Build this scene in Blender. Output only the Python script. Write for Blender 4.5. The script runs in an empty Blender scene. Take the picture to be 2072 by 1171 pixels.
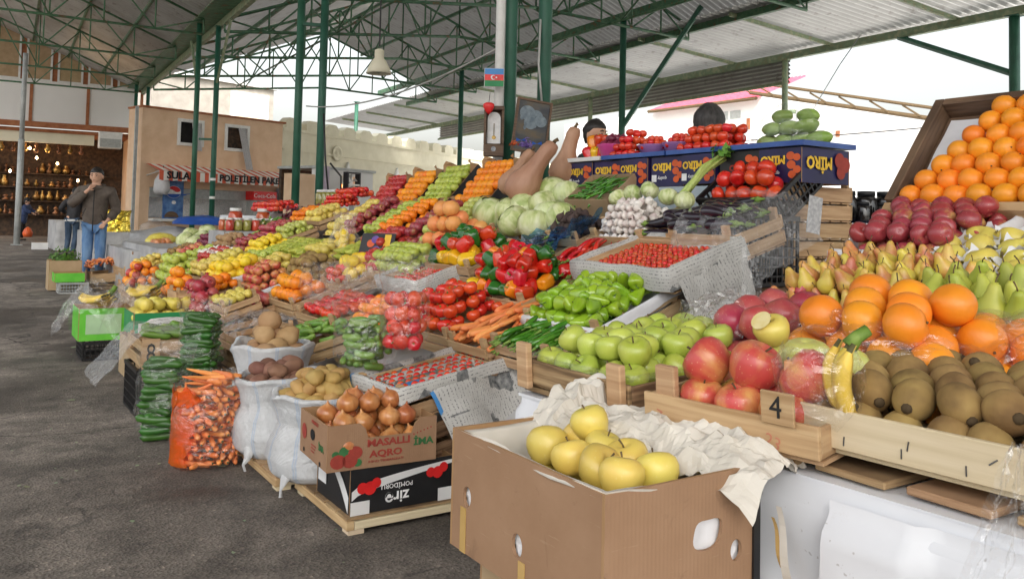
import bpy, bmesh, math, random
from mathutils import Vector as V, Matrix as M, noise
R = math.radians
sin, cos, pi = math.sin, math.cos, math.pi
rnd = random.Random(11)
S = bpy.context.scene
COL = S.collection

# ------------------------------------------------------------------ camera
FPX, PIT, ROL, YAW, CX, EYE = 1700.0, R(2.5), R(1.3), R(33), 1036.0, 1.15
CY = 446 - FPX * math.tan(PIT)
_f0 = V((sin(YAW), cos(YAW), 0)); _r0 = V((cos(YAW), -sin(YAW), 0)); _z = V((0, 0, 1))
_fw = _f0 * cos(PIT) + _z * sin(PIT); _u = _z * cos(PIT) - _f0 * sin(PIT)
_rt = _r0 * cos(ROL) + _u * sin(ROL); _up = _u * cos(ROL) - _r0 * sin(ROL)
cam = bpy.data.cameras.new('camera'); camo = bpy.data.objects.new('camera', cam); COL.objects.link(camo)
camo.matrix_world = M(((_rt.x, _up.x, -_fw.x, 0), (_rt.y, _up.y, -_fw.y, 0), (_rt.z, _up.z, -_fw.z, EYE), (0, 0, 0, 1)))
cam.sensor_width = 36; cam.lens = 36 * FPX / 2072
cam.shift_y = -(585.5 - CY) / 2072
cam.clip_start = 0.05; cam.clip_end = 3000
S.camera = camo


def ray(x, y):
    return _fw + _rt * ((x - CX) / FPX) - _up * ((y - CY) / FPX)


def at(x, y, t):
    return V((0, 0, EYE)) + ray(x, y) * t


def onp(x, y, a, b=0):
    "point where the sight line meets the sloping plane Z = a + bX"
    r = ray(x, y)
    return at(x, y, (a - EYE) / (r.z - b * r.x))


def onx(x, y, X):
    r = ray(x, y)
    return at(x, y, X / r.x)


def ony(x, y, Y):
    r = ray(x, y)
    return at(x, y, Y / r.y)


LA, LB = -0.416, 0.54


def onL(x, y, dz=0):
    return onp(x, y, LA + dz, LB)


def fr(p, tilt=0, yaw=0, roll=0):
    "frame at p: local x runs along the stall front towards the camera, local y into the stall, z up"
    return M.Translation(p) @ M.Rotation(R(-90 + yaw), 4, 'Z') @ M.Rotation(R(tilt), 4, 'X') @ M.Rotation(R(roll), 4, 'Y')


# ------------------------------------------------------------------ materials
MATS = {}


class NT:
    def __init__(s, m):
        s.t = m.node_tree; s.n = s.t.nodes; s.l = s.t.links
        s.b = s.n.get('Principled BSDF'); s.out = s.n.get('Material Output')

    def new(s, ty, **kw):
        n = s.n.new(ty)
        for k, v in kw.items():
            if k in n.inputs: n.inputs[k].default_value = v
            else: setattr(n, k, v)
        return n

    def link(s, a, b):
        s.l.new(a, b)

    def coord(s, scale=(1, 1, 1), kind='Object', rand=True):
        tc = s.new('ShaderNodeTexCoord'); mp = s.new('ShaderNodeMapping')
        mp.inputs['Scale'].default_value = scale
        s.link(tc.outputs[kind], mp.inputs['Vector'])
        if rand:
            oi = s.new('ShaderNodeObjectInfo'); ml = s.new('ShaderNodeMath', operation='MULTIPLY'); ml.inputs[1].default_value = 37.0
            s.link(oi.outputs['Random'], ml.inputs[0]); s.link(ml.outputs[0], mp.inputs['Location'])
        return mp.outputs[0]

    def noise(s, vec, scale, detail=3, rough=.55, dist=0):
        n = s.new('ShaderNodeTexNoise'); n.inputs['Scale'].default_value = scale; n.inputs['Detail'].default_value = detail
        n.inputs['Roughness'].default_value = rough; n.inputs['Distortion'].default_value = dist
        s.link(vec, n.inputs['Vector'])
        return n.outputs['Fac']

    def ramp(s, fac, stops, interp='LINEAR'):
        r = s.new('ShaderNodeValToRGB'); r.color_ramp.interpolation = interp
        e = r.color_ramp.elements
        while len(e) < len(stops): e.new(.5)
        for i, (p, c) in enumerate(stops):
            e[i].position = p; e[i].color = (*c, 1) if len(c) == 3 else c
        s.link(fac, r.inputs[0])
        return r.outputs[0]

    def mix(s, fac, a, b, blend='MIX'):
        m = s.new('ShaderNodeMix', data_type='RGBA', blend_type=blend)
        for i, v in ((0, fac), (6, a), (7, b)):
            if hasattr(v, 'links') or hasattr(v, 'is_linked'): s.link(v, m.inputs[i])
            else: m.inputs[i].default_value = v if i == 0 else (*v, 1)
        return m.outputs[2]

    def math(s, op, a, b=0.0):
        m = s.new('ShaderNodeMath', operation=op)
        for i, v in ((0, a), (1, b)):
            if hasattr(v, 'is_linked'): s.link(v, m.inputs[i])
            else: m.inputs[i].default_value = v
        return m.outputs[0]

    def bump(s, h, strength=.3, dist=.01):
        b = s.new('ShaderNodeBump'); b.inputs['Strength'].default_value = strength; b.inputs['Distance'].default_value = dist
        s.link(h, b.inputs['Height']); s.link(b.outputs[0], s.b.inputs['Normal'])
        return b

    def vary(s, col, amt=.25, hue=.02):
        oi = s.new('ShaderNodeObjectInfo'); h = s.new('ShaderNodeHueSaturation')
        a = s.math('MULTIPLY_ADD', oi.outputs['Random'], amt); a.node.inputs[2].default_value = 1 - amt / 2
        s.link(a, h.inputs['Value'])
        q = s.math('FRACT', s.math('MULTIPLY', oi.outputs['Random'], 7.31))
        b = s.math('MULTIPLY_ADD', q, hue); b.node.inputs[2].default_value = .5 - hue / 2
        s.link(b, h.inputs['Hue']); s.link(col, h.inputs['Color'])
        return h.outputs[0]


def newmat(name):
    m = bpy.data.materials.new(name); m.use_nodes = True; MATS[name] = m
    return m, NT(m)


def pm(name, cols, rough=.5, scale=6, aniso=(1, 1, 1), bump=0, bscale=60, bdist=.002, vary=0, hue=.02, spec=.5, coat=0, sss=0, metal=0, kind='Object', detail=3, lo=.35, hi=.65, rand=True):
    "noise driven colour between cols, optional bump and a change from one object to the next"
    m, n = newmat(name)
    v = n.coord(aniso, kind, rand)
    if len(cols) == 1: cols = [tuple(c * .88 for c in cols[0]), tuple(min(1, c * 1.12) for c in cols[0])]
    k = len(cols) - 1
    c = n.ramp(n.noise(v, scale, detail), [(lo + (hi - lo) * i / k, q) for i, q in enumerate(cols)])
    if vary: c = n.vary(c, vary, hue)
    n.link(c, n.b.inputs['Base Color'])
    n.b.inputs['Roughness'].default_value = rough
    n.b.inputs['Specular IOR Level'].default_value = spec
    n.b.inputs['Metallic'].default_value = metal
    if coat: n.b.inputs['Coat Weight'].default_value = coat; n.b.inputs['Coat Roughness'].default_value = .12
    if sss:
        n.b.inputs['Subsurface Weight'].default_value = sss; n.b.inputs['Subsurface Radius'].default_value = (.01, .006, .003); n.b.inputs['Subsurface Scale'].default_value = 1
    if bump: n.bump(n.noise(v, bscale, 2), bump, bdist)
    return m


def emit(name, col, st):
    m, n = newmat(name); n.b.inputs['Base Color'].default_value = (*col, 1)
    n.b.inputs['Emission Color'].default_value = (*col, 1); n.b.inputs['Emission Strength'].default_value = st
    return m


# ------------------------------------------------------------------ mesh helpers
def box(bm, a, b, mi=0, T=None, bv=0):
    x0, y0, z0 = a; x1, y1, z1 = b
    vs = [bm.verts.new((x, y, z)) for x in (x0, x1) for y in (y0, y1) for z in (z0, z1)]
    if T is not None:
        for v in vs: v.co = T @ v.co
    F = [(0, 1, 3, 2), (4, 6, 7, 5), (0, 4, 5, 1), (2, 3, 7, 6), (0, 2, 6, 4), (1, 5, 7, 3)]
    fs = []
    for q in F:
        f = bm.faces.new([vs[i] for i in q]); f.material_index = mi; fs.append(f)
    if bv:
        bmesh.ops.bevel(bm, geom=list({e for f in fs for e in f.edges}), offset=bv, segments=1, affect='EDGES', clamp_overlap=True, material=-1)
    return fs


def tube(bm, pts, rad, n=8, mi=0, cap=True):
    pts = [V(p) for p in pts]
    if not hasattr(rad, '__len__'): rad = [rad] * len(pts)
    d0 = (pts[1] - pts[0]).normalized()
    a = d0.orthogonal().normalized()
    rings = []
    for i, p in enumerate(pts):
        d = (pts[min(i + 1, len(pts) - 1)] - pts[max(i - 1, 0)]).normalized()
        a = (a - d * a.dot(d)).normalized(); b = d.cross(a)
        rings.append([bm.verts.new(p + (a * cos(2 * pi * k / n) + b * sin(2 * pi * k / n)) * rad[i]) for k in range(n)])
    for i in range(len(rings) - 1):
        for k in range(n):
            f = bm.faces.new((rings[i][k], rings[i][(k + 1) % n], rings[i + 1][(k + 1) % n], rings[i + 1][k])); f.material_index = mi
    if cap:
        f = bm.faces.new(rings[0][::-1]); f.material_index = mi
        f = bm.faces.new(rings[-1]); f.material_index = mi
    return rings


def lathe(bm, prof, n=16, fn=None, mi=None, closed=True):
    "profile of (r, z) turned about z; r = 0 makes a pole; fn(v, angle, t) may move each vertex"
    rings = []
    for j, (r, z) in enumerate(prof):
        if r < 1e-6:
            rings.append([bm.verts.new((0, 0, z))]); ang = [0]
        else:
            rings.append([bm.verts.new((r * cos(2 * pi * k / n), r * sin(2 * pi * k / n), z)) for k in range(n)])
        if fn:
            for k, v in enumerate(rings[-1]): fn(v, 2 * pi * k / n, j / (len(prof) - 1))
    for j in range(len(rings) - 1):
        A, B = rings[j], rings[j + 1]
        m_ = mi[j] if mi else 0
        if len(A) == 1 and len(B) == 1: continue
        for k in range(n):
            k2 = (k + 1) % n
            if len(A) == 1: f = bm.faces.new((A[0], B[k2], B[k]))
            elif len(B) == 1: f = bm.faces.new((A[k], A[k2], B[0]))
            else: f = bm.faces.new((A[k], A[k2], B[k2], B[k]))
            f.material_index = m_
    return rings


def mesh(name, bm, mats, smooth=True):
    me = bpy.data.meshes.new(name)
    bmesh.ops.recalc_face_normals(bm, faces=bm.faces)
    bm.to_mesh(me); bm.free()
    for m in (mats if isinstance(mats, (list, tuple)) else [mats]):
        me.materials.append(MATS[m] if isinstance(m, str) else m)
    if smooth: me.polygons.foreach_set('use_smooth', [True] * len(me.polygons))
    return me


def put(name, me, T=None, parent=None):
    o = bpy.data.objects.new(name, me); COL.objects.link(o)
    if parent is not None: o.parent = parent
    if T is not None: o.matrix_local = T
    return o


def obj(name, bm, mats, parent=None, T=None, smooth=False):
    return put(name, mesh(name, bm, mats, smooth), T, parent)


def tag(o, label=None, cat=None, group=None, kind=None):
    if label: o['label'] = label
    if cat: o['category'] = cat
    if group: o['group'] = group
    if kind: o['kind'] = kind
    return o


def thing(name, T, label, cat, group=None):
    o = bpy.data.objects.new(name, None); COL.objects.link(o); o.empty_display_size = .1
    o.matrix_world = T if isinstance(T, M) else M.Translation(T)
    return tag(o, label, cat, group)


def sheet(bm, nx, ny, fn, mi=0, thick=0):
    g = [[bm.verts.new(fn(i / nx, j / ny)) for j in range(ny + 1)] for i in range(nx + 1)]
    for i in range(nx):
        for j in range(ny):
            f = bm.faces.new((g[i][j], g[i + 1][j], g[i + 1][j + 1], g[i][j + 1])); f.material_index = mi
    return g


def nz(p, s=1.0, seed=0):
    return noise.noise(V(p) * s + V((seed * 7.1, seed * 3.3, seed * 1.7)))


def text(name, body, size, mat, parent, T, extrude=.0012, align='CENTER', bold=0, sx=1.0):
    cu = bpy.data.curves.new(name, 'FONT'); cu.body = body; cu.size = size; cu.extrude = extrude; cu.align_x = align; cu.align_y = 'CENTER'
    cu.offset = bold; cu.resolution_u = 2
    o = bpy.data.objects.new(name, cu)
    COL.objects.link(o)
    dg = bpy.context.evaluated_depsgraph_get()
    me = bpy.data.meshes.new_from_object(o.evaluated_get(dg)); bpy.data.objects.remove(o)
    me.materials.clear(); me.materials.append(MATS[mat])
    return put(name, me, T @ M.Diagonal((sx, 1, 1, 1)), parent)
# ------------------------------------------------------------------ produce and surface materials
def apple_mat(name, base, blush, lo, hi, stripes=True, rough=.32, vary=.2):
    m, n = newmat(name)
    v = n.coord((1, 1, .35) if stripes else (1, 1, 1))
    f = n.noise(v, 30 if stripes else 14, 4, .6)
    v2 = n.coord(); g = n.noise(v2, 9, 2)
    f2 = n.math('ADD', n.math('MULTIPLY', f, .45), n.math('MULTIPLY', g, .55))
    c = n.ramp(f2, [(lo, base), (hi, blush)])
    sp = n.new('ShaderNodeTexVoronoi'); sp.inputs['Scale'].default_value = 130; n.link(v2, sp.inputs['Vector'])
    dot = n.ramp(sp.outputs['Distance'], [(.10, (1, 1, 1)), (.2, (0, 0, 0))])
    c = n.mix(n.math('MULTIPLY', dot, .25), c, (.8, .7, .4))
    n.link(n.vary(c, vary, .015), n.b.inputs['Base Color'])
    n.b.inputs['Roughness'].default_value = rough; n.b.inputs['Coat Weight'].default_value = .25; n.b.inputs['Coat Roughness'].default_value = .2
    return m


apple_mat('green_apple', (.36, .46, .05), (.55, .60, .12), .35, .68, False)
apple_mat('red_apple', (.60, .34, .10), (.45, .03, .035), .36, .52)
apple_mat('pink_apple', (.70, .42, .12), (.55, .07, .06), .36, .56)
apple_mat('crimson_apple', (.42, .02, .02), (.55, .05, .04), .35, .65)
apple_mat('yellow_apple', (.74, .60, .13), (.70, .47, .10), .42, .72, False, .4, .25)
apple_mat('wine_apple', (.55, .34, .10), (.34, .045, .055), .34, .47)
apple_mat('pomegranate', (.40, .03, .06), (.50, .14, .10), .42, .66, False, .38, .3)
apple_mat('quince', (.70, .58, .10), (.62, .52, .12), .4, .7, False, .45)
apple_mat('lime_apple', (.42, .50, .07), (.60, .58, .18), .35, .65, False)
pm('orange', [(.86, .25, .012), (.92, .33, .02)], .42, 4, bump=.35, bscale=220, bdist=.001, vary=.16, hue=.02, coat=.1)
pm('tangerine', [(.88, .22, .01), (.92, .30, .015)], .4, 4, bump=.3, bscale=200, bdist=.001, vary=.16)
pm('grapefruit', [(.80, .28, .08), (.85, .36, .12)], .45, 4, bump=.3, bscale=200, bdist=.001, vary=.12)
pm('lemon', [(.85, .58, .02), (.88, .66, .05)], .4, 4, bump=.3, bscale=200, bdist=.001, vary=.12)
pm('tomato', [(.62, .03, .012), (.72, .06, .02)], .22, 6, vary=.25, hue=.02, coat=.4)
pm('kiwi', [(.17, .10, .035), (.28, .175, .06), (.38, .26, .09)], .85, 14, (1, 1, 1), bump=.5, bscale=260, bdist=.001, vary=.2)
pm('kiwi_tip', [(.07, .045, .02)], .9, 30)
pm('potato', [(.34, .20, .09), (.46, .30, .15)], .75, 9, bump=.4, bscale=70, bdist=.002, vary=.2)
pm('red_potato', [(.17, .075, .05), (.27, .14, .09)], .75, 9, bump=.4, bscale=70, bdist=.002, vary=.25)
pm('gold_potato', [(.40, .23, .07), (.55, .37, .13)], .7, 9, bump=.4, bscale=70, bdist=.002, vary=.2)
pm('onion', [(.42, .13, .04), (.55, .21, .07), (.66, .32, .13)], .28, 22, (1, 1, .12), bump=.15, bscale=60, vary=.2, coat=.3)
pm('red_onion', [(.13, .01, .03), (.24, .03, .07)], .3, 20, (1, 1, .15), vary=.3)
pm('garlic', [(.62, .50, .48), (.80, .74, .68), (.84, .80, .75)], .55, 18, (1, 1, .15), vary=.12)
pm('cabbage', [(.36, .46, .14), (.60, .66, .32), (.74, .78, .50)], .45, 16, (1, 1, .3), bump=.9, bscale=26, bdist=.012, vary=.12)
pm('pumpkin', [(.36, .19, .11), (.47, .27, .17)], .55, 10, (1, 1, .3), bump=.25, bscale=45, bdist=.003, vary=.1)
pm('cucumber', [(.02, .085, .012), (.045, .15, .02)], .35, 30, (.2, 1, 1), bump=.3, bscale=90, bdist=.002, vary=.3)
pm('light_cucumber', [(.10, .24, .03), (.20, .34, .06)], .32, 30, (.2, 1, 1), bump=.2, bscale=90, bdist=.002, vary=.3)
pm('squash_skin', [(.20, .33, .05), (.32, .44, .10)], .35, 8, bump=.2, bscale=60, vary=.2)
pm('carrot', [(.78, .22, .05), (.85, .33, .11)], .5, 40, (.15, 1, 1), bump=.3, bscale=60, bdist=.0015, vary=.15)
pm('bell_green', [(.22, .40, .012), (.34, .52, .03)], .2, 8, vary=.2, coat=.5)
pm('bell_dark', [(.012, .10, .01), (.03, .16, .015)], .18, 8, vary=.2, coat=.5)
pm('bell_red', [(.55, .012, .008), (.65, .03, .012)], .18, 8, vary=.2, coat=.5)
pm('bell_yellow', [(.85, .48, .008), (.88, .56, .02)], .2, 8, vary=.12, coat=.5)
pm('bell_orange', [(.85, .24, .01), (.88, .30, .015)], .2, 8, vary=.12, coat=.5)
pm('long_pepper', [(.035, .16, .008), (.08, .26, .02)], .22, 10, vary=.35, coat=.4)
pm('chili_red', [(.55, .01, .008), (.65, .03, .012)], .2, 10, vary=.25, coat=.4)
pm('stem_green', [(.10, .20, .02), (.22, .33, .06)], .6, 30)
pm('stem_brown', [(.08, .05, .02), (.14, .09, .04)], .8, 30)
pm('eggplant', [(.008, .004, .010), (.016, .006, .018)], .16, 8, vary=.2, coat=.6)
pm('pear_green', [(.36, .42, .05), (.50, .52, .09)], .42, 10, bump=.15, bscale=120, bdist=.001, vary=.2)
apple_mat('pear_blush', (.68, .55, .08), (.55, .16, .08), .42, .60, False, .4)
pm('banana', [(.72, .50, .04), (.80, .60, .09)], .45, 8, (.4, 1, 1), vary=.12)
pm('banana_tip', [(.10, .09, .03)], .7, 10)
pm('beet', [(.045, .028, .025), (.09, .06, .05)], .85, 14, bump=.5, bscale=50, bdist=.003, vary=.3)
pm('celery', [(.30, .42, .08), (.50, .58, .18)], .4, 40, (1, 1, .1), vary=.2)
pm('leafy', [(.05, .16, .015), (.12, .28, .03)], .5, 20, vary=.3)
pm('radicchio', [(.10, .01, .025), (.20, .03, .05), (.5, .35, .35)], .45, 26, vary=.2, hi=.8)
# surfaces
pm('pale_wood', [(.40, .245, .12), (.48, .31, .165), (.56, .385, .215)], .7, 3, (1.2, 1.2, 22), bump=.25, bscale=12, bdist=.002, vary=.22, hue=.015)
pm('raw_wood', [(.64, .52, .34), (.72, .60, .42)], .65, 3, (1.2, 1.2, 30), bump=.2, bscale=14, bdist=.001, vary=.08)
pm('old_wood', [(.16, .09, .045), (.34, .21, .11), (.46, .31, .17)], .8, 3, (1.5, 1.5, 24), bump=.35, bscale=14, bdist=.002, vary=.3)
pm('frame_wood', [(.09, .05, .03), (.17, .10, .06)], .6, 4, (1.5, 1.5, 20), bump=.2, bscale=14, vary=.1)
pm('orange_wood', [(.60, .24, .08), (.70, .33, .13)], .65, 3, (8, 8, 1.2), bump=.2, bscale=20)
def cardboard():
    m, n = newmat('cardboard'); v = n.coord()
    c = n.ramp(n.noise(v, 5, 4, .6), [(.3, (.285, .165, .09)), (.5, (.33, .195, .108)), (.7, (.37, .225, .13))])
    st = n.ramp(n.noise(v, 11, 5, .7, 1), [(.60, (0, 0, 0)), (.70, (.5, .5, .5))])
    c = n.mix(st, c, (.21, .12, .065))
    sc = n.ramp(n.noise(n.coord((14, 14, 160)), 1, 3), [(.68, (0, 0, 0)), (.74, (.35, .35, .35))]); c = n.mix(sc, c, (.46, .31, .19))
    n.link(n.vary(c, .08, .01), n.b.inputs['Base Color']); n.b.inputs['Roughness'].default_value = .8
    w = n.new('ShaderNodeTexWave'); w.bands_direction = 'X'; w.inputs['Scale'].default_value = 42; w.inputs['Distortion'].default_value = .6
    ad = n.new('ShaderNodeVectorMath', operation='MULTIPLY'); ad.inputs[1].default_value = (1, 1, .0); n.link(v, ad.inputs[0]); n.link(ad.outputs[0], w.inputs['Vector'])
    n.bump(n.math('ADD', n.math('MULTIPLY', w.outputs['Fac'], .12), n.math('ADD', n.noise(v, 7, 3), n.math('MULTIPLY', n.noise(v, 60, 2), .25))), .35, .006)


cardboard()
pm('card_edge', [(.22, .13, .07)], .9, 200)
pm('card_inside', [(.35, .20, .09), (.40, .24, .12)], .85, 5)
pm('tan_card', [(.38, .27, .15), (.46, .33, .20)], .8, 5, vary=.1)
pm('parcel_tape', [(.50, .32, .10), (.58, .38, .14)], .25, 12, coat=.4)
pm('card_black', [(.008, .008, .009), (.02, .02, .022)], .45, 6, vary=.1)
pm('card_white', [(.68, .68, .68), (.78, .78, .77)], .6, 6)
pm('card_green', [(.01, .22, .07), (.02, .28, .09)], .5, 6)
pm('card_lime', [(.10, .50, .03), (.16, .58, .05)], .5, 6)
pm('card_purple', [(.012, .010, .055), (.022, .016, .09)], .4, 6, vary=.15)
pm('print_red', [(.34, .045, .03)], .7, 40)
pm('bright_red', [(.70, .02, .02)], .4, 10)
pm('print_green', [(.04, .16, .05)], .7, 40)
pm('print_orange', [(.62, .10, .02)], .5, 10)
pm('print_yellow', [(.80, .50, .03)], .5, 10)
pm('print_blue', [(.02, .10, .45)], .5, 10)
pm('white_ink', [(.85, .85, .85)], .5, 10)
pm('black_ink', [(.012, .012, .014)], .6, 10)
pm('pen_red', [(.50, .20, .12)], .7, 10)
pm('black_plastic', [(.008, .008, .009), (.016, .016, .018)], .38, 20, vary=.1)
pm('grey_plastic', [(.34, .36, .35), (.44, .45, .44)], .5, 10)
pm('blue_plastic', [(.03, .08, .30), (.05, .12, .38)], .3, 8)
pm('pink_plastic', [(.52, .05, .24), (.60, .08, .30)], .3, 8, coat=.3)
pm('lilac_plastic', [(.30, .14, .34), (.36, .18, .40)], .3, 8, coat=.3)
pm('white_paper', [(.68, .68, .70), (.78, .78, .80)], .7, 9, bump=.4, bscale=14, bdist=.01)
pm('cream_paper', [(.58, .54, .47), (.70, .66, .59)], .75, 8, bump=.5, bscale=16, bdist=.012)
pm('steel', [(.10, .105, .115), (.2, .2, .21)], .35, 30, metal=.8)
pm('green_paint', [(.015, .085, .05), (.03, .13, .08)], .5, 4, (1, 1, .5), bump=.2, bscale=30, vary=.2)
pm('old_green_paint', [(.16, .09, .045), (.05, .15, .08), (.10, .20, .11)], .55, 5, (1, 1, 1), vary=.3, lo=.28, hi=.62)
pm('pale_green_paint', [(.24, .25, .14), (.20, .28, .17), (.34, .36, .22)], .55, 5, vary=.2)
pm('teal_paint', [(.04, .17, .19), (.07, .24, .26)], .5, 6)
pm('grey_paint', [(.34, .36, .36), (.44, .46, .45)], .5, 6)
pm('peach_wall', [(.70, .48, .31), (.79, .57, .39)], .85, 2, bump=.15, bscale=40, kind='Object', rand=False)
pm('cream_wall', [(.70, .66, .50), (.78, .74, .58)], .85, 2, rand=False)
pm('white_wall', [(.74, .74, .73), (.80, .80, .79)], .8, .4, rand=False)
pm('rust_trim', [(.30, .10, .04), (.40, .16, .07)], .8, 5)
pm('red_roof', [(.55, .06, .10), (.65, .10, .15)], .5, 5)
pm('dark_void', [(.006, .005, .005), (.014, .012, .012)], .9, 6)
pm('shop_brown', [(.02, .012, .007), (.05, .027, .014), (.09, .05, .025)], .7, 7)
pm('brass', [(.20, .12, .04), (.42, .27, .10)], .4, 20, metal=.8, vary=.9)
pm('copper', [(.12, .06, .035), (.30, .15, .08)], .45, 20, metal=.7, vary=.9)
pm('skin', [(.52, .29, .19), (.60, .36, .25)], .55, 10, sss=.1)
pm('hair', [(.010, .008, .007), (.02, .016, .014)], .5, 60)
pm('grey_hair', [(.016, .014, .014), (.05, .046, .044)], .55, 60, (1, 1, .3))
pm('jacket_brown', [(.075, .058, .046), (.115, .092, .075)], .75, 12, bump=.4, bscale=25, bdist=.01)
pm('jacket_black', [(.012, .012, .015), (.025, .024, .028)], .7, 12, bump=.4, bscale=25, bdist=.01)
pm('coat_blue', [(.020, .04, .11), (.035, .06, .15)], .75, 12, bump=.4, bscale=25, bdist=.01)
pm('jeans', [(.07, .16, .33), (.16, .29, .48)], .8, 9, (1, 1, .4), bump=.3, bscale=40)
pm('dark_jeans', [(.025, .05, .09), (.06, .10, .16)], .8, 9, (1, 1, .4), bump=.3, bscale=40)
pm('black_cloth', [(.01, .01, .011), (.02, .02, .022)], .85, 12)
pm('shoe', [(.012, .011, .01)], .4, 12)
pm('bag_fabric', [(.40, .40, .42), (.62, .62, .62)], .8, 50)
pm('gold_foil', [(.75, .50, .04), (.85, .68, .12)], .22, 9, metal=.9, bump=.9, bscale=9, bdist=.03)
pm('silver_foil', [(.6, .6, .62), (.8, .8, .8)], .2, 20, metal=.9, bump=1, bscale=34, bdist=.02)
pm('grey_sheet', [(.34, .34, .35), (.50, .50, .50)], .45, 3, bump=.5, bscale=8, bdist=.04)
pm('yellow_bag', [(.62, .50, .06), (.70, .60, .14)], .4, 6, bump=.5, bscale=14, bdist=.03)
pm('blue_tarp', [(.02, .08, .35)], .4, 6, bump=.5, bscale=14, bdist=.03)
pm('tomato_jar', [(.40, .05, .02), (.52, .09, .03)], .1, 9, vary=.4, coat=.6)
pm('pickle_jar', [(.20, .19, .03), (.34, .30, .07)], .1, 30, vary=.5, coat=.6)
pm('dark_jar', [(.012, .010, .010)], .1, 9, coat=.6)
pm('wire', [(.45, .45, .43)], .5, 5)
pm('dark_wire', [(.02, .02, .02)], .5, 5)
pm('violet', [(.12, .06, .30), (.22, .14, .42)], .6, 20)
pm('grey_render', [(.34, .31, .27), (.42, .39, .34)], .85, 2, rand=False)
pm('eye_white', [(.38, .35, .32)], .4)
pm('white_plastic', [(.70, .70, .68), (.78, .78, .76)], .4, 8)


def asphalt():
    m, n = newmat('asphalt')
    v = n.coord((1, 1, 1), 'Object', False)
    big = n.noise(v, .55, 5, .6, .6); mid = n.noise(v, 4.5, 5, .65); fine = n.noise(v, 120, 3, .7)
    c = n.ramp(big, [(.36, (.085, .073, .061)), (.48, (.20, .172, .146)), (.60, (.33, .287, .245))])
    c = n.mix(n.ramp(mid, [(.4, (0, 0, 0)), (.66, (.85, .85, .85))]), c, (.085, .073, .062))
    wet = n.ramp(n.noise(v, .75, 5, .55, .8), [(.52, (0, 0, 0)), (.60, (1, 1, 1))])
    c = n.mix(n.math('MULTIPLY', wet, .62), c, (.045, .038, .033))
    gr = n.new('ShaderNodeTexVoronoi'); gr.inputs['Scale'].default_value = 95; n.link(v, gr.inputs['Vector'])
    sp = n.ramp(gr.outputs['Color'], [(.0, (.40, .40, .40)), (.6, (1, 1, 1)), (.88, (1.2, 1.2, 1.16)), (1, (2.6, 2.5, 2.4))])
    c = n.mix(.75, c, sp, 'MULTIPLY')
    cr = n.new('ShaderNodeTexVoronoi'); cr.feature = 'DISTANCE_TO_EDGE'; cr.inputs['Scale'].default_value = .9
    wv = n.new('ShaderNodeVectorMath', operation='ADD'); n.link(v, wv.inputs[0]); nn = n.new('ShaderNodeTexNoise'); nn.inputs['Scale'].default_value = 2.2; n.link(v, nn.inputs['Vector']); n.link(nn.outputs['Color'], wv.inputs[1]); n.link(wv.outputs[0], cr.inputs['Vector'])
    cf = n.ramp(cr.outputs['Distance'], [(.004, (1, 1, 1)), (.016, (0, 0, 0))])
    c = n.mix(n.math('MULTIPLY', cf, n.ramp(big, [(.45, (0, 0, 0)), (.55, (.8, .8, .8))])), c, (.018, .016, .015))
    n.link(c, n.b.inputs['Base Color'])
    n.link(n.math('MULTIPLY_ADD', wet, -.28), n.b.inputs['Roughness']); n.b.inputs['Roughness'].links[0].from_node.inputs[2].default_value = .85
    h = n.math('ADD', n.math('MULTIPLY', fine, .5), n.math('ADD', gr.outputs['Distance'], n.math('MULTIPLY', mid, 1.2)))
    n.bump(h, .55, .006)


asphalt()


def film(name, base, rough=.08, tint=(1, 1, 1), bscale=22, bstr=.9, white=.05):
    "thin clear plastic: mostly see-through, with a mirror-like sheen broken by creases"
    m, n = newmat(name)
    v = n.coord()
    tr = n.new('ShaderNodeBsdfTransparent'); tr.inputs[0].default_value = (*tint, 1)
    gl = n.new('ShaderNodeBsdfGlossy'); gl.inputs['Roughness'].default_value = rough; gl.inputs[0].default_value = (.85, .85, .85, 1)
    df = n.new('ShaderNodeBsdfDiffuse'); df.inputs[0].default_value = (.8 * tint[0], .8 * tint[1], .82 * tint[2], 1)
    lw = n.new('ShaderNodeLayerWeight'); lw.inputs[0].default_value = .25
    b = n.new('ShaderNodeBump'); b.inputs['Strength'].default_value = bstr * .7; b.inputs['Distance'].default_value = .016
    n.link(n.noise(v, bscale, 3, .6, 1.5), b.inputs['Height'])
    for q in (gl, df): n.link(b.outputs[0], q.inputs['Normal'])
    n.link(b.outputs[0], lw.inputs['Normal'])
    fac = n.math('MULTIPLY_ADD', n.math('POWER', lw.outputs['Facing'], 2.6), .62); fac.node.inputs[2].default_value = base
    m1 = n.new('ShaderNodeMixShader'); n.link(fac, m1.inputs[0]); n.link(tr.outputs[0], m1.inputs[1]); n.link(gl.outputs[0], m1.inputs[2])
    m2 = n.new('ShaderNodeMixShader'); m2.inputs[0].default_value = white; n.link(m1.outputs[0], m2.inputs[1]); n.link(df.outputs[0], m2.inputs[2])
    n.link(m2.outputs[0], n.out.inputs['Surface'])
    return m


film('clear_film', .085, .05, white=.015)
film('milky_film', .08, .12, white=.07)
film('blue_film', .10, .12, (.25, .55, .9), white=.06)
film('window_glass', .12, .03, (.8, .85, .85), 2, .02, 0)


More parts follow.
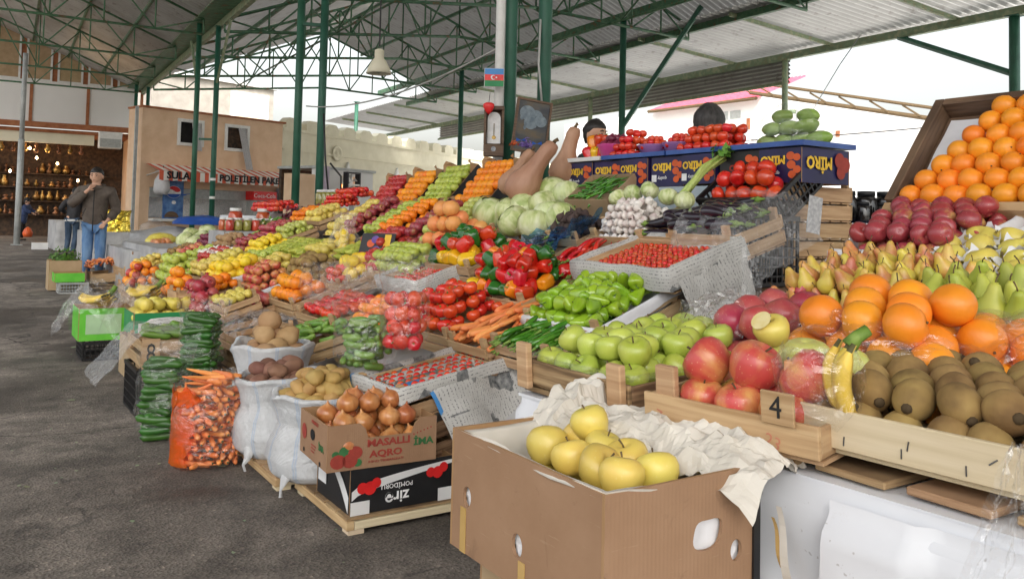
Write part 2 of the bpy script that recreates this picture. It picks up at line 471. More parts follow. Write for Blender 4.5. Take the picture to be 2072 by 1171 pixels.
def sack_mat():
    m, n = newmat('woven_sack')
    tc = n.new('ShaderNodeTexCoord'); sx = n.new('ShaderNodeSeparateXYZ'); n.link(tc.outputs['UV'], sx.inputs[0])
    u = n.math('FRACT', n.math('MULTIPLY', sx.outputs['X'], 9.0))
    st = n.ramp(u, [(.40, (0, 0, 0)), (.43, (1, 1, 1)), (.47, (.2, .2, .2)), (.50, (1, 1, 1)), (.54, (0, 0, 0))])
    v = n.coord()
    c = n.ramp(n.noise(v, 7, 4), [(.3, (.56, .57, .58)), (.7, (.74, .75, .76))])
    c = n.mix(n.math('MULTIPLY', st, .42), c, (.22, .40, .66))
    n.link(c, n.b.inputs['Base Color']); n.b.inputs['Roughness'].default_value = .5
    w1 = n.new('ShaderNodeTexWave'); w1.inputs['Scale'].default_value = 70; n.link(v, w1.inputs['Vector']); w1.bands_direction = 'Z'
    h = n.math('ADD', n.math('MULTIPLY', w1.outputs['Fac'], .25), n.math('ADD', n.noise(v, 14, 4, .6, 1), n.noise(v, 40, 2)))
    n.bump(h, .75, .012)


sack_mat()


def news_mat(name='newspaper', blue=.5, pic_=.40):
    m, n = newmat(name)
    v = n.coord((1, 1, 1), 'UV', False)
    br = n.new('ShaderNodeTexBrick'); br.inputs['Scale'].default_value = 1; br.inputs['Brick Width'].default_value = .06; br.inputs['Row Height'].default_value = .015
    br.inputs['Mortar Size'].default_value = .0052; br.inputs['Color1'].default_value = (0, 0, 0, 1); br.inputs['Color2'].default_value = (.5, .5, .5, 1); br.inputs['Mortar'].default_value = (1, 1, 1, 1); br.offset = .37
    n.link(v, br.inputs['Vector'])
    vo = n.new('ShaderNodeTexVoronoi', distance='CHEBYCHEV'); vo.inputs['Scale'].default_value = 9; n.link(v, vo.inputs['Vector'])
    bl = n.ramp(vo.outputs['Color'], [(.0, (0, 0, 0)), (pic_, (0, 0, 0)), (pic_ + .01, (1, 1, 1))], 'CONSTANT')
    pic = n.ramp(vo.outputs['Color'], [(.0, (1, 1, 1)), (pic_, (1, 1, 1)), (pic_ + .01, (0, 0, 0))], 'CONSTANT')
    pap = n.ramp(n.noise(v, 6, 3), [(.3, (.44, .43, .41)), (.7, (.56, .55, .52))])
    words_ = n.ramp(n.noise(v, 160, 1), [(.38, (1, 1, 1)), (.52, (0, 0, 0))])
    ink = n.math('MULTIPLY', n.math('SUBTRACT', 1.0, br.outputs['Fac']), n.math('MULTIPLY', words_, .85))
    c = n.mix(n.math('MULTIPLY', ink, bl), pap, (.06, .06, .07))
    pc = n.ramp(n.noise(v, 40, 4), [(.3, (.04, .045, .05)), (.7, (.32, .32, .31))])
    vc = n.new('ShaderNodeTexVoronoi', distance='CHEBYCHEV'); vc.inputs['Scale'].default_value = 9; n.link(v, vc.inputs['Vector'])
    sep = n.new('ShaderNodeSeparateColor'); n.link(vc.outputs['Color'], sep.inputs[0])
    isb = n.math('GREATER_THAN', sep.outputs[1], 1 - blue - .12 * (blue > .3))
    pc = n.mix(isb, pc, (.05, .22, .50))
    c = n.mix(pic, c, pc)
    n.link(c, n.b.inputs['Base Color']); n.b.inputs['Roughness'].default_value = .8
    n.bump(n.noise(n.coord(), 16, 3), .4, .01)


news_mat()
news_mat('newspaper_grey', .06, .10)


def cloth_mat():
    m, n = newmat('white_oilcloth')
    v = n.coord((1, 1, 1), 'Object', False)
    st = n.ramp(n.noise(v, 5, 6, .7, .8), [(.60, (0, 0, 0)), (.72, (1, 1, 1))])
    c = n.ramp(n.noise(v, 1.6, 3), [(.3, (.70, .72, .76)), (.7, (.78, .79, .82))])
    c = n.mix(n.math('MULTIPLY', st, .35), c, (.42, .36, .29))
    sp = n.ramp(n.noise(v, 60, 2), [(.70, (0, 0, 0)), (.74, (.5, .5, .5))])
    c = n.mix(sp, c, (.3, .27, .25))
    n.link(c, n.b.inputs['Base Color']); n.b.inputs['Roughness'].default_value = .5; n.b.inputs['Specular IOR Level'].default_value = .3
    n.bump(n.noise(v, 6, 3, .5, 0), .3, .015)


cloth_mat()


def corrugated(name, light, dark, pitch=.24, axis='Y', trans=.0):
    "sheet iron: colour patches; the waves themselves are geometry"
    m, n = newmat(name)
    v = n.coord((1, 1, 1), 'Object', False)
    c = n.ramp(n.noise(v, .8, 4), [(.3, dark), (.7, light)])
    c = n.mix(n.ramp(n.noise(v, 3, 5, .7), [(.55, (0, 0, 0)), (.7, (.6, .6, .6))]), c, (.16, .12, .09))
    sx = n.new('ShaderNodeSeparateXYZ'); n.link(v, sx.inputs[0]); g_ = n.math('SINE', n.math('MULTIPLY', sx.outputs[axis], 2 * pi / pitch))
    c = n.mix(n.ramp(g_, [(.15, (.6, .6, .6)), (.75, (0, 0, 0))]), c, (.17, .16, .15))   # groove shade painted into the colour so the ribs show
    n.link(c, n.b.inputs['Base Color']); n.b.inputs['Roughness'].default_value = .36; n.b.inputs['Metallic'].default_value = .45
    if trans:
        tl = n.new('ShaderNodeBsdfTranslucent'); n.link(c, tl.inputs[0]); mx = n.new('ShaderNodeMixShader'); mx.inputs[0].default_value = trans
        n.link(n.b.outputs[0], mx.inputs[1]); n.link(tl.outputs[0], mx.inputs[2]); n.link(mx.outputs[0], n.out.inputs['Surface'])


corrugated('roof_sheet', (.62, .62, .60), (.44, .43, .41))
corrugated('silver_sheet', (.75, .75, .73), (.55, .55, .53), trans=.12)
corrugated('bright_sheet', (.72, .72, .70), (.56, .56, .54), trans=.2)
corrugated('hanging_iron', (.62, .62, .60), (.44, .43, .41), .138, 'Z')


def print_cherry():
    m, n = newmat('print_cherry')
    v = n.coord((1, 1, 1), 'Object', False)
    vo = n.new('ShaderNodeTexVoronoi'); vo.inputs['Scale'].default_value = 26; n.link(v, vo.inputs['Vector'])
    c = n.ramp(vo.outputs['Distance'], [(.3, (.6, .10, .05)), (.5, (.65, .25, .08)), (.62, (.75, .70, .60))])
    c = n.mix(n.ramp(n.noise(v, 14), [(.5, (0, 0, 0)), (.56, (1, 1, 1))]), c, (.25, .40, .06))
    n.link(c, n.b.inputs['Base Color'])


print_cherry()


def awning_mat():
    m, n = newmat('awning_stripes')
    tc = n.new('ShaderNodeTexCoord'); sx = n.new('ShaderNodeSeparateXYZ'); n.link(tc.outputs['Object'], sx.inputs[0])
    u = n.math('FRACT', n.math('MULTIPLY', sx.outputs['X'], 3.0))
    c = n.ramp(u, [(0, (.84, .80, .75)), (.55, (.66, .12, .06))], 'CONSTANT')
    n.link(c, n.b.inputs['Base Color']); n.b.inputs['Roughness'].default_value = .8


awning_mat()
# ------------------------------------------------------------------ produce: a body mesh, child meshes and a size for each kind
KINDS = {}


def kind(key, name, r, body, kids=(), ln=None, cat=None):
    KINDS[key] = dict(name=name, r=r, body=body, kids=kids, ln=ln, cat=cat or name.replace('_', ' '))


def ball(r, mat, sq=1.0, lump=0, seed=0, n=18, rings=10, long=1.0, fn=None, nscale=1.6):
    bm = bmesh.new()
    prof = [(sin(pi * j / rings), -cos(pi * j / rings)) for j in range(rings + 1)]
    prof[0] = (0, -1); prof[-1] = (0, 1)
    lathe(bm, prof, n)
    for v in bm.verts:
        if lump: v.co *= 1 + lump * nz(v.co, nscale, seed)
        if fn: fn(v)
        v.co = V((v.co.x * long, v.co.y, v.co.z * sq)) * r
    return mesh('body', bm, mat)


APPLE = [(0, -.72), (.15, -.80), (.42, -.80), (.74, -.58), (.94, -.15), (1, .18), (.94, .50), (.72, .76), (.44, .86), (.2, .78), (.07, .64), (0, .60)]


def lobed(r, prof, mat, n=18, lobes=0, amp=0, seed=0, lump=.03, tall=1.0, tw=0):
    bm = bmesh.new()

    def f(v, a, t):
        k = 1 + amp * cos(lobes * (a + tw * t)) * sin(pi * min(1, t * 1.02)) ** .6 if lobes else 1
        v.co.x *= k; v.co.y *= k
    lathe(bm, prof, n, f)
    for v in bm.verts:
        v.co *= 1 + lump * nz(v.co, 1.3, seed)
        v.co = V((v.co.x, v.co.y, v.co.z * tall)) * r
    return mesh('body', bm, mat)


def stick(r, z0, z1, w, mat, bend=.15):
    bm = bmesh.new()
    tube(bm, [(0, 0, z0 * r), (bend * r * .3, 0, (z0 + z1) / 2 * r), (bend * r, 0, z1 * r)], [w * r, w * r * .8, w * r * 1.1], 5)
    return mesh('stem', bm, mat)


def calyx(r, z, mat, n=5, ln=.75, drop=.12, up=.25):
    bm = bmesh.new(); c = bm.verts.new((0, 0, z * r)); rim = []
    for k in range(n):
        a = 2 * pi * k / n
        for da, q, dz in ((-.28, .28, .02), (0, ln, -drop + .06), (.28, .28, .02)):
            rim.append(bm.verts.new((q * r * cos(a + da), q * r * sin(a + da), (z + dz) * r)))
    for i in range(len(rim)): bm.faces.new((c, rim[i], rim[(i + 1) % len(rim)]))
    tube(bm, [(0, 0, z * r), (.05 * r, 0, (z + up * .6) * r), (.12 * r, .03 * r, (z + up) * r)], [.07 * r, .06 * r, .07 * r], 5)
    return mesh('calyx', bm, mat)


def rod(ln, r0, r1, mat, bend=0, n=8, k=6, prof=None, name='body', lump=0, seed=0, x0=None):
    "long thing lying along x, bent in the xy plane"
    bm = bmesh.new(); pts = []; rr = []
    for i in range(k + 1):
        t = i / k; x = (t - .5) * ln
        pts.append((x, bend * (1 - (2 * t - 1) ** 2), 0)); q = prof(t) if prof else r0 + (r1 - r0) * t
        rr.append(max(q, .0006))
    tube(bm, pts, rr, n)
    if lump:
        for v in bm.verts: v.co += V((0, 1, 1)) * 0 + V((0, v.co.y, v.co.z)) * lump * nz(v.co, 40, seed)
    return mesh(name, bm, mat)


def rounded(r, a=.12, b=.88):
    return lambda t: r * (math.sqrt(max(0, 1 - ((a - t) / a) ** 2)) if t < a else math.sqrt(max(0, 1 - ((t - b) / (1 - b)) ** 2)) if t > b else 1)


def apple_kind(key, name, mat, r=.04, cat='apple', stem=True):
    kind(key, name, r, [lobed(r, APPLE, mat, 20, 5, .02, s, .035, .93 + .05 * s) for s in range(3)], [('stem', stick(r, .55, 1.02, .045, 'stem_brown'))] if stem else (), cat=cat)


apple_kind('green_apple', 'green_apple', 'green_apple')
apple_kind('pink_apple', 'pink_apple', 'pink_apple', .041)
apple_kind('red_apple', 'red_apple', 'red_apple', .040)
apple_kind('yellow_apple', 'yellow_apple', 'yellow_apple', .034)
apple_kind('crimson', 'crimson_apple', 'crimson_apple', .036, stem=False)
apple_kind('wine', 'wine_apple', 'wine_apple', .036, stem=False)
apple_kind('lime', 'lime_apple', 'lime_apple', .036, stem=False)
apple_kind('small_green', 'small_green_apple', 'green_apple', .034, stem=False)
apple_kind('small_yellow', 'small_yellow_apple', 'yellow_apple', .036, stem=False)
apple_kind('blush', 'blush_apple', 'pink_apple', .036, stem=False)
kind('quince', 'quince', .046, [lobed(.046, APPLE, 'quince', 18, 4, .05, s, .08, 1.02) for s in range(3)], ())


def nub(r, z, mat, w=.16):
    bm = bmesh.new(); lathe(bm, [(0, z * r - .002), (w * r, z * r - .001), (w * .6 * r, z * r + .0022), (0, z * r + .001)], 8)
    return mesh('navel', bm, mat)


def dim(v):
    q = max(0, v.co.z - .86) * 1.6; v.co.z -= q * q * 2.2
    q = max(0, -v.co.z - .9); v.co.z += q * .8


kind('orange', 'orange', .040, [ball(.040, 'orange', .96, .02, s, 20, 12, fn=dim) for s in range(3)], [('navel', nub(.040, .90, 'stem_brown', .07))])
kind('big_orange', 'large_orange', .042, [ball(.042, 'orange', .95, .025, s, 24, 14, fn=dim) for s in range(3)], [('navel', nub(.042, .89, 'stem_brown', .07))], cat='orange')
kind('tangerine', 'tangerine', .034, [ball(.034, 'tangerine', .86, .03, s, 16, 9, fn=dim) for s in range(3)])
kind('grapefruit', 'grapefruit', .056, [ball(.056, 'grapefruit', .92, .03, s, 18, 10, fn=dim) for s in range(2)])
kind('lemon', 'lemon', .036, [ball(.036, 'lemon', .95, .05, s, 14, 9, 1.15) for s in range(2)])
TOM = [(0, -.80), (.3, -.80), (.68, -.62), (.93, -.25), (1, .1), (.93, .45), (.7, .68), (.4, .76), (.16, .70), (0, .64)]
kind('tomato', 'tomato', .036, [lobed(.036, TOM, 'tomato', 18, 5, .025, s, .03) for s in range(3)], [('calyx', calyx(.036, .68, 'stem_green'))])
kind('plain_tomato', 'tomato', .034, [lobed(.034, TOM, 'tomato', 16, 5, .03, s, .03) for s in range(3)])
kind('big_tomato', 'large_tomato', .046, [lobed(.046, TOM, 'tomato', 20, 5, .02, s, .03, .95) for s in range(3)], cat='tomato')
kind('cherry', 'cherry_tomato', .0135, [ball(.0135, 'tomato', 1.0, .03, s, 10, 7) for s in range(2)], [('calyx', calyx(.0135, .92, 'stem_green', 5, .95, .1, .5))])
kind('bowl_tomato', 'small_tomato', .020, [ball(.020, 'tomato', .95, .03, s, 10, 7) for s in range(2)], cat='tomato')


def kiwi_tip(r, lx):
    bm = bmesh.new(); lathe(bm, [(0, 0), (.27 * r, -.0025), (.24 * r, .0015), (.13 * r, .003), (.06 * r, .0045), (0, .003)], 9)
    for v in bm.verts: v.co = V((v.co.z + r * lx * .985, v.co.y, v.co.x))
    return mesh('blossom_end', bm, 'kiwi_tip')


kind('kiwi', 'kiwi', .029, [ball(.029, 'kiwi', .96, .03, s, 20, 12, 1.22) for s in range(3)], [('blossom_end', kiwi_tip(.029, 1.22))], cat='kiwi')
kind('small_kiwi', 'kiwi', .027, [ball(.027, 'kiwi', .96, .03, s, 14, 9, 1.22) for s in range(2)])
for k_, m_, r_, lg in (('potato', 'potato', .048, 1.22), ('red_potato', 'red_potato', .040, 1.28), ('gold_potato', 'gold_potato', .033, 1.7)):
    kind(k_, k_, r_, [ball(r_, m_, .86, .22, s + 3, 18, 12, lg, nscale=1.1) for s in range(4)], cat='potato')
kind('small_potato', 'potato', .034, [ball(.034, 'old_wood' if 0 else 'potato', .86, .2, s + 3, 12, 8, 1.25, nscale=1.1) for s in range(3)])
ONI = [(0, -.84), (.2, -.84), (.55, -.74), (.86, -.42), (1, 0), (.93, .36), (.72, .66), (.42, .86), (.20, 1.0), (.10, 1.18), (.07, 1.34), (0, 1.36)]
kind('onion', 'brown_onion', .046, [lobed(.046, ONI, 'onion', 20, 7, .012, s, .035, .92) for s in range(4)], cat='onion')
kind('red_onion', 'red_onion', .032, [lobed(.032, ONI, 'red_onion', 14, 7, .02, s, .04) for s in range(3)], cat='onion')
kind('garlic', 'garlic_bulb', .024, [lobed(.024, [(0, -.75), (.4, -.76), (.85, -.45), (1, -.05), (.8, .4), (.4, .72), (.18, 1.0), (.14, 1.5), (0, 1.52)], 'garlic', 20, 9, .06, s, .06, .9) for s in range(3)], cat='garlic')


def cabbage(r):
    kids = []
    for q in range(3):
        bm = bmesh.new(); a0 = q * 2.1

        def f(u, w):
            a = a0 + (u - .5) * 2.2; e = -1.1 + w * 2.0
            k = 1.015 + .015 * q + .03 * w * w + .012 * sin(9 * u + q) * w
            return V((cos(a) * cos(e), sin(a) * cos(e), sin(e) * .86)) * r * k
        sheet(bm, 10, 8, f); kids.append(('outer_leaf', mesh('outer_leaf', bm, 'cabbage')))
    kind('cabbage', 'white_cabbage', r, [ball(r, 'cabbage', .86, .05, s, 24, 14) for s in range(2)], kids, cat='cabbage')


cabbage(.105)


def pome():
    r = .046; bm = bmesh.new()
    rg = lathe(bm, [(.30, .90), (.22, 1.05), (.27, 1.22), (.36, 1.34)], 12, lambda v, a, t: setattr(v.co, 'z', v.co.z + .10 * t * (1 if int(a / (2 * pi) * 12 + .5) % 2 else -1)))
    for v in bm.verts: v.co *= r
    kind('pomegranate', 'pomegranate', r, [lobed(r, [(0, -.88), (.3, -.88), (.7, -.7), (.97, -.2), (1, .15), (.86, .58), (.56, .84), (.32, .94), (0, .92)], 'pomegranate', 18, 6, .035, s, .05) for s in range(3)], [('crown', mesh('crown', bm, 'pomegranate'))])


pome()
PEAR = [(0, -.98), (.3, -.98), (.72, -.78), (.98, -.35), (1, 0), (.86, .42), (.60, .86), (.44, 1.25), (.34, 1.58), (.18, 1.76), (0, 1.78)]
for k_, m_, r_ in (('pear_green', 'pear_green', .030), ('pear_blush', 'pear_blush', .027)):
    kind(k_, 'green_pear' if k_ == 'pear_green' else 'blush_pear', r_, [lobed(r_, PEAR, m_, 16, 3, .03, s, .07) for s in range(3)], [('stem', stick(r_, 1.7, 2.35, .05, 'stem_brown', .3))], cat='pear')
BELL = [(0, -.86), (.22, -.92), (.55, -.98), (.80, -.75), (.90, -.2), (1.0, .35), (.95, .72), (.68, .94), (.35, .88), (.16, .74), (0, .72)]
for k_, m_ in (('bell_green', 'bell_green'), ('bell_dark', 'bell_dark'), ('bell_red', 'bell_red'), ('bell_yellow', 'bell_yellow'), ('bell_orange', 'bell_orange')):
    kind(k_, {'bell_green': 'light_green_pepper', 'bell_dark': 'dark_green_pepper', 'bell_red': 'red_pepper', 'bell_yellow': 'yellow_pepper', 'bell_orange': 'orange_pepper'}[k_], .042,
         [lobed(.042, BELL, m_, 24, 4 if s else 3, .085, s, .07, 1.12 + .12 * s, .25) for s in range(3)], [('stem', stick(.042, .78, 1.35, .11, 'stem_green', .3))], cat='pepper')
kind('wax_pepper', 'pale_green_pepper', .034, [lobed(.034, [(0, -1.9), (.25, -1.75), (.55, -1.1), (.85, -.2), (1.0, .4), (.9, .75), (.5, .92), (.18, .78), (0, .76)], 'bell_green', 20, 3, .08, s, .08, 1.0, .2) for s in range(3)],
     [('stem', stick(.034, .78, 1.5, .1, 'stem_green', .3))], ln=.10, cat='pepper')


def endcap(x, r, ln, mat):
    bm = bmesh.new(); tube(bm, [(x, 0, 0), (x - .006, 0, 0), (x - ln, .004, .001)], [r * 1.06, r * .75, r * .32], 7)
    return mesh('stem', bm, mat)


kind('long_pepper', 'long_green_pepper', .011, [rod(.19, .011, .002, 'long_pepper', .02 * (s - 1), 8, 8, lambda t: .011 * (min(1, t * 9) ** .5) * (1 - t ** 2.2) + .0015) for s in range(3)], [('stem', endcap(-.093, .008, .035, 'stem_green'))], ln=.19, cat='pepper')
kind('chili', 'green_chilli', .008, [rod(.12, .008, .002, 'long_pepper', .015 * (s - 1), 6, 6, lambda t: .008 * (min(1, t * 9) ** .5) * (1 - t ** 2.2) + .001) for s in range(3)], (), ln=.12, cat='chilli')
kind('red_chili', 'red_chilli', .012, [rod(.17, .012, .002, 'chili_red', .025 * (s - 1), 8, 8, lambda t: .012 * (min(1, t * 9) ** .5) * (1 - t ** 2.2) + .0015) for s in range(3)], [('stem', endcap(-.083, .008, .03, 'stem_green'))], ln=.17, cat='chilli')
kind('carrot', 'carrot', .0165, [rod(.19, .0165, .004, 'carrot', .010 * (s - 1), 9, 8, lambda t: .0165 * (min(1, t * 14 + .25) ** .5) * (1 - .72 * t) * (1 if t < .97 else .5), lump=.12, seed=s) for s in range(3)], (), ln=.19)
kind('cucumber', 'dark_cucumber', .018, [rod(.17, 0, 0, 'cucumber', .010 * (s - 1), 10, 10, rounded(.018)) for s in range(3)], (), ln=.17, cat='cucumber')
kind('light_cucumber', 'light_green_cucumber', .017, [rod(.105, 0, 0, 'light_cucumber', .012 * (s - 1), 10, 10, rounded(.017, .2, .8)) for s in range(3)], (), ln=.105, cat='cucumber')
kind('courgette', 'courgette', .022, [rod(.19, 0, 0, 'light_cucumber', .008, 10, 10, rounded(.022))], (), ln=.19)
EGGP = lambda t: .036 * (math.sqrt(max(0, 1 - ((.25 - t) / .25) ** 2)) if t < .25 else 1 - .55 * ((t - .25) / .75) ** 1.4)


def egg_cap(ln):
    bm = bmesh.new(); x = ln / 2
    tube(bm, [(x - .022, 0, 0), (x - .004, 0, 0), (x + .010, 0, 0), (x + .04, .006, 0)], [.0205, .020, .009, .006], 9, 0)
    for k in range(5):
        a = k * 1.257; c, s_ = cos(a), sin(a)
        p = [(x - .02, .020 * c - .009 * s_, .020 * s_ + .009 * c), (x - .02, .020 * c + .009 * s_, .020 * s_ - .009 * c), (x - .05, .0285 * c, .0285 * s_)]
        bm.faces.new([bm.verts.new(q) for q in p])
    return mesh('calyx', bm, 'stem_green')


kind('eggplant', 'aubergine', .034, [rod(.20, 0, 0, 'eggplant', .012 * (s - 1), 16, 14, EGGP) for s in range(3)], [('calyx', egg_cap(.20))], ln=.20)
kind('squash', 'green_squash', .036, [ball(.036, 'squash_skin', .95, .1, s, 16, 12, 1.9) for s in range(2)], (), ln=.13, cat='squash')
kind('beet', 'black_radish', .026, [lobed(.026, [(0, -2.2), (.12, -1.5), (.5, -.8), (.95, -.2), (1, .2), (.7, .7), (.3, .9), (0, .95)], 'beet', 12, 3, .06, s, .14) for s in range(3)], (), cat='radish')


def banana(rad=.017, ln=.19):
    bm = bmesh.new(); pts = []; rr = []; mi = []
    for i in range(11):
        t = i / 10; a = (t - .5) * 1.5
        pts.append((sin(a) * ln * .62, 0, -cos(a) * ln * .62 + ln * .62))
        rr.append(rad * (.32 if t < .02 else .42 if t < .12 else .85 if t < .22 else 1 if t < .8 else .7 if t < .92 else .3))
    rg = tube(bm, pts, rr, 6)
    bm.faces.ensure_lookup_table()
    for f in bm.faces:
        c = f.calc_center_median()
        if c.x > pts[-2][0] + .004 or c.x < pts[0][0] + .006: f.material_index = 1
    return mesh('banana', bm, ['banana', 'banana_tip'])


BANANA = banana()


def banana_bunch(T, n, label, group=None):
    t = thing('banana_bunch', T, label, 'bananas', group)
    for i in range(n):
        a = (i - (n - 1) / 2)
        put('banana', BANANA, M.Translation((0, a * .026, -.008 * abs(a))) @ M.Rotation(a * -.14, 4, 'Z') @ M.Rotation(a * .16, 4, 'X'), t)
    bm = bmesh.new(); tube(bm, [(-.072, 0, .026), (-.088, 0, .044), (-.098, 0, .066)], [.017, .013, .012], 8)
    obj('bunch_stalk', bm, 'stem_green', t, smooth=True)
    return t


def spawn(key, T, label, group, sc=1.0, kids=True):
    K = KINDS[key]
    o = put(K['name'], rnd.choice(K['body']), T @ M.Scale(sc, 4))
    tag(o, label, K['cat'], group)
    if kids:
        for n_, me in K['kids']: put(n_, me, None, o)
    return o


def rot3(a=pi):
    return M.Rotation(rnd.uniform(-pi, pi), 4, 'Z') @ M.Rotation(rnd.uniform(-a, a), 4, 'X') @ M.Rotation(rnd.uniform(-a, a), 4, 'Y')


def orient(mode, key, slope=0):
    ln = KINDS[key]['ln']
    if mode == 'rand': return rot3()
    if mode == 'up': return M.Rotation(rnd.uniform(-pi, pi), 4, 'Z') @ M.Rotation(rnd.gauss(0, .35), 4, 'X') @ M.Rotation(rnd.gauss(0, .35), 4, 'Y')
    if mode == 'face': return M.Rotation(R(-62) + rnd.gauss(0, .5), 4, 'Z') @ M.Rotation(R(6) + rnd.gauss(0, .35), 4, 'Y') @ M.Rotation(rnd.uniform(-3, 3), 4, 'X')
    if mode == 'x': return M.Rotation(rnd.gauss(0, .16) + (pi if rnd.random() < .2 else 0), 4, 'Z') @ M.Rotation(rnd.gauss(0, .1), 4, 'Y') @ M.Rotation(rnd.uniform(-3, 3), 4, 'X')
    if mode == 'y': return M.Rotation(pi / 2 + rnd.gauss(0, .2), 4, 'Z') @ M.Rotation(rnd.gauss(0, .12), 4, 'Y') @ M.Rotation(rnd.uniform(-3, 3), 4, 'X')
    if mode == 'd': return M.Rotation(rnd.gauss(.7, .35), 4, 'Z') @ M.Rotation(rnd.gauss(0, .2), 4, 'Y') @ M.Rotation(rnd.uniform(-3, 3), 4, 'X')
    if mode == 'flat': return M.Rotation(rnd.uniform(-pi, pi), 4, 'Z') @ M.Rotation(rnd.gauss(0, .25), 4, 'Y') @ M.Rotation(rnd.uniform(-3, 3), 4, 'X')
    if mode == 'lie': return M.Rotation(rnd.uniform(-pi, pi), 4, 'Z') @ M.Rotation(pi / 2 + rnd.gauss(0, .3), 4, 'Y') @ M.Rotation(rnd.uniform(-3, 3), 4, 'Z')
    if mode == 'fwd': return M.Rotation(rnd.gauss(.2, .5), 4, 'Z') @ M.Rotation(pi / 2 - .35 + rnd.gauss(0, .2), 4, 'X') @ M.Rotation(rnd.uniform(-3, 3), 4, 'Z')
    if mode == 'stand': return M.Rotation(rnd.uniform(-3, 3), 4, 'Z') @ M.Rotation(rnd.gauss(0, .22), 4, 'X') @ M.Rotation(rnd.gauss(0, .22), 4, 'Y')


def pile(key, T, w, d, layers, label, group, mode='up', z0=0, jit=.14, ins=.9, sc=1.0, keys=None, kids=True, dz=.80, lift=1.0, cx=0, cy=0):
    "layers of produce, each a little smaller than the one below; what the layer above would bury is left out"
    K = KINDS[key]; r = K['r'] * sc; ln = K['ln']
    px = (ln * .62 if ln and mode in ('x', 'face') else r * 2.02) * 1.0
    py = (ln * .62 if ln and mode == 'y' else r * 1.86)
    if mode in ('d', 'flat') and ln: px = py = math.sqrt(ln * r) * 1.45
    out = []
    for k in range(layers):
        W = w - 2 * k * ins * r; D = d - 2 * k * ins * r
        if W < r or D < r: break
        nx = max(1, int(round((W - r * .3) / px))); ny = max(1, int(round((D - r * .3) / py)))
        Wn = W - 2 * (k + 1) * 0 - 2 * ins * r * 2.1; Dn = D - 2 * ins * r * 2.1
        for j in range(ny):
            m_ = nx - (j % 2 if nx > 2 else 0)
            for i in range(m_):
                x = (i - (m_ - 1) / 2) * px; y = (j - (ny - 1) / 2) * py
                if k < layers - 1 and abs(x) < Wn / 2 - r and abs(y) < Dn / 2 - r: continue
                x += rnd.uniform(-1, 1) * r * jit; y += rnd.uniform(-1, 1) * r * jit
                z = z0 + r * lift + k * 2 * r * dz + rnd.uniform(-1, 1) * r * jit * .6
                P = T @ M.Translation((x + cx, y + cy, z))
                kk = rnd.choice(keys) if keys else key
                lb, gr = (label(kk), group(kk)) if callable(label) else (label, group)
                out.append(spawn(kk, P @ orient(mode, kk), lb, gr, sc * rnd.uniform(.93, 1.06), kids))
    return out


# ------------------------------------------------------------------ containers
def slats(bm, L, h, n, th, gap, axis, at_, z0, bv=.0015):
    bh = (h - gap * (n - 1)) / n
    for i in range(n):
        z = z0 + i * (bh + gap)
        if axis == 'x': box(bm, (-L / 2, at_ - th / 2, z), (L / 2, at_ + th / 2, z + bh), 0, None, bv)
        else: box(bm, (at_ - th / 2, -L / 2, z), (at_ + th / 2, L / 2, z + bh), 0, None, bv)


def crate(T, w, d, h, label, group=None, mat='pale_wood', n=2, gap=.012, post=.04, name='wooden_crate', cat='crate', posts=True):
    "slatted wooden crate, rim at z = 0"
    t = thing(name, T, label, cat, group); th = .009
    for nm, y in (('front_panel', -d / 2), ('back_panel', d / 2)):
        bm = bmesh.new(); slats(bm, w, h, n, th, gap, 'x', y, -h); obj(nm, bm, mat, t)
    for x in (-w / 2 + th * .6, w / 2 - th * .6):
        bm = bmesh.new(); slats(bm, d - th * 1.4, h * .92, n, th, gap, 'y', x, -h); obj('side_panel', bm, mat, t)
    bm = bmesh.new()
    for i in range(5):
        y = -d / 2 + (i + .5) * d / 5
        box(bm, (-w / 2, y - d * .08, -h - .010), (w / 2, y + d * .08, -h - .003), 0)
    obj('base', bm, mat, t)
    if posts:
        for x in (-1, 1):
            for y in (-1, 1):
                bm = bmesh.new(); px = x * (w / 2 - .030); py = y * (d / 2 - .018)
                box(bm, (px - .020, py - .010, -h), (px + .020, py + .010, post), 0, None, .002); obj('corner_post', bm, mat, t)
    return t


def carton(T, w, d, h, label, mat='cardboard', group=None, th=.005, bottom=None, cut=0, name='cardboard_box', cat='box', inner=None):
    "open cardboard box, rim at z = 0; cut lowers the middle of the front and back walls"
    t = thing(name, T, label, cat, group)
    m2 = [mat, inner or 'card_inside']
    bm = bmesh.new()

    def wall(axis, pos, L, sgn):
        prof = [(-L / 2, 0), (L / 2, 0)] if not cut or axis == 'y' else [(-L / 2, 0), (-L / 2 + L * .28, 0), (-L / 2 + L * .33, -cut * .35), (-L / 2 + L * .36, -cut), (L / 2 - L * .24, -cut), (L / 2 - L * .21, -cut * .35), (L / 2 - L * .16, 0), (L / 2, 0)]
        o_, i_ = [], []
        for (q, z) in [(-L / 2, -h), (L / 2, -h)] + prof[::-1]:
            for lst, s in ((o_, 0), (i_, th)):
                p = (q, pos + sgn * -s, z) if axis == 'x' else (pos + sgn * -s, q, z)
                lst.append(bm.verts.new(p))
        f = bm.faces.new(o_); f.material_index = 0
        f = bm.faces.new(i_[::-1]); f.material_index = 1
        for k in range(len(o_)):
            f = bm.faces.new((o_[k], i_[k], i_[(k + 1) % len(o_)], o_[(k + 1) % len(o_)])); f.material_index = 1
    wall('x', -d / 2, w, -1); wall('x', d / 2, w, 1); wall('y', -w / 2, d - 2 * th - .001, -1); wall('y', w / 2, d - 2 * th - .001, 1)
    z = -h if bottom is None else bottom
    box(bm, (-w / 2 + th, -d / 2 + th, z), (w / 2 - th, d / 2 - th, z + th), 1)
    obj('box_body', bm, m2, t)
    return t


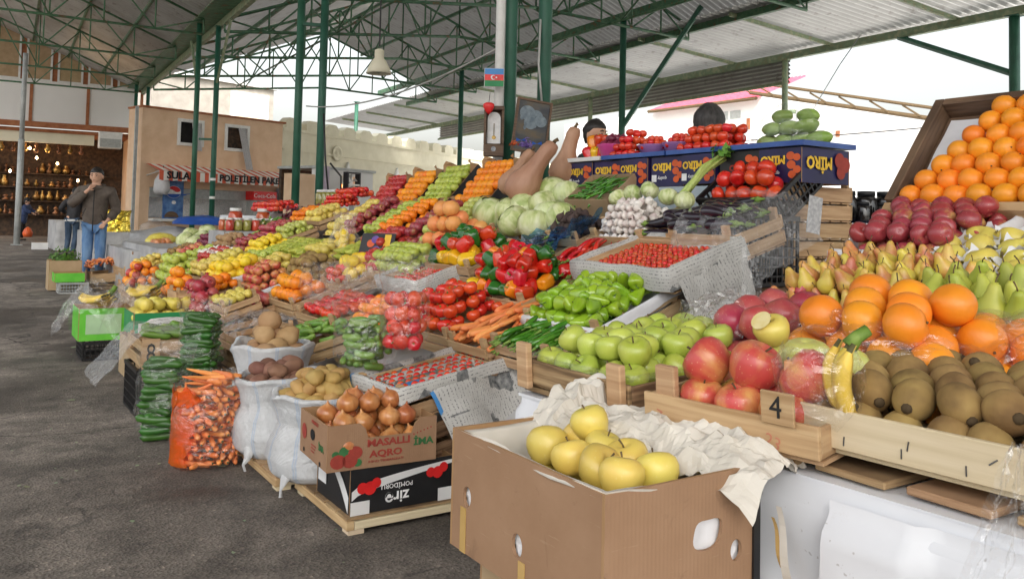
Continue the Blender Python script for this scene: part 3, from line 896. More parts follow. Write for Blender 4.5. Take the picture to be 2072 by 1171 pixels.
def grid_crate(T, w, d, h, label, mat='black_plastic', group=None, name='plastic_crate', low=None):
    "ventilated plastic crate with ribs, rim at z = 0"
    t = thing(name, T, label, 'crate', group)

    def side(L, vertical_at, axis, hh):
        bm = bmesh.new(); b = .010

        def bar(x0, z0, x1, z1, tt=.006):
            if axis == 'x': box(bm, (x0, vertical_at - tt, z0), (x1, vertical_at + tt, z1))
            else: box(bm, (vertical_at - tt, x0, z0), (vertical_at + tt, x1, z1))
        bar(-L / 2, -.022, L / 2, 0, .009); bar(-L / 2, -hh, L / 2, -hh + .016, .007)
        k = max(3, int(L / .035))
        for i in range(k + 1):
            x = -L / 2 + .006 + (L - .012) * i / k; bar(x - .004, -hh + .016, x + .004, -.022, .005)
        q = max(1, int(hh / .045))
        for i in range(1, q): bar(-L / 2, -hh + (hh - .02) * i / q - .004, L / 2, -hh + (hh - .02) * i / q + .004, .0042)
        return bm
    obj('front_panel', side(w, -d / 2, 'x', low or h), mat, t); obj('back_panel', side(w, d / 2, 'x', h), mat, t)
    obj('side_panel', side(d - .02, -w / 2, 'y', h), mat, t); obj('side_panel', side(d - .02, w / 2, 'y', h), mat, t)
    bm = bmesh.new(); box(bm, (-w / 2, -d / 2, -h - .004), (w / 2, d / 2, -h + .004)); obj('base', bm, mat, t)
    return t


def lining(T, w, d, hin, hout, mat, label, name='newspaper', cat='newspaper', amp=.006, seg=10, seed=0, flat=True, group=None, over=.0):
    "paper or film laid in a crate, over its rim and a little way down outside"
    bm = bmesh.new(); uv = bm.loops.layers.uv.new('uv')
    prof = [(-hout, .012), (-hout * .5, .013), (0.004, .010), (.010, 0), (.004, -.010), (-hin * .5, -.014), (-hin, -.03)]
    per = []
    N = seg
    for sx, sy, ex, ey in ((-1, -1, 1, -1), (1, -1, 1, 1), (1, 1, -1, 1), (-1, 1, -1, -1)):
        for k in range(N): per.append((sx + (ex - sx) * k / N, sy + (ey - sy) * k / N))
    g = []; L = 0; dist = []
    for i, (a, b) in enumerate(per):
        row = []
        for j, (z, o) in enumerate(prof):
            x = a * (w / 2 + o); y = b * (d / 2 + o)
            q = V((x, y, z)); e = nz((x, y, z + j), 9, seed) * amp * (2.2 if j in (0, 1) else 1)
            q += V((a, b, 0)) * e + V((0, 0, nz((x, y, z), 7, seed + 3) * amp * (3 if j == 0 else 1)))
            row.append(bm.verts.new(q))
        g.append(row)
    n_ = len(per); ring_u = [0]
    for i in range(n_):
        p, q = per[i], per[(i + 1) % n_]; L += math.hypot((p[0] - q[0]) * w / 2, (p[1] - q[1]) * d / 2); ring_u.append(L)
    vv = [0]
    for j in range(1, len(prof)): vv.append(vv[-1] + math.hypot(prof[j][0] - prof[j - 1][0], prof[j][1] - prof[j - 1][1]))
    for i in range(n_):
        for j in range(len(prof) - 1):
            f = bm.faces.new((g[i][j], g[(i + 1) % n_][j], g[(i + 1) % n_][j + 1], g[i][j + 1]))
            for lp, (ii, jj) in zip(f.loops, ((i, j), (i + 1, j), (i + 1, j + 1), (i, j + 1))): lp[uv].uv = (ring_u[ii] + seed, vv[jj] + seed * .37)
    if flat:
        c = [row[-1] for row in g]; m0 = bm.verts.new((0, 0, -hin - .01))
        for i in range(len(c)):
            f = bm.faces.new((c[i], c[(i + 1) % len(c)], m0))
            for lp in f.loops: lp[uv].uv = (lp.vert.co.x + seed, lp.vert.co.y)
    o = obj(name, bm, mat, None, T, 'film' not in mat); return tag(o, label, cat, group)


def drape(T, w, d, fn, mat, label, name, cat, nx=24, ny=18, group=None, seed=0, parent=None, smooth=True, uvs=1.0):
    "loose sheet over w x d, shaped by fn(u, v) -> offset"
    bm = bmesh.new(); uv = bm.loops.layers.uv.new('uv'); st = {}

    def f(a, b):
        return V(((a - .5) * w, (b - .5) * d, 0)) + V(fn(a, b))
    g = sheet(bm, nx, ny, f)
    for i, row in enumerate(g):
        for j, v in enumerate(row): st[v] = (i / nx * w * uvs + seed, j / ny * d * uvs)
    for fc in bm.faces:
        for lp in fc.loops: lp[uv].uv = st[lp.vert]
    if 'film' in mat:
        smooth = False
        for v in bm.verts: v.co += V((rnd.gauss(0, 1), rnd.gauss(0, 1), rnd.gauss(0, 1.3))) * .0018
    o = obj(name, bm, mat, parent, T, smooth)
    return tag(o, label, cat, group) if label else o


def film_bag(T, prof, label, mat='clear_film', n=30, amp=.08, seed=0, squash=(1, 1), group=None, name='plastic_bag', pleat=.04, sub=4):
    "clear bag turned about z with pleats and crumples"
    bm = bmesh.new(); pr = []
    for i in range(len(prof) - 1):
        for k in range(sub):
            t = k / sub; pr.append((prof[i][0] + (prof[i + 1][0] - prof[i][0]) * t, prof[i][1] + (prof[i + 1][1] - prof[i][1]) * t))
    pr.append(prof[-1])

    def f(v, a, t):
        q = V((cos(a), sin(a), v.co.z * 6)); k = 1 + amp * nz(q, 1.7, seed) + amp * .6 * nz(q, 4.5, seed + 5) + pleat * t * sin(11 * a + 3 * nz(q, 1, seed))
        v.co.x *= k * squash[0]; v.co.y *= k * squash[1]; v.co.z += amp * .08 * nz(q, 3, seed + 9)
    lathe(bm, pr, n, f)
    if 'film' in mat:
        for v in bm.verts: v.co += V((rnd.gauss(0, 1), rnd.gauss(0, 1), rnd.gauss(0, 1))) * .0018
    o = obj(name, bm, mat, None, T, not ('film' in mat or 'foil' in mat))
    return tag(o, label, 'plastic bag', group)
# ------------------------------------------------------------------ ground
bm = bmesh.new()
sheet(bm, 60, 60, lambda u, v: V((-400 + 1000 * (u if u < .3 else u), -300 + 1100 * v, 0)))
g = obj('ground', bm, 'asphalt'); tag(g, 'dark stained worn asphalt market floor', None, None, 'structure')
bm = bmesh.new()
r2 = random.Random(5)
for i in range(1100):
    y = r2.uniform(1.5, 16); x = r2.uniform(-3.2, 1.5) + y * .02; s_ = r2.uniform(.003, .012) * (1 + (r2.random() < .06) * 1.6)
    T = M.Translation((x, y, .003)) @ M.Rotation(r2.uniform(0, 6), 4, 'Z') @ M.Rotation(r2.uniform(-.2, .2), 4, 'X')
    p = [T @ V((s_ * cos(a) * r2.uniform(.5, 1.2), s_ * sin(a) * r2.uniform(.4, 1), r2.uniform(0, .003))) for a in (0, 1.2, 2.4, 3.7, 5)]
    bm.faces.new([bm.verts.new(q) for q in p])
o = obj('litter', bm, 'pale_green_paint'); tag(o, 'tiny scraps of peel, leaf and paper on the asphalt', None, None, 'stuff')

bm = bmesh.new(); sheet(bm, 8, 8, lambda u, v: V((22.5 + 90 * u, -30 + 140 * v, .004))); o = obj('bounce_yard', bm, pm('pale_concrete', [(.50, .49, .46), (.62, .60, .56)], .85, 1.5, rand=False)); tag(o, 'pale concrete ground added to bounce light up under the canopy', None, None, 'structure')  # added pale surface, bounces daylight up onto the canopy sheets
# ------------------------------------------------------------------ roof frame: turned a little from the stalls
RF = M.Rotation(R(-2.1), 4, 'Z')


def rod3(bm, a, b, r=.03, n=5):
    tube(bm, [a, b], r, n, 0, True)


def corr(bm, a, b, y0, y1, pitch=.24, amp=.04, mi=0):
    "corrugated sheet from eave a=(x,z) to b=(x,z), waves across y"
    n = int((y1 - y0) / pitch * 4); d = V((b[0] - a[0], 0, b[1] - a[1])).normalized(); nn = V((-d.z, 0, d.x))
    rows = []
    for i in range(n + 1):
        y = y0 + (y1 - y0) * i / n; w = sin(i * pi / 2) * amp
        rows.append([bm.verts.new(V((p[0], y, p[1])) + nn * w) for p in (a, b)])
    for i in range(n):
        f = bm.faces.new((rows[i][0], rows[i + 1][0], rows[i + 1][1], rows[i][1])); f.material_index = mi


GA, GH = 4.6, 6.5
lt = lambda x: GH + .40 * (GA - x)
roof = thing('market_roof', RF, 'grey corrugated iron roof over the aisle and stalls on green steelwork', 'roof')
RX, RZ = 12.0, 9.5
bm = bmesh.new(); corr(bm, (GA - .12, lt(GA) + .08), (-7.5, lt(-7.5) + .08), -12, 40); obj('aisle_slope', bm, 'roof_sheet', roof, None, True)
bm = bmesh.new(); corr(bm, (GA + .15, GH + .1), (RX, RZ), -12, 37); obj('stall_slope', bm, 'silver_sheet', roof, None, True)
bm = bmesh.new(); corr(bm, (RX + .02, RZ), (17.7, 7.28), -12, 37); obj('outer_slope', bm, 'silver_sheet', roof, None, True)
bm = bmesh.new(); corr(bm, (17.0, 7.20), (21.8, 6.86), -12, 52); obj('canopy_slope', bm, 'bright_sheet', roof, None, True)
bm = bmesh.new(); box(bm, (4.22, -12, 6.50), (5.0, 40, 6.515)); obj('valley_gutter', bm, 'old_green_paint', roof)
bm = bmesh.new(); n = 26; rows = []
for i in range(n + 1):
    z = 6.76 - .90 * i / n; x = 21.85 + .05 * sin(i * pi / 2)
    rows.append([bm.verts.new((x, y, z)) for y in (18.9, 45)])
for i in range(n): bm.faces.new((rows[i][0], rows[i][1], rows[i + 1][1], rows[i + 1][0]))
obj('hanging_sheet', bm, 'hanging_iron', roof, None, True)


def beam(name, a, b, w, h, mat, label, grp=None, cat='beam'):
    bm = bmesh.new(); a = V(a); b = V(b); d = (b - a); L = d.length; d.normalize(); s_ = V((-d.y, d.x, 0)).normalized()
    T = M(((d.x, s_.x, 0, a.x), (d.y, s_.y, 0, a.y), (d.z, s_.z, 1, a.z), (0, 0, 0, 1)))
    box(bm, (0, -w / 2, -h / 2), (L, w / 2, h / 2), 0, T)
    o = obj(name, bm, mat, None, RF); return tag(o, label, cat, grp)


for x, z, nm in ((4.36, 6.62, 'on the aisle side'), (4.86, 6.38, 'on the stall side')):
    beam('gutter_beam', (x, 14, z), (x, 40, z), .13, .18, 'pale_green_paint', f'pale olive gutter beam over the double posts, {nm}')
beam('roof_beam', (15.95, 4, 7.46), (15.95, 40, 7.46), .18, .22, 'old_green_paint', 'green roof beam carried by the thin posts under the outer slope')
beam('eave_beam', (21.5, 8, 6.68), (21.5, 53, 6.62), .16, .22, 'pale_green_paint', 'pale green eave beam along the open right edge of the canopy')
beam('roof_beam', (17.5, 4, 7.04), (17.5, 40, 7.04), .14, .2, 'old_green_paint', 'dark beam under the ragged lower edge of the outer slope')
beam('roof_beam', (21.75, 18.9, 5.86), (21.75, 45, 5.86), .08, .1, 'pale_green_paint', 'narrow rail along the bottom of the hanging sheet iron')
for x in (6.6, 8.6, 10.5, 12, 13.8, 15.4):
    z = (GH + .1 + (x - GA - .15) * (RZ - GH - .1) / (RX - GA - .15) if x < RX else RZ - (x - RX) * (RZ - 7.28) / 5.7) - .13
    beam('purlin', (x, 5, z), (x, 37, z), .08, .11, 'old_green_paint', 'thin green purlin running under the right hand roof sheets', 'purlins under the stall roof')
for x in (3.2, 1.9, .6, -.7, -2, -3.3):
    beam('purlin', (x, 17, lt(x) - .02), (x, 39.5, lt(x) - .02), .07, .10, 'old_green_paint', 'thin green purlin running under the aisle roof sheets', 'purlins under the aisle roof')
for y in range(9, 52, 4):
    beam('rafter', (17.2, y, 7.08), (21.6, y, 6.76), .08, .11, 'pale_green_paint', 'pale rafter under the bright canopy sheets', 'rafters of the canopy')


def truss(y, x0, z0, x1, z1, zb, label, grp, n=6, r=.027, zb1=None):
    "top chord follows the roof, bottom chord at zb, uprights and diagonals between"
    bm = bmesh.new(); zb1 = zb if zb1 is None else zb1
    top = [V((x0 + (x1 - x0) * i / n, y, z0 + (z1 - z0) * i / n)) for i in range(n + 1)]
    bot = [V((p.x, y, zb + (zb1 - zb) * i / n)) for i, p in enumerate(top)]
    rod3(bm, top[0], top[-1], r * 1.3); rod3(bm, bot[0], bot[-1], r * 1.3)
    for i in range(n + 1):
        if (top[i] - bot[i]).length > .1: rod3(bm, top[i], bot[i], r * .8)
        if i < n: rod3(bm, bot[i] if i % 2 else top[i], top[i + 1] if i % 2 else bot[i + 1], r * .8)
    o = obj('roof_truss', bm, 'old_green_paint', None, RF, True); tag(o, label, 'roof truss', grp)


for k, y in enumerate((19.5, 24, 28.5, 33, 37.5)):
    truss(y, 4.4, lt(4.4) - .12, -5.5, lt(-5.5) - .12, 6.05, 'green lattice truss spanning the aisle under the dark roof', 'trusses over the aisle', 8)
for y in (10, 14.6, 19, 23.5, 28, 32.5, 36.5):
    truss(y, 4.85, 6.45, RX, RZ - .2, 6.1, 'green lattice truss under the bright slope of the stall roof', 'trusses under the stall roof', 6, .036, 6.9)
    truss(y, RX, RZ - .2, 17.5, 7.16, 6.9, 'green lattice truss under the outer slope of the stall roof', 'trusses under the outer roof', 5, .036, 6.75)
for x in (8, 14.5):
    bm = bmesh.new(); z1 = 7.7 if x < 9 else 8.2; z0 = 6.5 if x < 9 else 6.8
    rod3(bm, (x, 6, z0), (x, 36, z0), .035)
    for k in range(12): rod3(bm, (x, 6 + 2.5 * k, z0 if k % 2 else z1), (x, 8.5 + 2.5 * k, z1 if k % 2 else z0), .03)
    o = obj('roof_brace', bm, 'old_green_paint', None, RF, True); tag(o, 'zigzag brace running lengthwise between the trusses, ' + ('under the bright slope' if x < 9 else 'under the outer slope'), 'brace')


def post(x, y, h, r, label, grp=None, mat='green_paint', name='steel_post', collar=True):
    t = thing(name, RF @ M.Translation((x, y, 0)), label, 'post', grp)
    bm = bmesh.new(); tube(bm, [(0, 0, 0), (0, 0, h)], r, 14); obj('shaft', bm, mat, t, None, True)
    bm = bmesh.new(); box(bm, (-r * 1.6, -r * 1.6, 0), (r * 1.6, r * 1.6, .02)); box(bm, (-r * 1.3, -r * 1.3, h), (r * 1.3, r * 1.3, h + .03)); obj('base_plate', bm, mat, t)
    return t


POSTS = [(4.43, 7.5, 'thick green post behind the stall with the flag and clock on it'), (4.77, 7.36, 'thick green post with a white cable, beside the elephant picture'),
         (4.43, 15.0, 'first of the double green posts beyond the tilted red apple box'), (4.77, 14.7, 'second of the double green posts beyond the tilted red apple box, with black cables'),
         (4.43, 24.8, 'green post before the striped awning, on the aisle side'), (4.77, 23.9, 'green post before the striped awning, with white tape bands'),
         (4.43, 38.4, 'far green post by the corner of the peach building, aisle side'), (4.77, 37.4, 'far green post by the corner of the peach building, stall side')]
for x, y, l in POSTS:
    t = post(x, y, 6.52 if x < 4.5 else 6.28, .072, l)
    if y > 20 and y < 30:
        bm = bmesh.new(); s_ = -1 if x < 4.5 else 1
        rod3(bm, (0, 0, 4.7), (0, -1.5 if y < 24.5 else 1.2, 6.2), .04); obj('knee_brace', bm, 'pale_green_paint', t)
    if 'tape' in l:
        bm = bmesh.new()
        for z in (1.55, 2.05, 1.0): tube(bm, [(0, 0, z), (0, 0, z + .07)], .076, 14)
        obj('tape_band', bm, 'white_plastic', t)
for x, y, z in ((4.6, 24.3, 3.2), (4.6, 14.85, 4.6), (4.6, 7.43, 3.95)):
    beam('tie_bar', (4.43, y, z), (4.77, y - .1, z), .06, .06, 'green_paint', {24.3: 'short bar joining the double posts before the striped awning', 14.85: 'short bar joining the double posts with the black cables', 7.43: 'short bar joining the two thick posts above the flag'}[y])
bm = bmesh.new(); tube(bm, [(4.28, 7.45, .8), (4.28, 7.45, 6)], .05, 10); tube(bm, [(4.28, 7.45, 4.3), (4.28, 7.45, 4.4)], .058, 10)
o = obj('drain_pipe', bm, 'white_plastic', None, RF, True); tag(o, 'off-white drain pipe beside the thick post with the flag', 'pipe')
for px, l in ((1259, 'thin green post with a slanting brace, behind the tomato bowls'), (933, 'thin green post behind the tilted green apple box'), (722, 'thin green post beside the electric fans')):
    rx = RF.inverted().to_3x3() @ ray(px, 200); q = rx * (15.95 / rx.x)
    t = post(15.95, q.y, 7.34, .10, l)
    if px == 1259:
        bm = bmesh.new(); en = RF.inverted() @ at(1425, 4, 24.5); rod3(bm, (0, 0, 4.05), (en.x - 15.95, en.y - q.y, en.z), .085); obj('slanting_brace', bm, 'green_paint', t)
for px, l in ((2053, 'dark green post holding the eave, behind the orange pyramid'), (1588, 'pale green post behind the bagged green squash'), (1195, 'pale green post behind the seller with black hair')):
    rx = RF.inverted().to_3x3() @ ray(px, 200); q = rx * (21.5 / rx.x)
    t = post(21.5, q.y, 6.55, .125 if px > 2000 else .095, l, None, 'green_paint' if px > 2000 else 'pale_green_paint')
    if px > 2000:
        bm = bmesh.new(); rod3(bm, (0, 0, 5.1), (0, 3.2, 6.6), .09); obj('eave_brace', bm, 'green_paint', t)
# loose cable hanging from the eave, white cable across, pendant lamp
def cable(label, pts, r, mat='wire', name='cable', sag=0):
    bm = bmesh.new(); P = [V(p) for p in pts]
    if sag:
        a, b = P[0], P[-1]; P = [a.lerp(b, i / 14) - V((0, 0, sag * 4 * (i / 14) * (1 - i / 14))) for i in range(15)]
    tube(bm, P, r, 5); o = obj(name, bm, mat, None, None, True); return tag(o, label, 'cable')


cable('thin grey cable curving down from the eave to a lamp on the white building', [at(1742, 70, 18), at(1700, 130, 20), at(1655, 205, 23), at(1630, 250, 26)], .012, 'grey_paint')
cable('thin dark cable crossing the open gap before the white building', [at(1500, 285, 20), at(2050, 240, 17)], .012, 'dark_wire', 'cable', .05)
cable('white cable slung from the double posts to the thick posts', [at(620, 215, 15.2), at(1022, 90, 8.9)], .012, 'wire', 'cable', .22)
cable('white cable hanging down the second thick post', [at(1094, 40, 8.8), at(1090, 130, 8.7), at(1098, 230, 8.65)], .012)
for k, (a, b) in enumerate((((655, 230), (668, 430)), ((668, 330), (690, 400)))):
    cable('black cables drooping from the double post to the electric fans' if k else 'black cable running down the stall side of the double post', [at(a[0], a[1], 14.9), at((a[0] + b[0]) / 2 + 14 * k - 3, (a[1] + b[1]) / 2 - 8, 14.9), at(b[0], b[1], 14.9)], .018, 'dark_wire')
lp = at(767, 132, 12.5)
t = thing('pendant_lamp', M.Translation(lp), 'bell shaped factory lamp hanging under the roof on a thin rod', 'lamp')
bm = bmesh.new(); lathe(bm, [(.03, .24), (.07, .22), (.07, .10), (.10, .07), (.16, -.04), (.19, -.13), (.18, -.13), (.09, .06), (0, .08)], 18); obj('shade', bm, 'cream_wall', t, None, True)
bm = bmesh.new(); tube(bm, [(0, 0, .28), (0, 0, 2.2)], .012, 6); obj('rod', bm, 'dark_wire', t)
bm = bmesh.new(); lathe(bm, [(0, -.13), (.07, -.09), (.09, 0), (.05, .09), (0, .1)], 12); obj('bulb', bm, 'window_glass', t, None, True)


# ------------------------------------------------------------------ buildings: frame on two plan points, x along the front, z up
def wallframe(pxa, ta, pxb, tb):
    a = at(pxa, 440, ta); b = at(pxb, 440, tb); a.z = b.z = 0
    d = (b - a).normalized(); L = (b - a).length; nrm = V((-d.y, d.x, 0))
    return M(((d.x, nrm.x, 0, a.x), (d.y, nrm.y, 0, a.y), (0, 0, 1, 0), (0, 0, 0, 1))), L


def wpos(T, px, py):
    "where the sight line meets the front wall of frame T, in its own coordinates"
    n_ = V((T[0][1], T[1][1], 0)); o_ = T.translation; r = ray(px, py); t_ = n_.dot(o_) / n_.dot(r)
    return T.inverted() @ (V((0, 0, EYE)) + r * t_)


def facade(T, x0, x1, z0, z1, holes, mat, parent, name='wall', th=.2, depth=None):
    "wall with real rectangular openings"
    xs = sorted({x0, x1, *[h[0] for h in holes], *[h[1] for h in holes]}); zs = sorted({z0, z1, *[h[2] for h in holes], *[h[3] for h in holes]})
    bm = bmesh.new()
    for i in range(len(xs) - 1):
        for j in range(len(zs) - 1):
            cx, cz = (xs[i] + xs[i + 1]) / 2, (zs[j] + zs[j + 1]) / 2
            if any(h[0] < cx < h[1] and h[2] < cz < h[3] for h in holes): continue
            box(bm, (xs[i], 0, zs[j]), (xs[i + 1], th, zs[j + 1]))
    bmesh.ops.remove_doubles(bm, verts=bm.verts, dist=.0005)
    return obj(name, bm, mat, parent)


# hall end wall: white panels, window band above, antique shop below
T, L = wallframe(-60, 33.5, 268, 36.5)
z = lambda px, py: wpos(T, px, py).z
hall = thing('hall_end_wall', T, 'white panelled wall with tall windows above the antique shop', 'wall')
zb, zt = z(100, 248), z(100, 170)
bm = bmesh.new(); box(bm, (-2, 0, zb), (L, .15, zt)); obj('white_panel', bm, 'white_wall', hall)
bm = bmesh.new(); box(bm, (-2, .1, zt), (L + .5, .3, zt + 3.2)); obj('upper_wall', bm, 'rust_trim', hall)
for i in range(5):
    x = 1.0 + 1.15 * i
    o = obj('window', (lambda b: (box(b, (x - .48, .02, zt + .08), (x - .40, .09, zt + 2.6)), box(b, (x + .40, .02, zt + .08), (x + .48, .09, zt + 2.6)), box(b, (x - .40, .02, zt + .08), (x + .40, .09, zt + .17)), b)[-1])(bmesh.new()), 'white_plastic', hall)
    bm = bmesh.new(); box(bm, (x - .4, .05, zt + .17), (x + .4, .07, zt + 2.6)); obj('pane', bm, 'tan_card', o)
for x in (1.9, 4.0, 6.1):
    bm = bmesh.new(); box(bm, (x - .06, -.05, zb - .15), (x + .06, 0, zt)); obj('panel_batten', bm, 'rust_trim', hall)
bm = bmesh.new(); box(bm, (-2, -.06, zb - .22), (L, .18, zb)); obj('timber_beam', bm, 'rust_trim', hall)
bm = bmesh.new(); box(bm, (-2, -.08, zt), (L, .1, zt + .1)); obj('ledge', bm, 'white_plastic', hall)
shop = thing('antique_shop', T, 'open antique shop glowing with brass wares under the white panels', 'shop')
bm = bmesh.new(); box(bm, (-2, 2.9, 0), (L, 3.0, zb - .25)); obj('back_wall', bm, 'shop_brown', shop)
bm = bmesh.new(); box(bm, (-2, .2, zb - .40), (L, 2.9, zb - .26)); obj('ceiling', bm, 'rust_trim', shop)
bm = bmesh.new(); box(bm, (L - .2, .2, 0), (L, 2.9, zb - .41)); obj('side_wall', bm, 'peach_wall', shop)
zf = z(100, 278)
bm = bmesh.new(); box(bm, (.1, .3, zf - .22), (L - 1.6, .45, zf + .22)); obj('fascia_board', bm, 'cream_wall', shop)
for zz in (.9, 1.5, 2.1, 2.7):
    bm = bmesh.new(); box(bm, (0, 2.45, zz), (L - .6, 2.88, zz + .04)); obj('shelf', bm, 'shop_brown', shop)
bm = bmesh.new(); lathe(bm, [(0, 0), (.05, 0), (.13, .1), (.15, .2), (.08, .32), (.06, .40), (.09, .44), (0, .44)], 10); VASE = mesh('vase', bm, 'brass')
bm = bmesh.new(); lathe(bm, [(0, 0), (.09, 0), (.12, .12), (.05, .2), (.05, .3), (.10, .36), (.02, .5), (0, .5)], 10); URN = mesh('urn', bm, 'copper')
rs = random.Random(4)
for zz in (.94, 1.54, 2.14, 2.74):
    for i in range(17):
        me = rs.choice((VASE, URN)); o = put('brass_vase' if me is VASE else 'copper_urn', me, T @ M.Translation((.25 + i * (L - 1.1) / 17 + rs.uniform(-.06, .06), 2.6 + rs.uniform(-.05, .1), zz)) @ M.Diagonal((rs.uniform(.5, 1.2), rs.uniform(.5, 1.1), rs.uniform(.35, 1.1), 1)))
        tag(o, 'brass vase on the shelves of the antique shop' if me is VASE else 'copper urn on the shelves of the antique shop', 'vase' if me is VASE else 'urn', 'brass vases in the antique shop' if me is VASE else 'copper urns in the antique shop')
for i in range(9):
    me = VASE if i % 2 else URN; o = put('brass_vase' if me is VASE else 'copper_urn', me, T @ M.Translation((.5 + i * .42, .6, zf - .62)) @ M.Scale(.85, 4))
    tag(o, 'brass vase hanging under the fascia of the antique shop' if i % 2 else 'copper urn hanging under the fascia of the antique shop', 'vase' if i % 2 else 'urn', 'wares hanging under the shop fascia')
bm = bmesh.new(); lathe(bm, [(0, -.05), (.04, -.02), (.05, .02), (.02, .07), (0, .09)], 10); BULB = mesh('bulb', bm, emit('lamp_glow', (1, .62, .28), 18))
for px, py in ((61, 298), (20, 345), (160, 365), (75, 318), (118, 330)):
    q = wpos(T, px, py); o = put('light_bulb', BULB, T @ M.Translation((q.x, .9, q.z))); tag(o, 'bare glowing light bulb inside the antique shop', 'light bulb', 'bulbs in the antique shop')
    li = bpy.data.lights.new('bulb_light', 'POINT'); li.energy = 8; li.color = (1, .66, .36); li.shadow_soft_size = .05
    lo = bpy.data.objects.new('bulb_light', li); COL.objects.link(lo); lo.matrix_world = T @ M.Translation((q.x, .75, q.z))
q = at(36, 440, 27)
t = thing('grey_post', M.Translation((q.x, q.y, 0)), 'bare grey steel post at the edge of the aisle before the antique shop', 'post')
bm = bmesh.new(); tube(bm, [(0, 0, 0), (0, 0, 3.4)], .095, 12); tube(bm, [(0, 0, 3.4), (0, 0, 6.2)], .075, 12); obj('shaft', bm, 'grey_paint', t, None, True)
bm = bmesh.new(); box(bm, (-.16, -.16, 0), (.16, .16, .03)); obj('base_plate', bm, 'grey_paint', t)
q = wpos(T, 222, 285)
t = thing('air_conditioner', T @ M.Translation((q.x, -.1, q.z)), 'white air conditioner hood at the corner of the antique shop', 'air conditioner')
bm = bmesh.new(); box(bm, (-.45, -.3, -.35), (.45, .2, .35), 0, None, .03); obj('casing', bm, 'white_plastic', t)
bm = bmesh.new(); box(bm, (-.4, -.325, -.3), (.4, -.302, .05), 0); obj('grille', bm, 'grey_plastic', t)

# peach building with the awning
T, L = wallframe(280, 28.7, 566, 33)
P = lambda px, py: wpos(T, px, py)
pb = thing('peach_building', T, 'two storey peach rendered kiosk building behind the striped awning', 'building')
zt = P(440, 235).z
wins = [(P(373, 0).x, P(419, 0).x, P(395, 293).z, P(395, 247).z), (P(468, 0).x, P(511, 0).x, P(490, 304).z, P(490, 258).z)]
za = P(420, 350).z
open_ = (P(318, 0).x, L - .15, .95, P(450, 385).z)
facade(T, 0, L, 0, zt, wins + [open_], 'peach_wall', pb)
bm = bmesh.new(); box(bm, (0, .9, 0), (L, 1.0, zt)); box(bm, (.003, .2, 0), (.12, .9, zt)); obj('inner_wall', bm, 'peach_wall', pb)
bm = bmesh.new(); box(bm, (-.05, -.08, zt), (L + .1, 1.0, zt + .07)); obj('roof', bm, 'rust_trim', pb)
bm = bmesh.new(); box(bm, (P(286, 0).x - .05, -.06, 0), (P(286, 0).x + .05, -.002, zt)); obj('drain_pipe', bm, 'grey_paint', pb)
for k, (a, b, c, d) in enumerate(wins):
    bm = bmesh.new()
    for q in (((a - .07, c - .07), (a + .04, d + .07)), ((b - .04, c - .07), (b + .07, d + .07)), ((a + .04, c - .07), (b - .04, c + .04)), ((a + .04, d - .04), (b - .04, d + .07))): box(bm, (q[0][0], -.05, q[0][1]), (q[1][0], .08, q[1][1]))
    w_ = obj('window', bm, 'white_plastic', pb)
    bm = bmesh.new(); box(bm, (a, .10, c), (b, .12, d)); obj('pane', bm, 'dark_void' if k == 0 else 'shop_brown', w_)
    bm = bmesh.new()
    x = (a + b) / 2 + .18
    sheet(bm, 12, 10, lambda u, v: V((x - .18 + .28 * u + .25 * v * (k + .3), -.09 - .03 * sin(u * 20) - .1 * v, d - .05 - v * (1.0 + .55 * k))))
    c_ = obj('curtain', bm, 'bag_fabric', w_, None, True)
bm = bmesh.new(); box(bm, (open_[0], .82, 0), (open_[1], .86, za)); obj('foil_backdrop', bm, 'silver_foil', pb)
bm = bmesh.new(); box(bm, (open_[0], -.35, .85), (open_[1], .5, .94)); obj('counter', bm, 'white_plastic', pb)
bm = bmesh.new(); box(bm, (open_[0], -.02, open_[3] - .34), (open_[1], .16, open_[3] - .02)); obj('shutter_box', bm, 'grey_plastic', pb)
# awning
A = P(300, 345); B = P(592, 352)
aw = thing('striped_awning', T, 'red and white striped shop awning lettered for drinks and plastic bags', 'awning')
x0, x1 = A.x - .1, L + .55
zt2 = P(440, 335).z
bm = bmesh.new(); sheet(bm, 40, 4, lambda u, v: V((x0 + (x1 - x0) * u, -.02 - .95 * v, zt2 - .10 - .26 * v + .02 * sin(u * 30) * v))); obj('canopy', bm, 'awning_stripes', aw)
bm = bmesh.new(); sheet(bm, 120, 3, lambda u, v: V((x0 + (x1 - x0) * u, -.97 - .01 * sin(u * 40), zt2 - .36 - (.30 + .03 * abs(sin(u * 60))) * v))); obj('valance', bm, 'awning_stripes', aw)
ro = M.Rotation(pi / 2, 4, 'X')
text('lettering', 'SULAR', .34, 'black_ink', aw, M.Translation((x0 + (x1 - x0) * .13, -1.0, zt2 - .51)) @ ro, .004, bold=.012, sx=1.05)
text('lettering', 'POLETİLEN PAKETLƏR', .32, 'black_ink', aw, M.Translation((x0 + (x1 - x0) * .64, -1.0, zt2 - .51)) @ ro, .004, bold=.012, sx=1.0)
for s_ in (x0 + .05, x1 - .05):
    bm = bmesh.new(); rod3(bm, (s_, -.01, zt2 - .5), (s_, -.94, zt2 - .36), .02); obj('awning_arm', bm, 'grey_paint', aw)
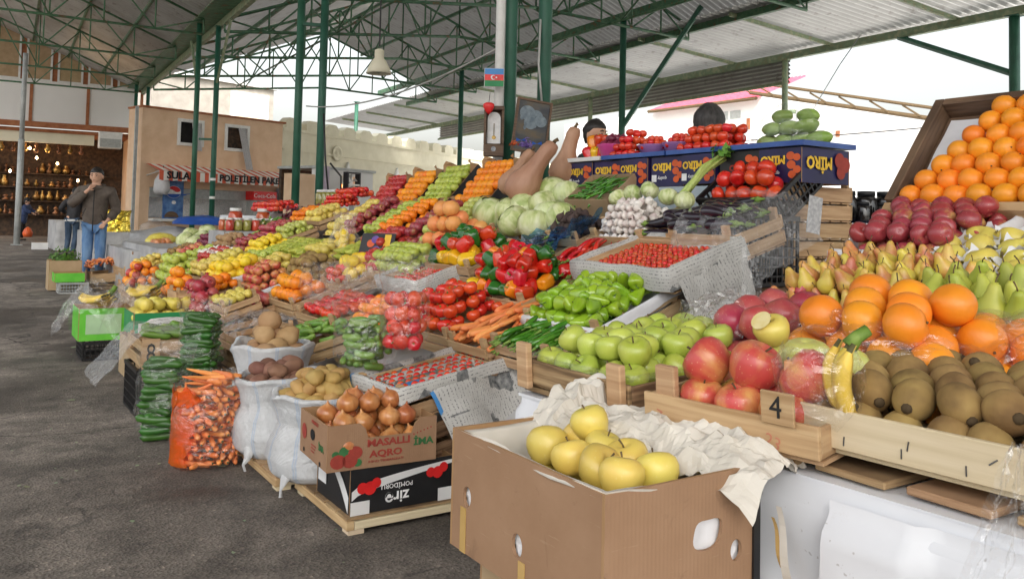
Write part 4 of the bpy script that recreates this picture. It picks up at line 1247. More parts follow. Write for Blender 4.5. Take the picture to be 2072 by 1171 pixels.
# drinks poster, checked bags, sign, fans
q = P(342, 405)
t = thing('drinks_poster', T @ M.Translation((q.x, -.3, q.z)), 'blue cola poster with a red, white and blue ball', 'poster')
hw, hh = .37, .72
bm = bmesh.new(); box(bm, (-hw, 0, -hh), (hw, .04, hh)); obj('panel', bm, pm('poster_blue', [(.03, .10, .30), (.12, .25, .50)], .4, 4, rand=False), t)
def disc(nm, cx, cz, r_, a0, a1, mat, y=-.004, parent=None, sag=0):
    bm = bmesh.new(); k = 24; pts = [(cx + r_ * cos(a0 + (a1 - a0) * i / k), y, cz + r_ * .8 * sin(a0 + (a1 - a0) * i / k)) for i in range(k + 1)]
    if sag: pts += [(cx + r_ * cos(a1) + (2 * r_ * abs(cos(a0))) * i / 10, y, cz + r_ * .8 * sin(a0) + sag * sin(2 * pi * i / 10)) for i in range(1, 10)]
    bm.faces.new([bm.verts.new(p) for p in pts]); obj(nm, bm, mat, parent)
disc('logo', 0, .28, .27, 0, 2 * pi, 'white_ink', -.004, t); disc('logo', 0, .28, .26, .25, pi - .25, 'bright_red', -.008, t, .05); disc('logo', 0, .28, .26, pi + .35, 2 * pi - .35, 'print_blue', -.008, t, -.04)
disc('logo', .02, -.08, .08, 0, 6.28, 'white_ink', -.004, t); disc('figure_shape', -.05, -.6, .26, 0, pi, 'frame_wood', -.004, t)
q = P(312, 372)
t = thing('checked_bag', T @ M.Translation((q.x, -.6, q.z)), 'grey checked carrier bags hanging from the awning corner', 'bag')
bm = bmesh.new(); lathe(bm, [(.02, .45), (.08, .36), (.24, .1), (.27, -.2), (.2, -.34), (0, -.36)], 14, lambda v, a, tt: setattr(v, 'co', v.co * (1 + .12 * sin(3 * a)))); obj('bag_body', bm, 'bag_fabric', t, None, True)
bm = bmesh.new(); tube(bm, [(-.02, 0, .42), (0, 0, .62), (.02, 0, .42)], .015, 6); obj('handle', bm, 'dark_wire', t)
q = P(520, 397)
t = thing('drinks_cooler', T @ M.Translation((q.x, -.5, 0)), 'drinks cooler with a red lettered top sign behind the stalls', 'cooler')
bm = bmesh.new(); box(bm, (-.45, 0, 0), (.45, .5, q.z - .17)); obj('cabinet', bm, 'grey_plastic', t)
bm = bmesh.new(); box(bm, (-.50, -.06, q.z - .16), (.50, .5, q.z + .17)); sg = obj('top_sign', bm, 'bright_red', t)
text('lettering', 'Coca-Cola', .22, 'white_ink', sg, M.Translation((-.02, -.065, q.z)) @ ro, .002)
q = P(572, 392)
t = thing('water_packs', T @ M.Translation((q.x + .1, -.4, q.z - .3)), 'blue shrink wrapped water bottle pack beside the red cooler sign', 'bottle pack')
bm = bmesh.new(); box(bm, (-.45, 0, 0), (.45, .4, .5), 0, None, .05); obj('wrapped_pack', bm, pm('pale_blue', [(.35, .55, .75), (.55, .70, .82)], .3, 9), t)
bm = bmesh.new(); box(bm, (-.5, 0, -1.3), (.5, .4, -.003)); obj('stand', bm, 'grey_plastic', t)

# cream wall with battlements
T, L = wallframe(566, 35, 1135, 62)
P = lambda px, py: wpos(T, px, py)
cw = thing('battlement_wall', T, 'cream wall with battlements and pointed niches behind the stalls', 'wall')
zt = P(600, 262).z
facade(T, 0, L, 0, zt, [], 'cream_wall', cw, th=.4)
bm = bmesh.new(); x = .2
while x < L - 1:
    pts = [(x, zt), (x, zt + .30), (x + .2, zt + .46), (x + .70, zt + .46), (x + .92, zt + .30), (x + .92, zt)]
    f = [bm.verts.new((a, -.02, b)) for a, b in pts]; b_ = [bm.verts.new((a, .38, b)) for a, b in pts]
    bm.faces.new(f); bm.faces.new(b_[::-1])
    for i in range(6): bm.faces.new((f[i], b_[i], b_[(i + 1) % 6], f[(i + 1) % 6]))
    x += 1.3
obj('battlement', bm, 'cream_wall', cw)
bm = bmesh.new(); box(bm, (0, -.07, zt - .95), (L, 0, zt - .86)); box(bm, (0, -.07, zt - .12), (L, -.022, zt)); obj('moulding', bm, 'cream_wall', cw)
for px in (700, 800, 930):
    q = P(px, 380); w_ = 1.15
    bm = bmesh.new()
    for s_ in (-1, 1): 
        f = [(q.x + s_ * w_, 0.9), (q.x + s_ * (w_ - .35), .9), (q.x, zt - 1.75), (q.x, zt - 1.15)]
        fr_ = [bm.verts.new((a, -.12, b)) for a, b in f]; bk = [bm.verts.new((a, -.002, b)) for a, b in f]
        bm.faces.new(fr_); 
        for i in range(4): bm.faces.new((fr_[i], bk[i], bk[(i + 1) % 4], fr_[(i + 1) % 4]))
    nic = obj('pointed_niche', bm, 'white_wall', cw)
    bm = bmesh.new(); bm.faces.new([bm.verts.new(p) for p in ((q.x - w_ + .36, -.01, .9), (q.x + w_ - .36, -.01, .9), (q.x, -.01, zt - 1.78))]); obj('niche_back', bm, 'pale_green_paint' if px > 800 else 'white_wall', nic)
q = P(680, 311)
bm = bmesh.new(); lathe(bm, [(.32, 0), (.36, .06), (.28, .08), (.22, .03), (.12, .03), (.08, .07), (0, .07)], 20)
obj('roundel', bm, 'cream_wall', cw, M.Translation((q.x, -.02, q.z)) @ M.Rotation(pi / 2, 4, 'X'), True)
# white shed front with dark doorway, fans
T, L = wallframe(596, 25, 752, 28)
P = lambda px, py: wpos(T, px, py)
sh = thing('white_kiosk', T, 'low white kiosk with a dark lit doorway behind the double posts', 'kiosk')
zt = P(690, 345).z
facade(T, P(652, 0).x, L, 0, zt, [(P(700, 0).x, P(735, 0).x, 0, P(715, 358).z)], 'white_wall', sh)
bm = bmesh.new(); box(bm, (P(652, 0).x, 1.5, 0), (L, 1.6, zt)); obj('back_wall', bm, 'shop_brown', sh)
bm = bmesh.new(); box(bm, (P(648, 0).x, -.05, zt), (L + .1, 1.6, zt + .08)); obj('roof', bm, 'grey_paint', sh)
q = P(707, 378); bm = bmesh.new(); lathe(bm, [(0, -.2), (.12, -.12), (.16, .05), (.08, .2), (0, .22)], 12); obj('hanging_lamp', bm, emit('amber_glow', (1, .35, .06), 2.2), sh, M.Translation((q.x, .5, q.z)), True)
bm = bmesh.new(); x0, x1 = P(602, 0).x, P(640, 0).x; box(bm, (x0, -.2, 0), (x1, .3, P(610, 352).z)); o = obj('peach_partition', bm, 'peach_wall', None, T); tag(o, 'short peach partition wall between the double posts', 'wall')
bm = bmesh.new(); x0, x1 = P(652, 0).x, P(670, 0).x; box(bm, (x0, -.16, 0), (x1, -.02, P(660, 337).z)); o = obj('lilac_cabinet', bm, pm('lilac', [(.50, .42, .52)], .5), None, T); tag(o, 'pale lilac cabinet beside the electric fans', 'cabinet')
for px, py, l in ((688, 368, 'black box fan on top of the other fan'), (688, 392, 'white box fan under the black fan')):
    q = P(px, py); t = thing('box_fan', T @ M.Translation((q.x, -.5, q.z)), l, 'fan'); w_ = .30
    bm = bmesh.new()
    for b_ in (((-w_, -w_), (w_, -w_ + .05)), ((-w_, w_ - .05), (w_, w_)), ((-w_, -w_ + .05), (-w_ + .05, w_ - .05)), ((w_ - .05, -w_ + .05), (w_, w_ - .05))): box(bm, (b_[0][0], -.1, b_[0][1]), (b_[1][0], .1, b_[1][1]))
    obj('housing', bm, 'black_plastic' if 'black box' in l else 'white_plastic', t)
    bm = bmesh.new()
    for k in range(4):
        a = k * pi / 2 + .3; c_, s_ = cos(a), sin(a); bm.faces.new([bm.verts.new(p) for p in ((0, .02, 0), (.22 * c_ - .07 * s_, .04, .22 * s_ + .07 * c_), (.24 * c_ + .05 * s_, -.02, .24 * s_ - .05 * c_))])
    obj('blade_set', bm, 'grey_plastic', t)
    bm = bmesh.new(); box(bm, (-.03, -.08, -q.z + .0 if 'white' in l else -.6), (.03, .08, -w_ - .002)); obj('stand', bm, 'grey_paint', t)

# white building outside on the right, with red roof
T, L = wallframe(1130, 75, 2300, 40)
P = lambda px, py: wpos(T, px, py)
wb = thing('white_building', T, 'bright white house with a red ribbed roof outside the market', 'building')
xa, xr, xb = P(1385, 0).x, P(1545, 0).x, L
zt = P(1450, 205).z
ww = [(P(1462, 0).x, P(1476, 0).x, P(1469, 243).z, P(1469, 226).z), (P(1481, 0).x, P(1501, 0).x, P(1490, 240).z, P(1490, 224).z)]
bm = bmesh.new()
prof = [(xa - 14, 0), (L, 0), (L, P(2000, 325).z), (xr, P(1548, 192).z), (xa - 14, P(1548, 192).z - .4)]
f = [bm.verts.new((a, 0, b)) for a, b in prof]; b_ = [bm.verts.new((a, 6, b)) for a, b in prof]
bm.faces.new(f); bm.faces.new(b_[::-1])
for i in range(5): bm.faces.new((f[i], b_[i], b_[(i + 1) % 5], f[(i + 1) % 5]))
obj('wall', bm, 'white_wall', wb)
for a, b, c, d in ww:
    bm = bmesh.new(); box(bm, (a, -.06, c), (b, -.002, d)); w_ = obj('window', bm, 'grey_paint', wb)
    bm = bmesh.new(); box(bm, (a + .1, -.08, c + .1), (b - .1, -.062, d - .1)); obj('pane', bm, 'grey_plastic', w_)
bm = bmesh.new(); e = P(1548, 192).z
k = 60
for i in range(k + 1): pass
rows = []
for i in range(k + 1):
    x = xa - 3 + (xr - xa + 3) * i / k; zz = .12 * (i % 2)
    rows.append([bm.verts.new((x, -.6, e - .25 + zz)), bm.verts.new((x, 5, e + 1.9 + zz))])
for i in range(k): bm.faces.new((rows[i][0], rows[i + 1][0], rows[i + 1][1], rows[i][1]))
obj('red_roof', bm, 'red_roof', wb)
bm = bmesh.new(); a = V((xr - .5, -.7, e + .15)); b = V((L, -.7, P(2000, 325).z + .3)); rod3(bm, a, b, .14); rod3(bm, a + V((0, -1.2, .7)), b + V((0, -1.2, .5)), .1)
for i in range(12):
    p = a.lerp(b, i / 11); rod3(bm, p, p + V((-.5, -1.2, .62)), .06)
obj('verge_frame', bm, 'stem_brown', wb)
bm = bmesh.new(); rod3(bm, (xa - 3, -.65, e - .28), (xr, -.65, e - .28), .13); obj('eave_trim', bm, 'stem_brown', wb)
for px, y0, y1 in ((1515, 240, 262), (1696, 265, 277), (1848, 302, 330)):
    q0, q1 = P(px, y1), P(px, y0); bm = bmesh.new(); box(bm, (q0.x - .12, -.1, q0.z), (q0.x + .12, -.002, q1.z)); obj('vent_slot', bm, 'rust_trim', wb)
q = P(1627, 235); t = thing('wall_lamp', T @ M.Translation((q.x, -.8, q.z)), 'small pale lamp on a bracket on the white house', 'lamp')
bm = bmesh.new(); rod3(bm, (0, .8, -.6), (0, 0, -.6), .05); rod3(bm, (0, 0, -.6), (0, 0, .35), .06); obj('bracket', bm, 'grey_paint', t); bm = bmesh.new(); box(bm, (-.9, -.3, .12), (-.06, .3, .34), 0, None, .05); obj('lamp_head', bm, 'pale_green_paint', t)
# far house behind the stall roof end
T, L = wallframe(296, 44, 545, 50)
fb = thing('far_house', T, 'pale tall house seen beyond the peach building roof', 'building')
bm = bmesh.new(); box(bm, (0, 0, 0), (L, 5, 8.6)); obj('wall', bm, 'grey_render', fb)
bm = bmesh.new(); box(bm, (L * .62, -.1, 5.5), (L * .95, -.003, 8.2)); w_ = obj('window', bm, 'white_plastic', fb); bm = bmesh.new(); box(bm, (L * .66, -.14, 5.8), (L * .91, -.103, 8.0)); obj('pane', bm, 'cream_wall', w_)
bm = bmesh.new(); box(bm, (-.2, -.2, 8.6), (L + .2, 5.2, 8.75)); obj('roof', bm, 'white_wall', fb)

# ------------------------------------------------------------------ light
w = bpy.data.worlds.new('World'); S.world = w; w.use_nodes = True
nt = w.node_tree; bg = nt.nodes['Background']; sky = nt.nodes.new('ShaderNodeTexSky'); sky.sky_type = 'NISHITA'; sky.sun_disc = False
SUN_EL, SUN_AZ = 48, 205
sky.sun_elevation = R(SUN_EL); sky.sun_rotation = R(SUN_AZ); sky.air_density = 1.6; sky.dust_density = 6; sky.ozone_density = 1
hs = nt.nodes.new('ShaderNodeHueSaturation'); hs.inputs['Saturation'].default_value = .28
nt.links.new(sky.outputs[0], hs.inputs['Color']); nt.links.new(hs.outputs[0], bg.inputs[0]); bg.inputs[1].default_value = .15
sl = bpy.data.lights.new('sun', 'SUN'); sl.energy = 2.0; sl.angle = R(20); sl.color = (1, .96, .90)
so = bpy.data.objects.new('sun', sl); COL.objects.link(so)
az = R(SUN_AZ); sd = V((sin(az) * cos(R(SUN_EL)), cos(az) * cos(R(SUN_EL)), sin(R(SUN_EL))))
so.rotation_euler = (-sd).to_track_quat('-Z', 'Y').to_euler()
S.view_settings.view_transform = 'Standard'; S.view_settings.look = 'None'; S.view_settings.exposure = 1.27; S.view_settings.gamma = 1
# ------------------------------------------------------------------ left stall: terraces of crates rising from the aisle
UPZ = V((0, 0, 1))
FA, FB = -.01, .387


def onF(x, y, dz=0):
    return onp(x, y, FA + dz, FB)


BINS = []
STOP = set('in with of under behind beside and among down by before lying heaped standing lined at over between left above filling inside covered'.split())


def short(s):
    out = []
    for w in s.split():
        if w in STOP or len(out) == 3: break
        out.append(w)
    return ' '.join(out)


def bin_(px, py, w, d, key, n, fruit, where, h=.10, tilt=22, plane=onL, drop=.05, box='crate', yaw=0, roll=0, sc=1, mode='up', jit=.14, ins=.9, mat=None, keys=None, kids=True, z0=-.022, dz=.8, lin=None, crate_label=None):
    "one crate of produce; drop is how far its rim lies under the top of the heap"
    p = plane(px, py); T = fr(p - UPZ * drop, tilt, yaw, roll); BINS.append((p.x, p.y, short(where)))
    if box == 'crate': crate(T, w, d, h, crate_label or 'slatted wooden crate holding the ' + where, None, mat or 'pale_wood')
    elif box == 'carton': carton(T, w, d, h, crate_label or 'black printed carton holding the ' + where, mat or 'card_black')
    elif box == 'plastic': grid_crate(T, w, d, h, crate_label or 'black plastic crate holding the ' + where)
    if lin: lining(T, w - .01, d - .01, h * .8, .03, lin, ('newspaper' if 'news' in lin else 'white paper' if 'paper' in lin else 'clear film') + ' lining the crate of ' + where, 'newspaper' if 'news' in lin else 'paper_liner' if 'paper' in lin else 'film_liner', 'newspaper' if 'news' in lin else 'paper' if 'paper' in lin else 'plastic film', seed=px)
    if key:
        lb, gr = f'{fruit} among the {where}', where
        if keys:
            nm = {k: KINDS[k]['cat'] for k in keys}
            lbf = lambda k: f"{KINDS[k]['name'].replace('_', ' ')} among the {where}"; grf = lambda k: f"{KINDS[k]['name'].replace('_', ' ')}s among the {where}"
            pile(key, T, w - .03, d - .03, n, lbf, grf, mode, z0, jit, ins, sc, keys, kids, dz)
        else: pile(key, T, w - .03, d - .03, n, lb, gr, mode, z0, jit, ins, sc, None, kids, dz)
    return T


# the rack underneath
rk = thing('display_rack', M.Translation((1.5, 2.75, 0)), 'sloping timber rack that carries the terraces of crates', 'rack')
bm = bmesh.new(); x0, x1, y1 = .25, 2.0, 9.0
zs = lambda x, o=-.30: LA + o + LB * (x + 1.5)
v = [bm.verts.new(p) for p in ((x0, 0, zs(x0)), (x1, 0, zs(x1)), (x1, y1, zs(x1)), (x0, y1, zs(x0)), (x0, 0, zs(x0) - .04), (x1, 0, zs(x1) - .04), (x1, y1, zs(x1) - .04), (x0, y1, zs(x0) - .04))]
for q in ((0, 1, 2, 3), (7, 6, 5, 4), (0, 4, 5, 1), (1, 5, 6, 2), (2, 6, 7, 3), (3, 7, 4, 0)): bm.faces.new([v[i] for i in q])
obj('board', bm, 'grey_sheet', rk)
for y in (.06, 3, 6, 8.9):
    for x in (.45, 1.2, 1.92):
        bm = bmesh.new(); box(bm, (x - .03, y - .03, 0), (x + .03, y + .03, zs(x) - .045)); obj('leg', bm, 'old_wood', rk)
bm = bmesh.new(); box(bm, (x0 - .04, .3, 0), (x0 - .002, y1, zs(x0) + .02)); obj('front_board', bm, 'old_wood', rk)

# --- near end
T = bin_(925, 618, .48, .40, 'tomato', 3, 'ripe tomato with green calyx', 'vine tomatoes heaped beside the carrots', tilt=20, mode='stand', jit=.25)
bin_(1022, 632, .34, .44, 'carrot', 3, 'washed orange carrot', 'loose carrots lying between the tomatoes and the green peppers', tilt=20, mode='y', z0=-.03, ins=1.2, drop=.06)
bin_(1128, 640, .44, .44, 'long_pepper', 5, 'long curved green pepper', 'long green peppers heaped before the pale green bell peppers', tilt=20, mode='y', z0=-.05, jit=.6, ins=1.2, lin='clear_film', drop=.05, dz=.62)
bin_(1208, 588, .54, .46, 'wax_pepper', 2, 'glossy pale green pepper', 'pale green peppers at the stall end', tilt=22, mode='lie', jit=.3, h=.11, lin='white_paper')
bin_(1055, 548, .60, .42, 'bell_red', 3, 'bell pepper', 'mixed bell peppers above the tomatoes', tilt=22, mode='rand', jit=.2, sc=.9, keys=['bell_red'] * 4 + ['bell_dark'] * 3 + ['bell_yellow', 'bell_orange', 'bell_red', 'bell_orange'])
bin_(1192, 497, .34, .30, 'red_chili', 4, 'long glossy red chilli', 'red chillies above the mixed bell peppers', tilt=22, mode='y', jit=.7, ins=1.2, z0=-.04, dz=.7)
bin_(1092, 486, .36, .26, 'eggplant', 2, 'small black aubergine', 'small aubergines in the blue bag', tilt=22, mode='flat', sc=.62, jit=.4, lin=None)
T = fr(onL(1130, 480), 22)
drape(T, .46, .34, lambda u, v: (0.02 * sin(9 * v), 0, .05 * abs(u - .5) * 2 + .05 * nz((u * 3, v * 3, 1), 2) + (.10 * max(0, u - .55) * 2) - .03), 'blue_film', 'crumpled blue carrier bag around the small aubergines', 'plastic_bag', 'plastic bag')
bin_(1288, 436, .44, .32, 'garlic', 5, 'white garlic bulb', 'garlic bulbs heaped above the cherry tomato tray', tilt=24, mode='rand', jit=.3, ins=.8, z0=-.05, dz=.75)
bin_(1372, 438, .30, .34, 'eggplant', 2, 'glossy black aubergine with green cap', 'loose aubergines beside the garlic', tilt=22, mode='flat', sc=.8, jit=.4)
T = bin_(1462, 432, .40, .36, 'eggplant', 2, 'glossy black aubergine with green cap', 'aubergines in the clear bag', tilt=16, mode='x', sc=.85, jit=.5, h=.13, z0=.0, mat='pale_wood')
ab = drape(T @ M.Translation((.06, -.02, .05)), .56, .56, lambda u, v: (.03 * nz((u * 4, v * 4, 3)), .03 * nz((u * 4, v * 4, 7)), -.62 * max(0, abs(u - .5) * 2 - .62) - .95 * max(0, .25 - v) + .05 * nz((u * 5, v * 5, 5), 1.3) + (.05 if .25 < u < .75 and v > .3 else .02)), 'milky_film', 'big crumpled clear bag opened over the aubergine crate', 'plastic_bag', 'plastic bag', 34, 34)
bm = bmesh.new(); bm.from_mesh(ab.data); bmesh.ops.delete(bm, geom=[f for f in bm.faces if abs(f.calc_center_median().x + .04) < .15 and -.09 < f.calc_center_median().y < .19], context='FACES'); bm.to_mesh(ab.data); bm.free()
bin_(1168, 448, .30, .26, 'beet', 3, 'black winter radish', 'dark radishes beside the garlic', tilt=22, mode='flat', jit=.4)


def cherry_tray(T, w, d, nx, ny, label, grp, mat, seed, crate_lab, paper_lab, step=None):
    crate(T, w, d, .10, crate_lab, None, 'pale_wood', 2, .012, .0, posts=False)
    lining(T @ M.Translation((0, 0, .004)), w + .03, d + .03, .055, .09, mat, paper_lab, seed=seed, amp=.009)
    for j in range(ny):
        for i in range(nx):
            x = (i - (nx - 1) / 2) * (w - .05) / nx + rnd.uniform(-.003, .003); y = (j - (ny - 1) / 2) * (d - .05) / ny + rnd.uniform(-.003, .003)
            spawn('cherry', T @ M.Translation((x, y, -.038 + rnd.uniform(0, .006))) @ M.Rotation(rnd.gauss(0, .5), 4, 'X') @ M.Rotation(rnd.gauss(0, .5), 4, 'Y'), label, grp, 1.0, True)


T9 = fr(onL(1322, 508, .02), 17)
cherry_tray(T9, .62, .42, 17, 11, 'cherry tomato in the flat newspaper tray below the garlic', 'cherry tomatoes in the tray below the garlic', 'newspaper_grey', 4, 'wooden tray wrapped in grey newspaper below the garlic', 'grey newspaper wrapped round the cherry tomato tray below the garlic')
drape(T9 @ M.Translation((.355, .0, -.13)) @ M.Rotation(R(78), 4, 'Y'), .30, .42, lambda u, v: (.0, .02 * sin(v * 8 + u * 3), .018 * nz((u * 4, v * 4, 2), 1.5)), 'newspaper_grey', 'grey newspaper sheet hanging over the end of the cherry tomato tray', 'newspaper', 'newspaper', 16, 16)
T17 = fr(onL(855, 545, -.02), 17)
cherry_tray(T17, .50, .36, 12, 7, 'cherry tomato in the white newspaper tray before the green apples', 'cherry tomatoes in the tray before the green apples', 'newspaper_grey', 9, 'wooden tray wrapped in newspaper before the rows of green apples', 'pale newspaper wrapped round the tray before the rows of green apples')
drape(T17 @ M.Translation((0, -.0, .05)), .42, .32, lambda u, v: (0, 0, .02 * nz((u * 5, v * 5, 4), 1.6) + .02), 'clear_film', 'clear film laid over the cherry tomatoes before the green apples', 'plastic_film', 'plastic film', 22, 18)

# newspaper tray of cherry tomatoes at the front: long side runs into the stall, folded paper strips between the rows
T1 = fr(onL(882, 742, .0), 8, 6)
W1, D1 = .36, .58
crate(T1, W1, D1, .12, 'wooden crate wrapped in newspaper behind the brown onions', None, 'pale_wood', 2, .012, .015)
lining(T1 @ M.Translation((0, 0, .006)), W1 + .012, D1 + .012, .05, .05, 'newspaper', 'newspaper lining the crate of cherry tomatoes behind the onions', seed=2, amp=.008)
for j in range(6):
    x = -W1 / 2 + .05 + j * (W1 - .09) / 5
    bm = bmesh.new(); uv = bm.loops.layers.uv.new('uv'); st = {}
    def f_(u, v, x=x, j=j):
        a = (u - .5) * 2
        return V((x + .022 + a * .012, (v - .5) * (D1 - .05), -.012 - .030 * abs(a) + .004 * nz((u, v * 6, j), 2)))
    gg = sheet(bm, 4, 16, f_)
    for i, row in enumerate(gg):
        for q, vv in enumerate(row): st[vv] = (q * .036 + j * .31, i * .012 + j * .17)
    for fc in bm.faces:
        for lpp in fc.loops: lpp[uv].uv = st[lpp.vert]
    o = obj('newspaper_strip', bm, 'newspaper', None, T1, True); tag(o, 'folded newspaper strip between the rows of cherry tomatoes', 'newspaper', 'folded newspaper strips in the cherry tomato crate')
    for i in range(13):
        spawn('cherry', T1 @ M.Translation((x - .004 + rnd.uniform(-.004, .004), (i - 6) * .0405 + rnd.uniform(-.006, .006), -.024)) @ M.Rotation(rnd.gauss(0, .6), 4, 'X') @ M.Rotation(rnd.gauss(0, .6), 4, 'Y'), 'cherry tomato between folded newspaper strips behind the onions', 'cherry tomatoes between the newspaper strips', 1.25)
# crate under it and the sheet of newspaper hanging at its side
crate(T1 @ M.Translation((.01, .0, -.145)), .40, .60, .16, 'old wooden crate standing under the newspaper crate', None, 'old_wood', 2, .02, .01)
crate(M.Translation(T1.translation) @ T1.to_3x3().to_4x4() @ M.Translation((.01, .0, -.325)), .40, .60, .15, 'lowest wooden crate under the newspaper crate, on the asphalt', None, 'old_wood', 2, .02, .0)
drape(T1 @ M.Translation((.275, .08, -.18)) @ M.Rotation(R(62), 4, 'Y'), .34, .50, lambda u, v: (.0, .03 * sin(v * 5 + u * 2), .016 * nz((u * 3, v * 3, 2), 1.5) + .02 * sin(v * 7)), 'newspaper', 'newspaper sheet with blue columns hanging beside the cardboard apple box', 'newspaper', 'newspaper', 16, 16, seed=.35)

# bagged tomatoes and cucumbers in front of the vine tomatoes
def bagged(px, py, t, r, h, key, n, mode, lab_bag, lab, grp, sc=1, squash=(1, 1), seed=1, open_=.16, mat='clear_film', zb=None, dens=1.0, lean=0):
    "a clear bag standing at the pixel of its base, filled with produce"
    p = at(px, py, t)
    if zb is not None: p.z = zb
    T = M.Translation(p) @ M.Rotation(R(lean), 4, 'X')
    film_bag(T, [(.0, .002), (r * .82, .008), (r * 1.04, h * .25), (r * 1.02, h * .65), (r * .97, h), (r * 1.08, h + open_ * .6), (r * 1.15, h + open_)], lab_bag, mat, 32, .07, seed, squash)
    K = KINDS[key]; rr = K['r'] * sc; ln = (K['ln'] or 0) * sc
    z = rr
    while z < h:
        k = max(1, int(dens * (r - rr * .5) ** 2 / rr ** 2 * 1.25)) if not ln else max(2, int((r * 2) / (rr * 2.1)))
        for i in range(k):
            if ln:
                a = ((z / rr) % 2) * .5 + rnd.gauss(0, .15) if mode == 'x' else rnd.uniform(0, 3.1)
                x = 0; y = (i - (k - 1) / 2) * rr * 2.0
                q = M.Rotation(a, 4, 'Z') @ M.Translation((rnd.uniform(-.02, .02), y * .92, 0))
            else:
                a = i * 2.4 + z * 20; q0 = math.sqrt((i + .5) / k) * (r - rr * 1.05)
                if q0 < r * .28 and z < h - 2 * rr: continue
                q = M.Translation((q0 * cos(a) * squash[0], q0 * sin(a) * squash[1], 0))
            s_ = sc * rnd.uniform(.92, 1.06)
            if ln: s_ = min(s_, 1.75 * r / K['ln'])
            spawn(key, T @ M.Translation((0, 0, z + rnd.uniform(-.3, .3) * rr * .5)) @ q @ orient('rand' if not ln else 'x', key), lab, grp, s_)
        z += rr * 1.75
    return T


bagged(818, 706, 3.62, .105, .25, 'tomato', 1, 'rand', 'tall clear bag packed with tomatoes standing by the vine tomatoes', 'ripe tomato inside the tall clear bag', 'tomatoes inside the tall clear bag', .95, seed=3, open_=.12)
bagged(738, 742, 3.68, .135, .22, 'light_cucumber', 1, 'r', 'clear bag of short cucumbers beside the tall tomato bag', 'short green cucumber in the bag beside the tomato bag', 'cucumbers in the bag beside the tomato bag', 1.0, seed=5, open_=.07)
bin_(640, 655, .40, .34, 'light_cucumber', 3, 'short green cucumber', 'loose short cucumbers behind the brown potatoes', tilt=14, mode='d', jit=.5, ins=1.0, drop=.06)
for px, py, s_ in ((655, 600, 1), (745, 590, 2)):
    T = M.Translation(onL(px, py) + V((0, 0, .02)))
    film_bag(T, [(.14, -.03), (.16, .05), (.15, .14), (.17, .20)], 'open clear bag top rising over the loose cucumbers' if s_ == 1 else 'open clear bag top rising over the red tomato tray', 'clear_film', 26, .12, s_ + 20, (1, .6))

# --- sacks, pallet and boxes along the aisle
for y0, y1, x0, x1, lab in ((2.89, 3.46, 1.20, 1.78, 'low timber platform under the black printed box'), (3.50, 4.66, 1.13, 1.75, 'low timber platform under the white sacks')):
    t = thing('pallet', M.Translation((x0, y0, 0)), lab, 'pallet'); w_, d_ = x1 - x0, y1 - y0
    for a in (.0, w_ - .03): 
        bm = bmesh.new(); box(bm, (a, 0, .018), (a + .03, d_, .050), 0, None, .002); obj('edge_board', bm, 'pale_wood', t)
    for a in (.0, d_ - .03):
        bm = bmesh.new(); box(bm, (.032, a, .018), (w_ - .032, a + .03, .047), 0, None, .002); obj('edge_board', bm, 'raw_wood', t)
    bm = bmesh.new(); k = int(d_ / .1)
    for i in range(k): box(bm, (.004, i * d_ / k + .008, .0505), (w_ - .004, (i + 1) * d_ / k - .008, .060))
    obj('deck', bm, 'old_wood', t)
    for a in (.01, w_ - .07):
        for b in (.005, d_ - .07):
            bm = bmesh.new(); box(bm, (a, b, 0), (a + .06, b + .06, .0178)); obj('foot', bm, 'raw_wood', t)
ry = M.Rotation(pi / 2, 4, 'X')


def blob(bm, cx, cz, r, k=14, sx=1, y=0):
    bm.faces.new([bm.verts.new((cx + r * sx * cos(2 * pi * i / k), y, cz + r * sin(2 * pi * i / k))) for i in range(k)])


# black box lettered ZIRE POMIDORU, upside down
Z0 = .062
T = fr(V((1.435, 3.085, Z0 + .165)), 0, 0)
zx = carton(T @ M.Rotation(pi / 2, 4, 'Z'), .43, .34, .165, 'black and white printed tomato box, upside down under the onion box', 'card_black')
# frame whose x runs along the face turned to the camera (world +X), y out of it
FT = M.Rotation(0, 4, 'Z')
def facing(root_T, w, off, z):
    return None
ZF = M.Translation((1.435 - .215, 3.085 - .17 - .003, Z0))   # lower left corner of the face towards the camera
Zi = zx.matrix_world.inverted()
def decal(nm, fn, mat, base, inv, parent, dy=0):
    bm = bmesh.new(); fn(bm); return obj(nm, bm, mat, parent, inv @ base @ M.Translation((0, -dy, 0)))
def swoosh(bm):
    n_ = 18; a = [bm.verts.new((.005 + .42 * i / n_, 0, .085 + .068 * math.sqrt(i / n_))) for i in range(n_ + 1)]; b = [bm.verts.new((.005 + .42 * i / n_, 0, .052 + .092 * math.sqrt(i / n_) * (.75 + .2 * i / n_))) for i in range(n_ + 1)]
    for i in range(n_): bm.faces.new((b[i], b[i + 1], a[i + 1], a[i]))
decal('white_band', swoosh, 'card_white', ZF, Zi, zx, .001)
decal('white_band', lambda b: (box(b, (.001, -.001, .0), (.075, .001, .048))), 'card_white', ZF, Zi, zx, .0025)
decal('white_band', lambda b: (box(b, (.36, -.001, .0), (.429, .001, .048))), 'card_white', ZF, Zi, zx, .0025)
for k, (cx, cz, r_) in enumerate(((.045, .095, .021), (.075, .092, .025), (.100, .108, .019), (.325, .115, .019), (.355, .112, .023), (.38, .128, .019))):
    decal('tomato_print', lambda b: blob(b, cx, cz, r_), 'bright_red', ZF, Zi, zx, .004 + .0004 * k)
up = M.Rotation(pi, 4, 'Y')
text('lettering', 'zirə', .062, 'white_ink', zx, Zi @ ZF @ M.Translation((.185, -.004, .045)) @ up @ ry, .0006, bold=.001)
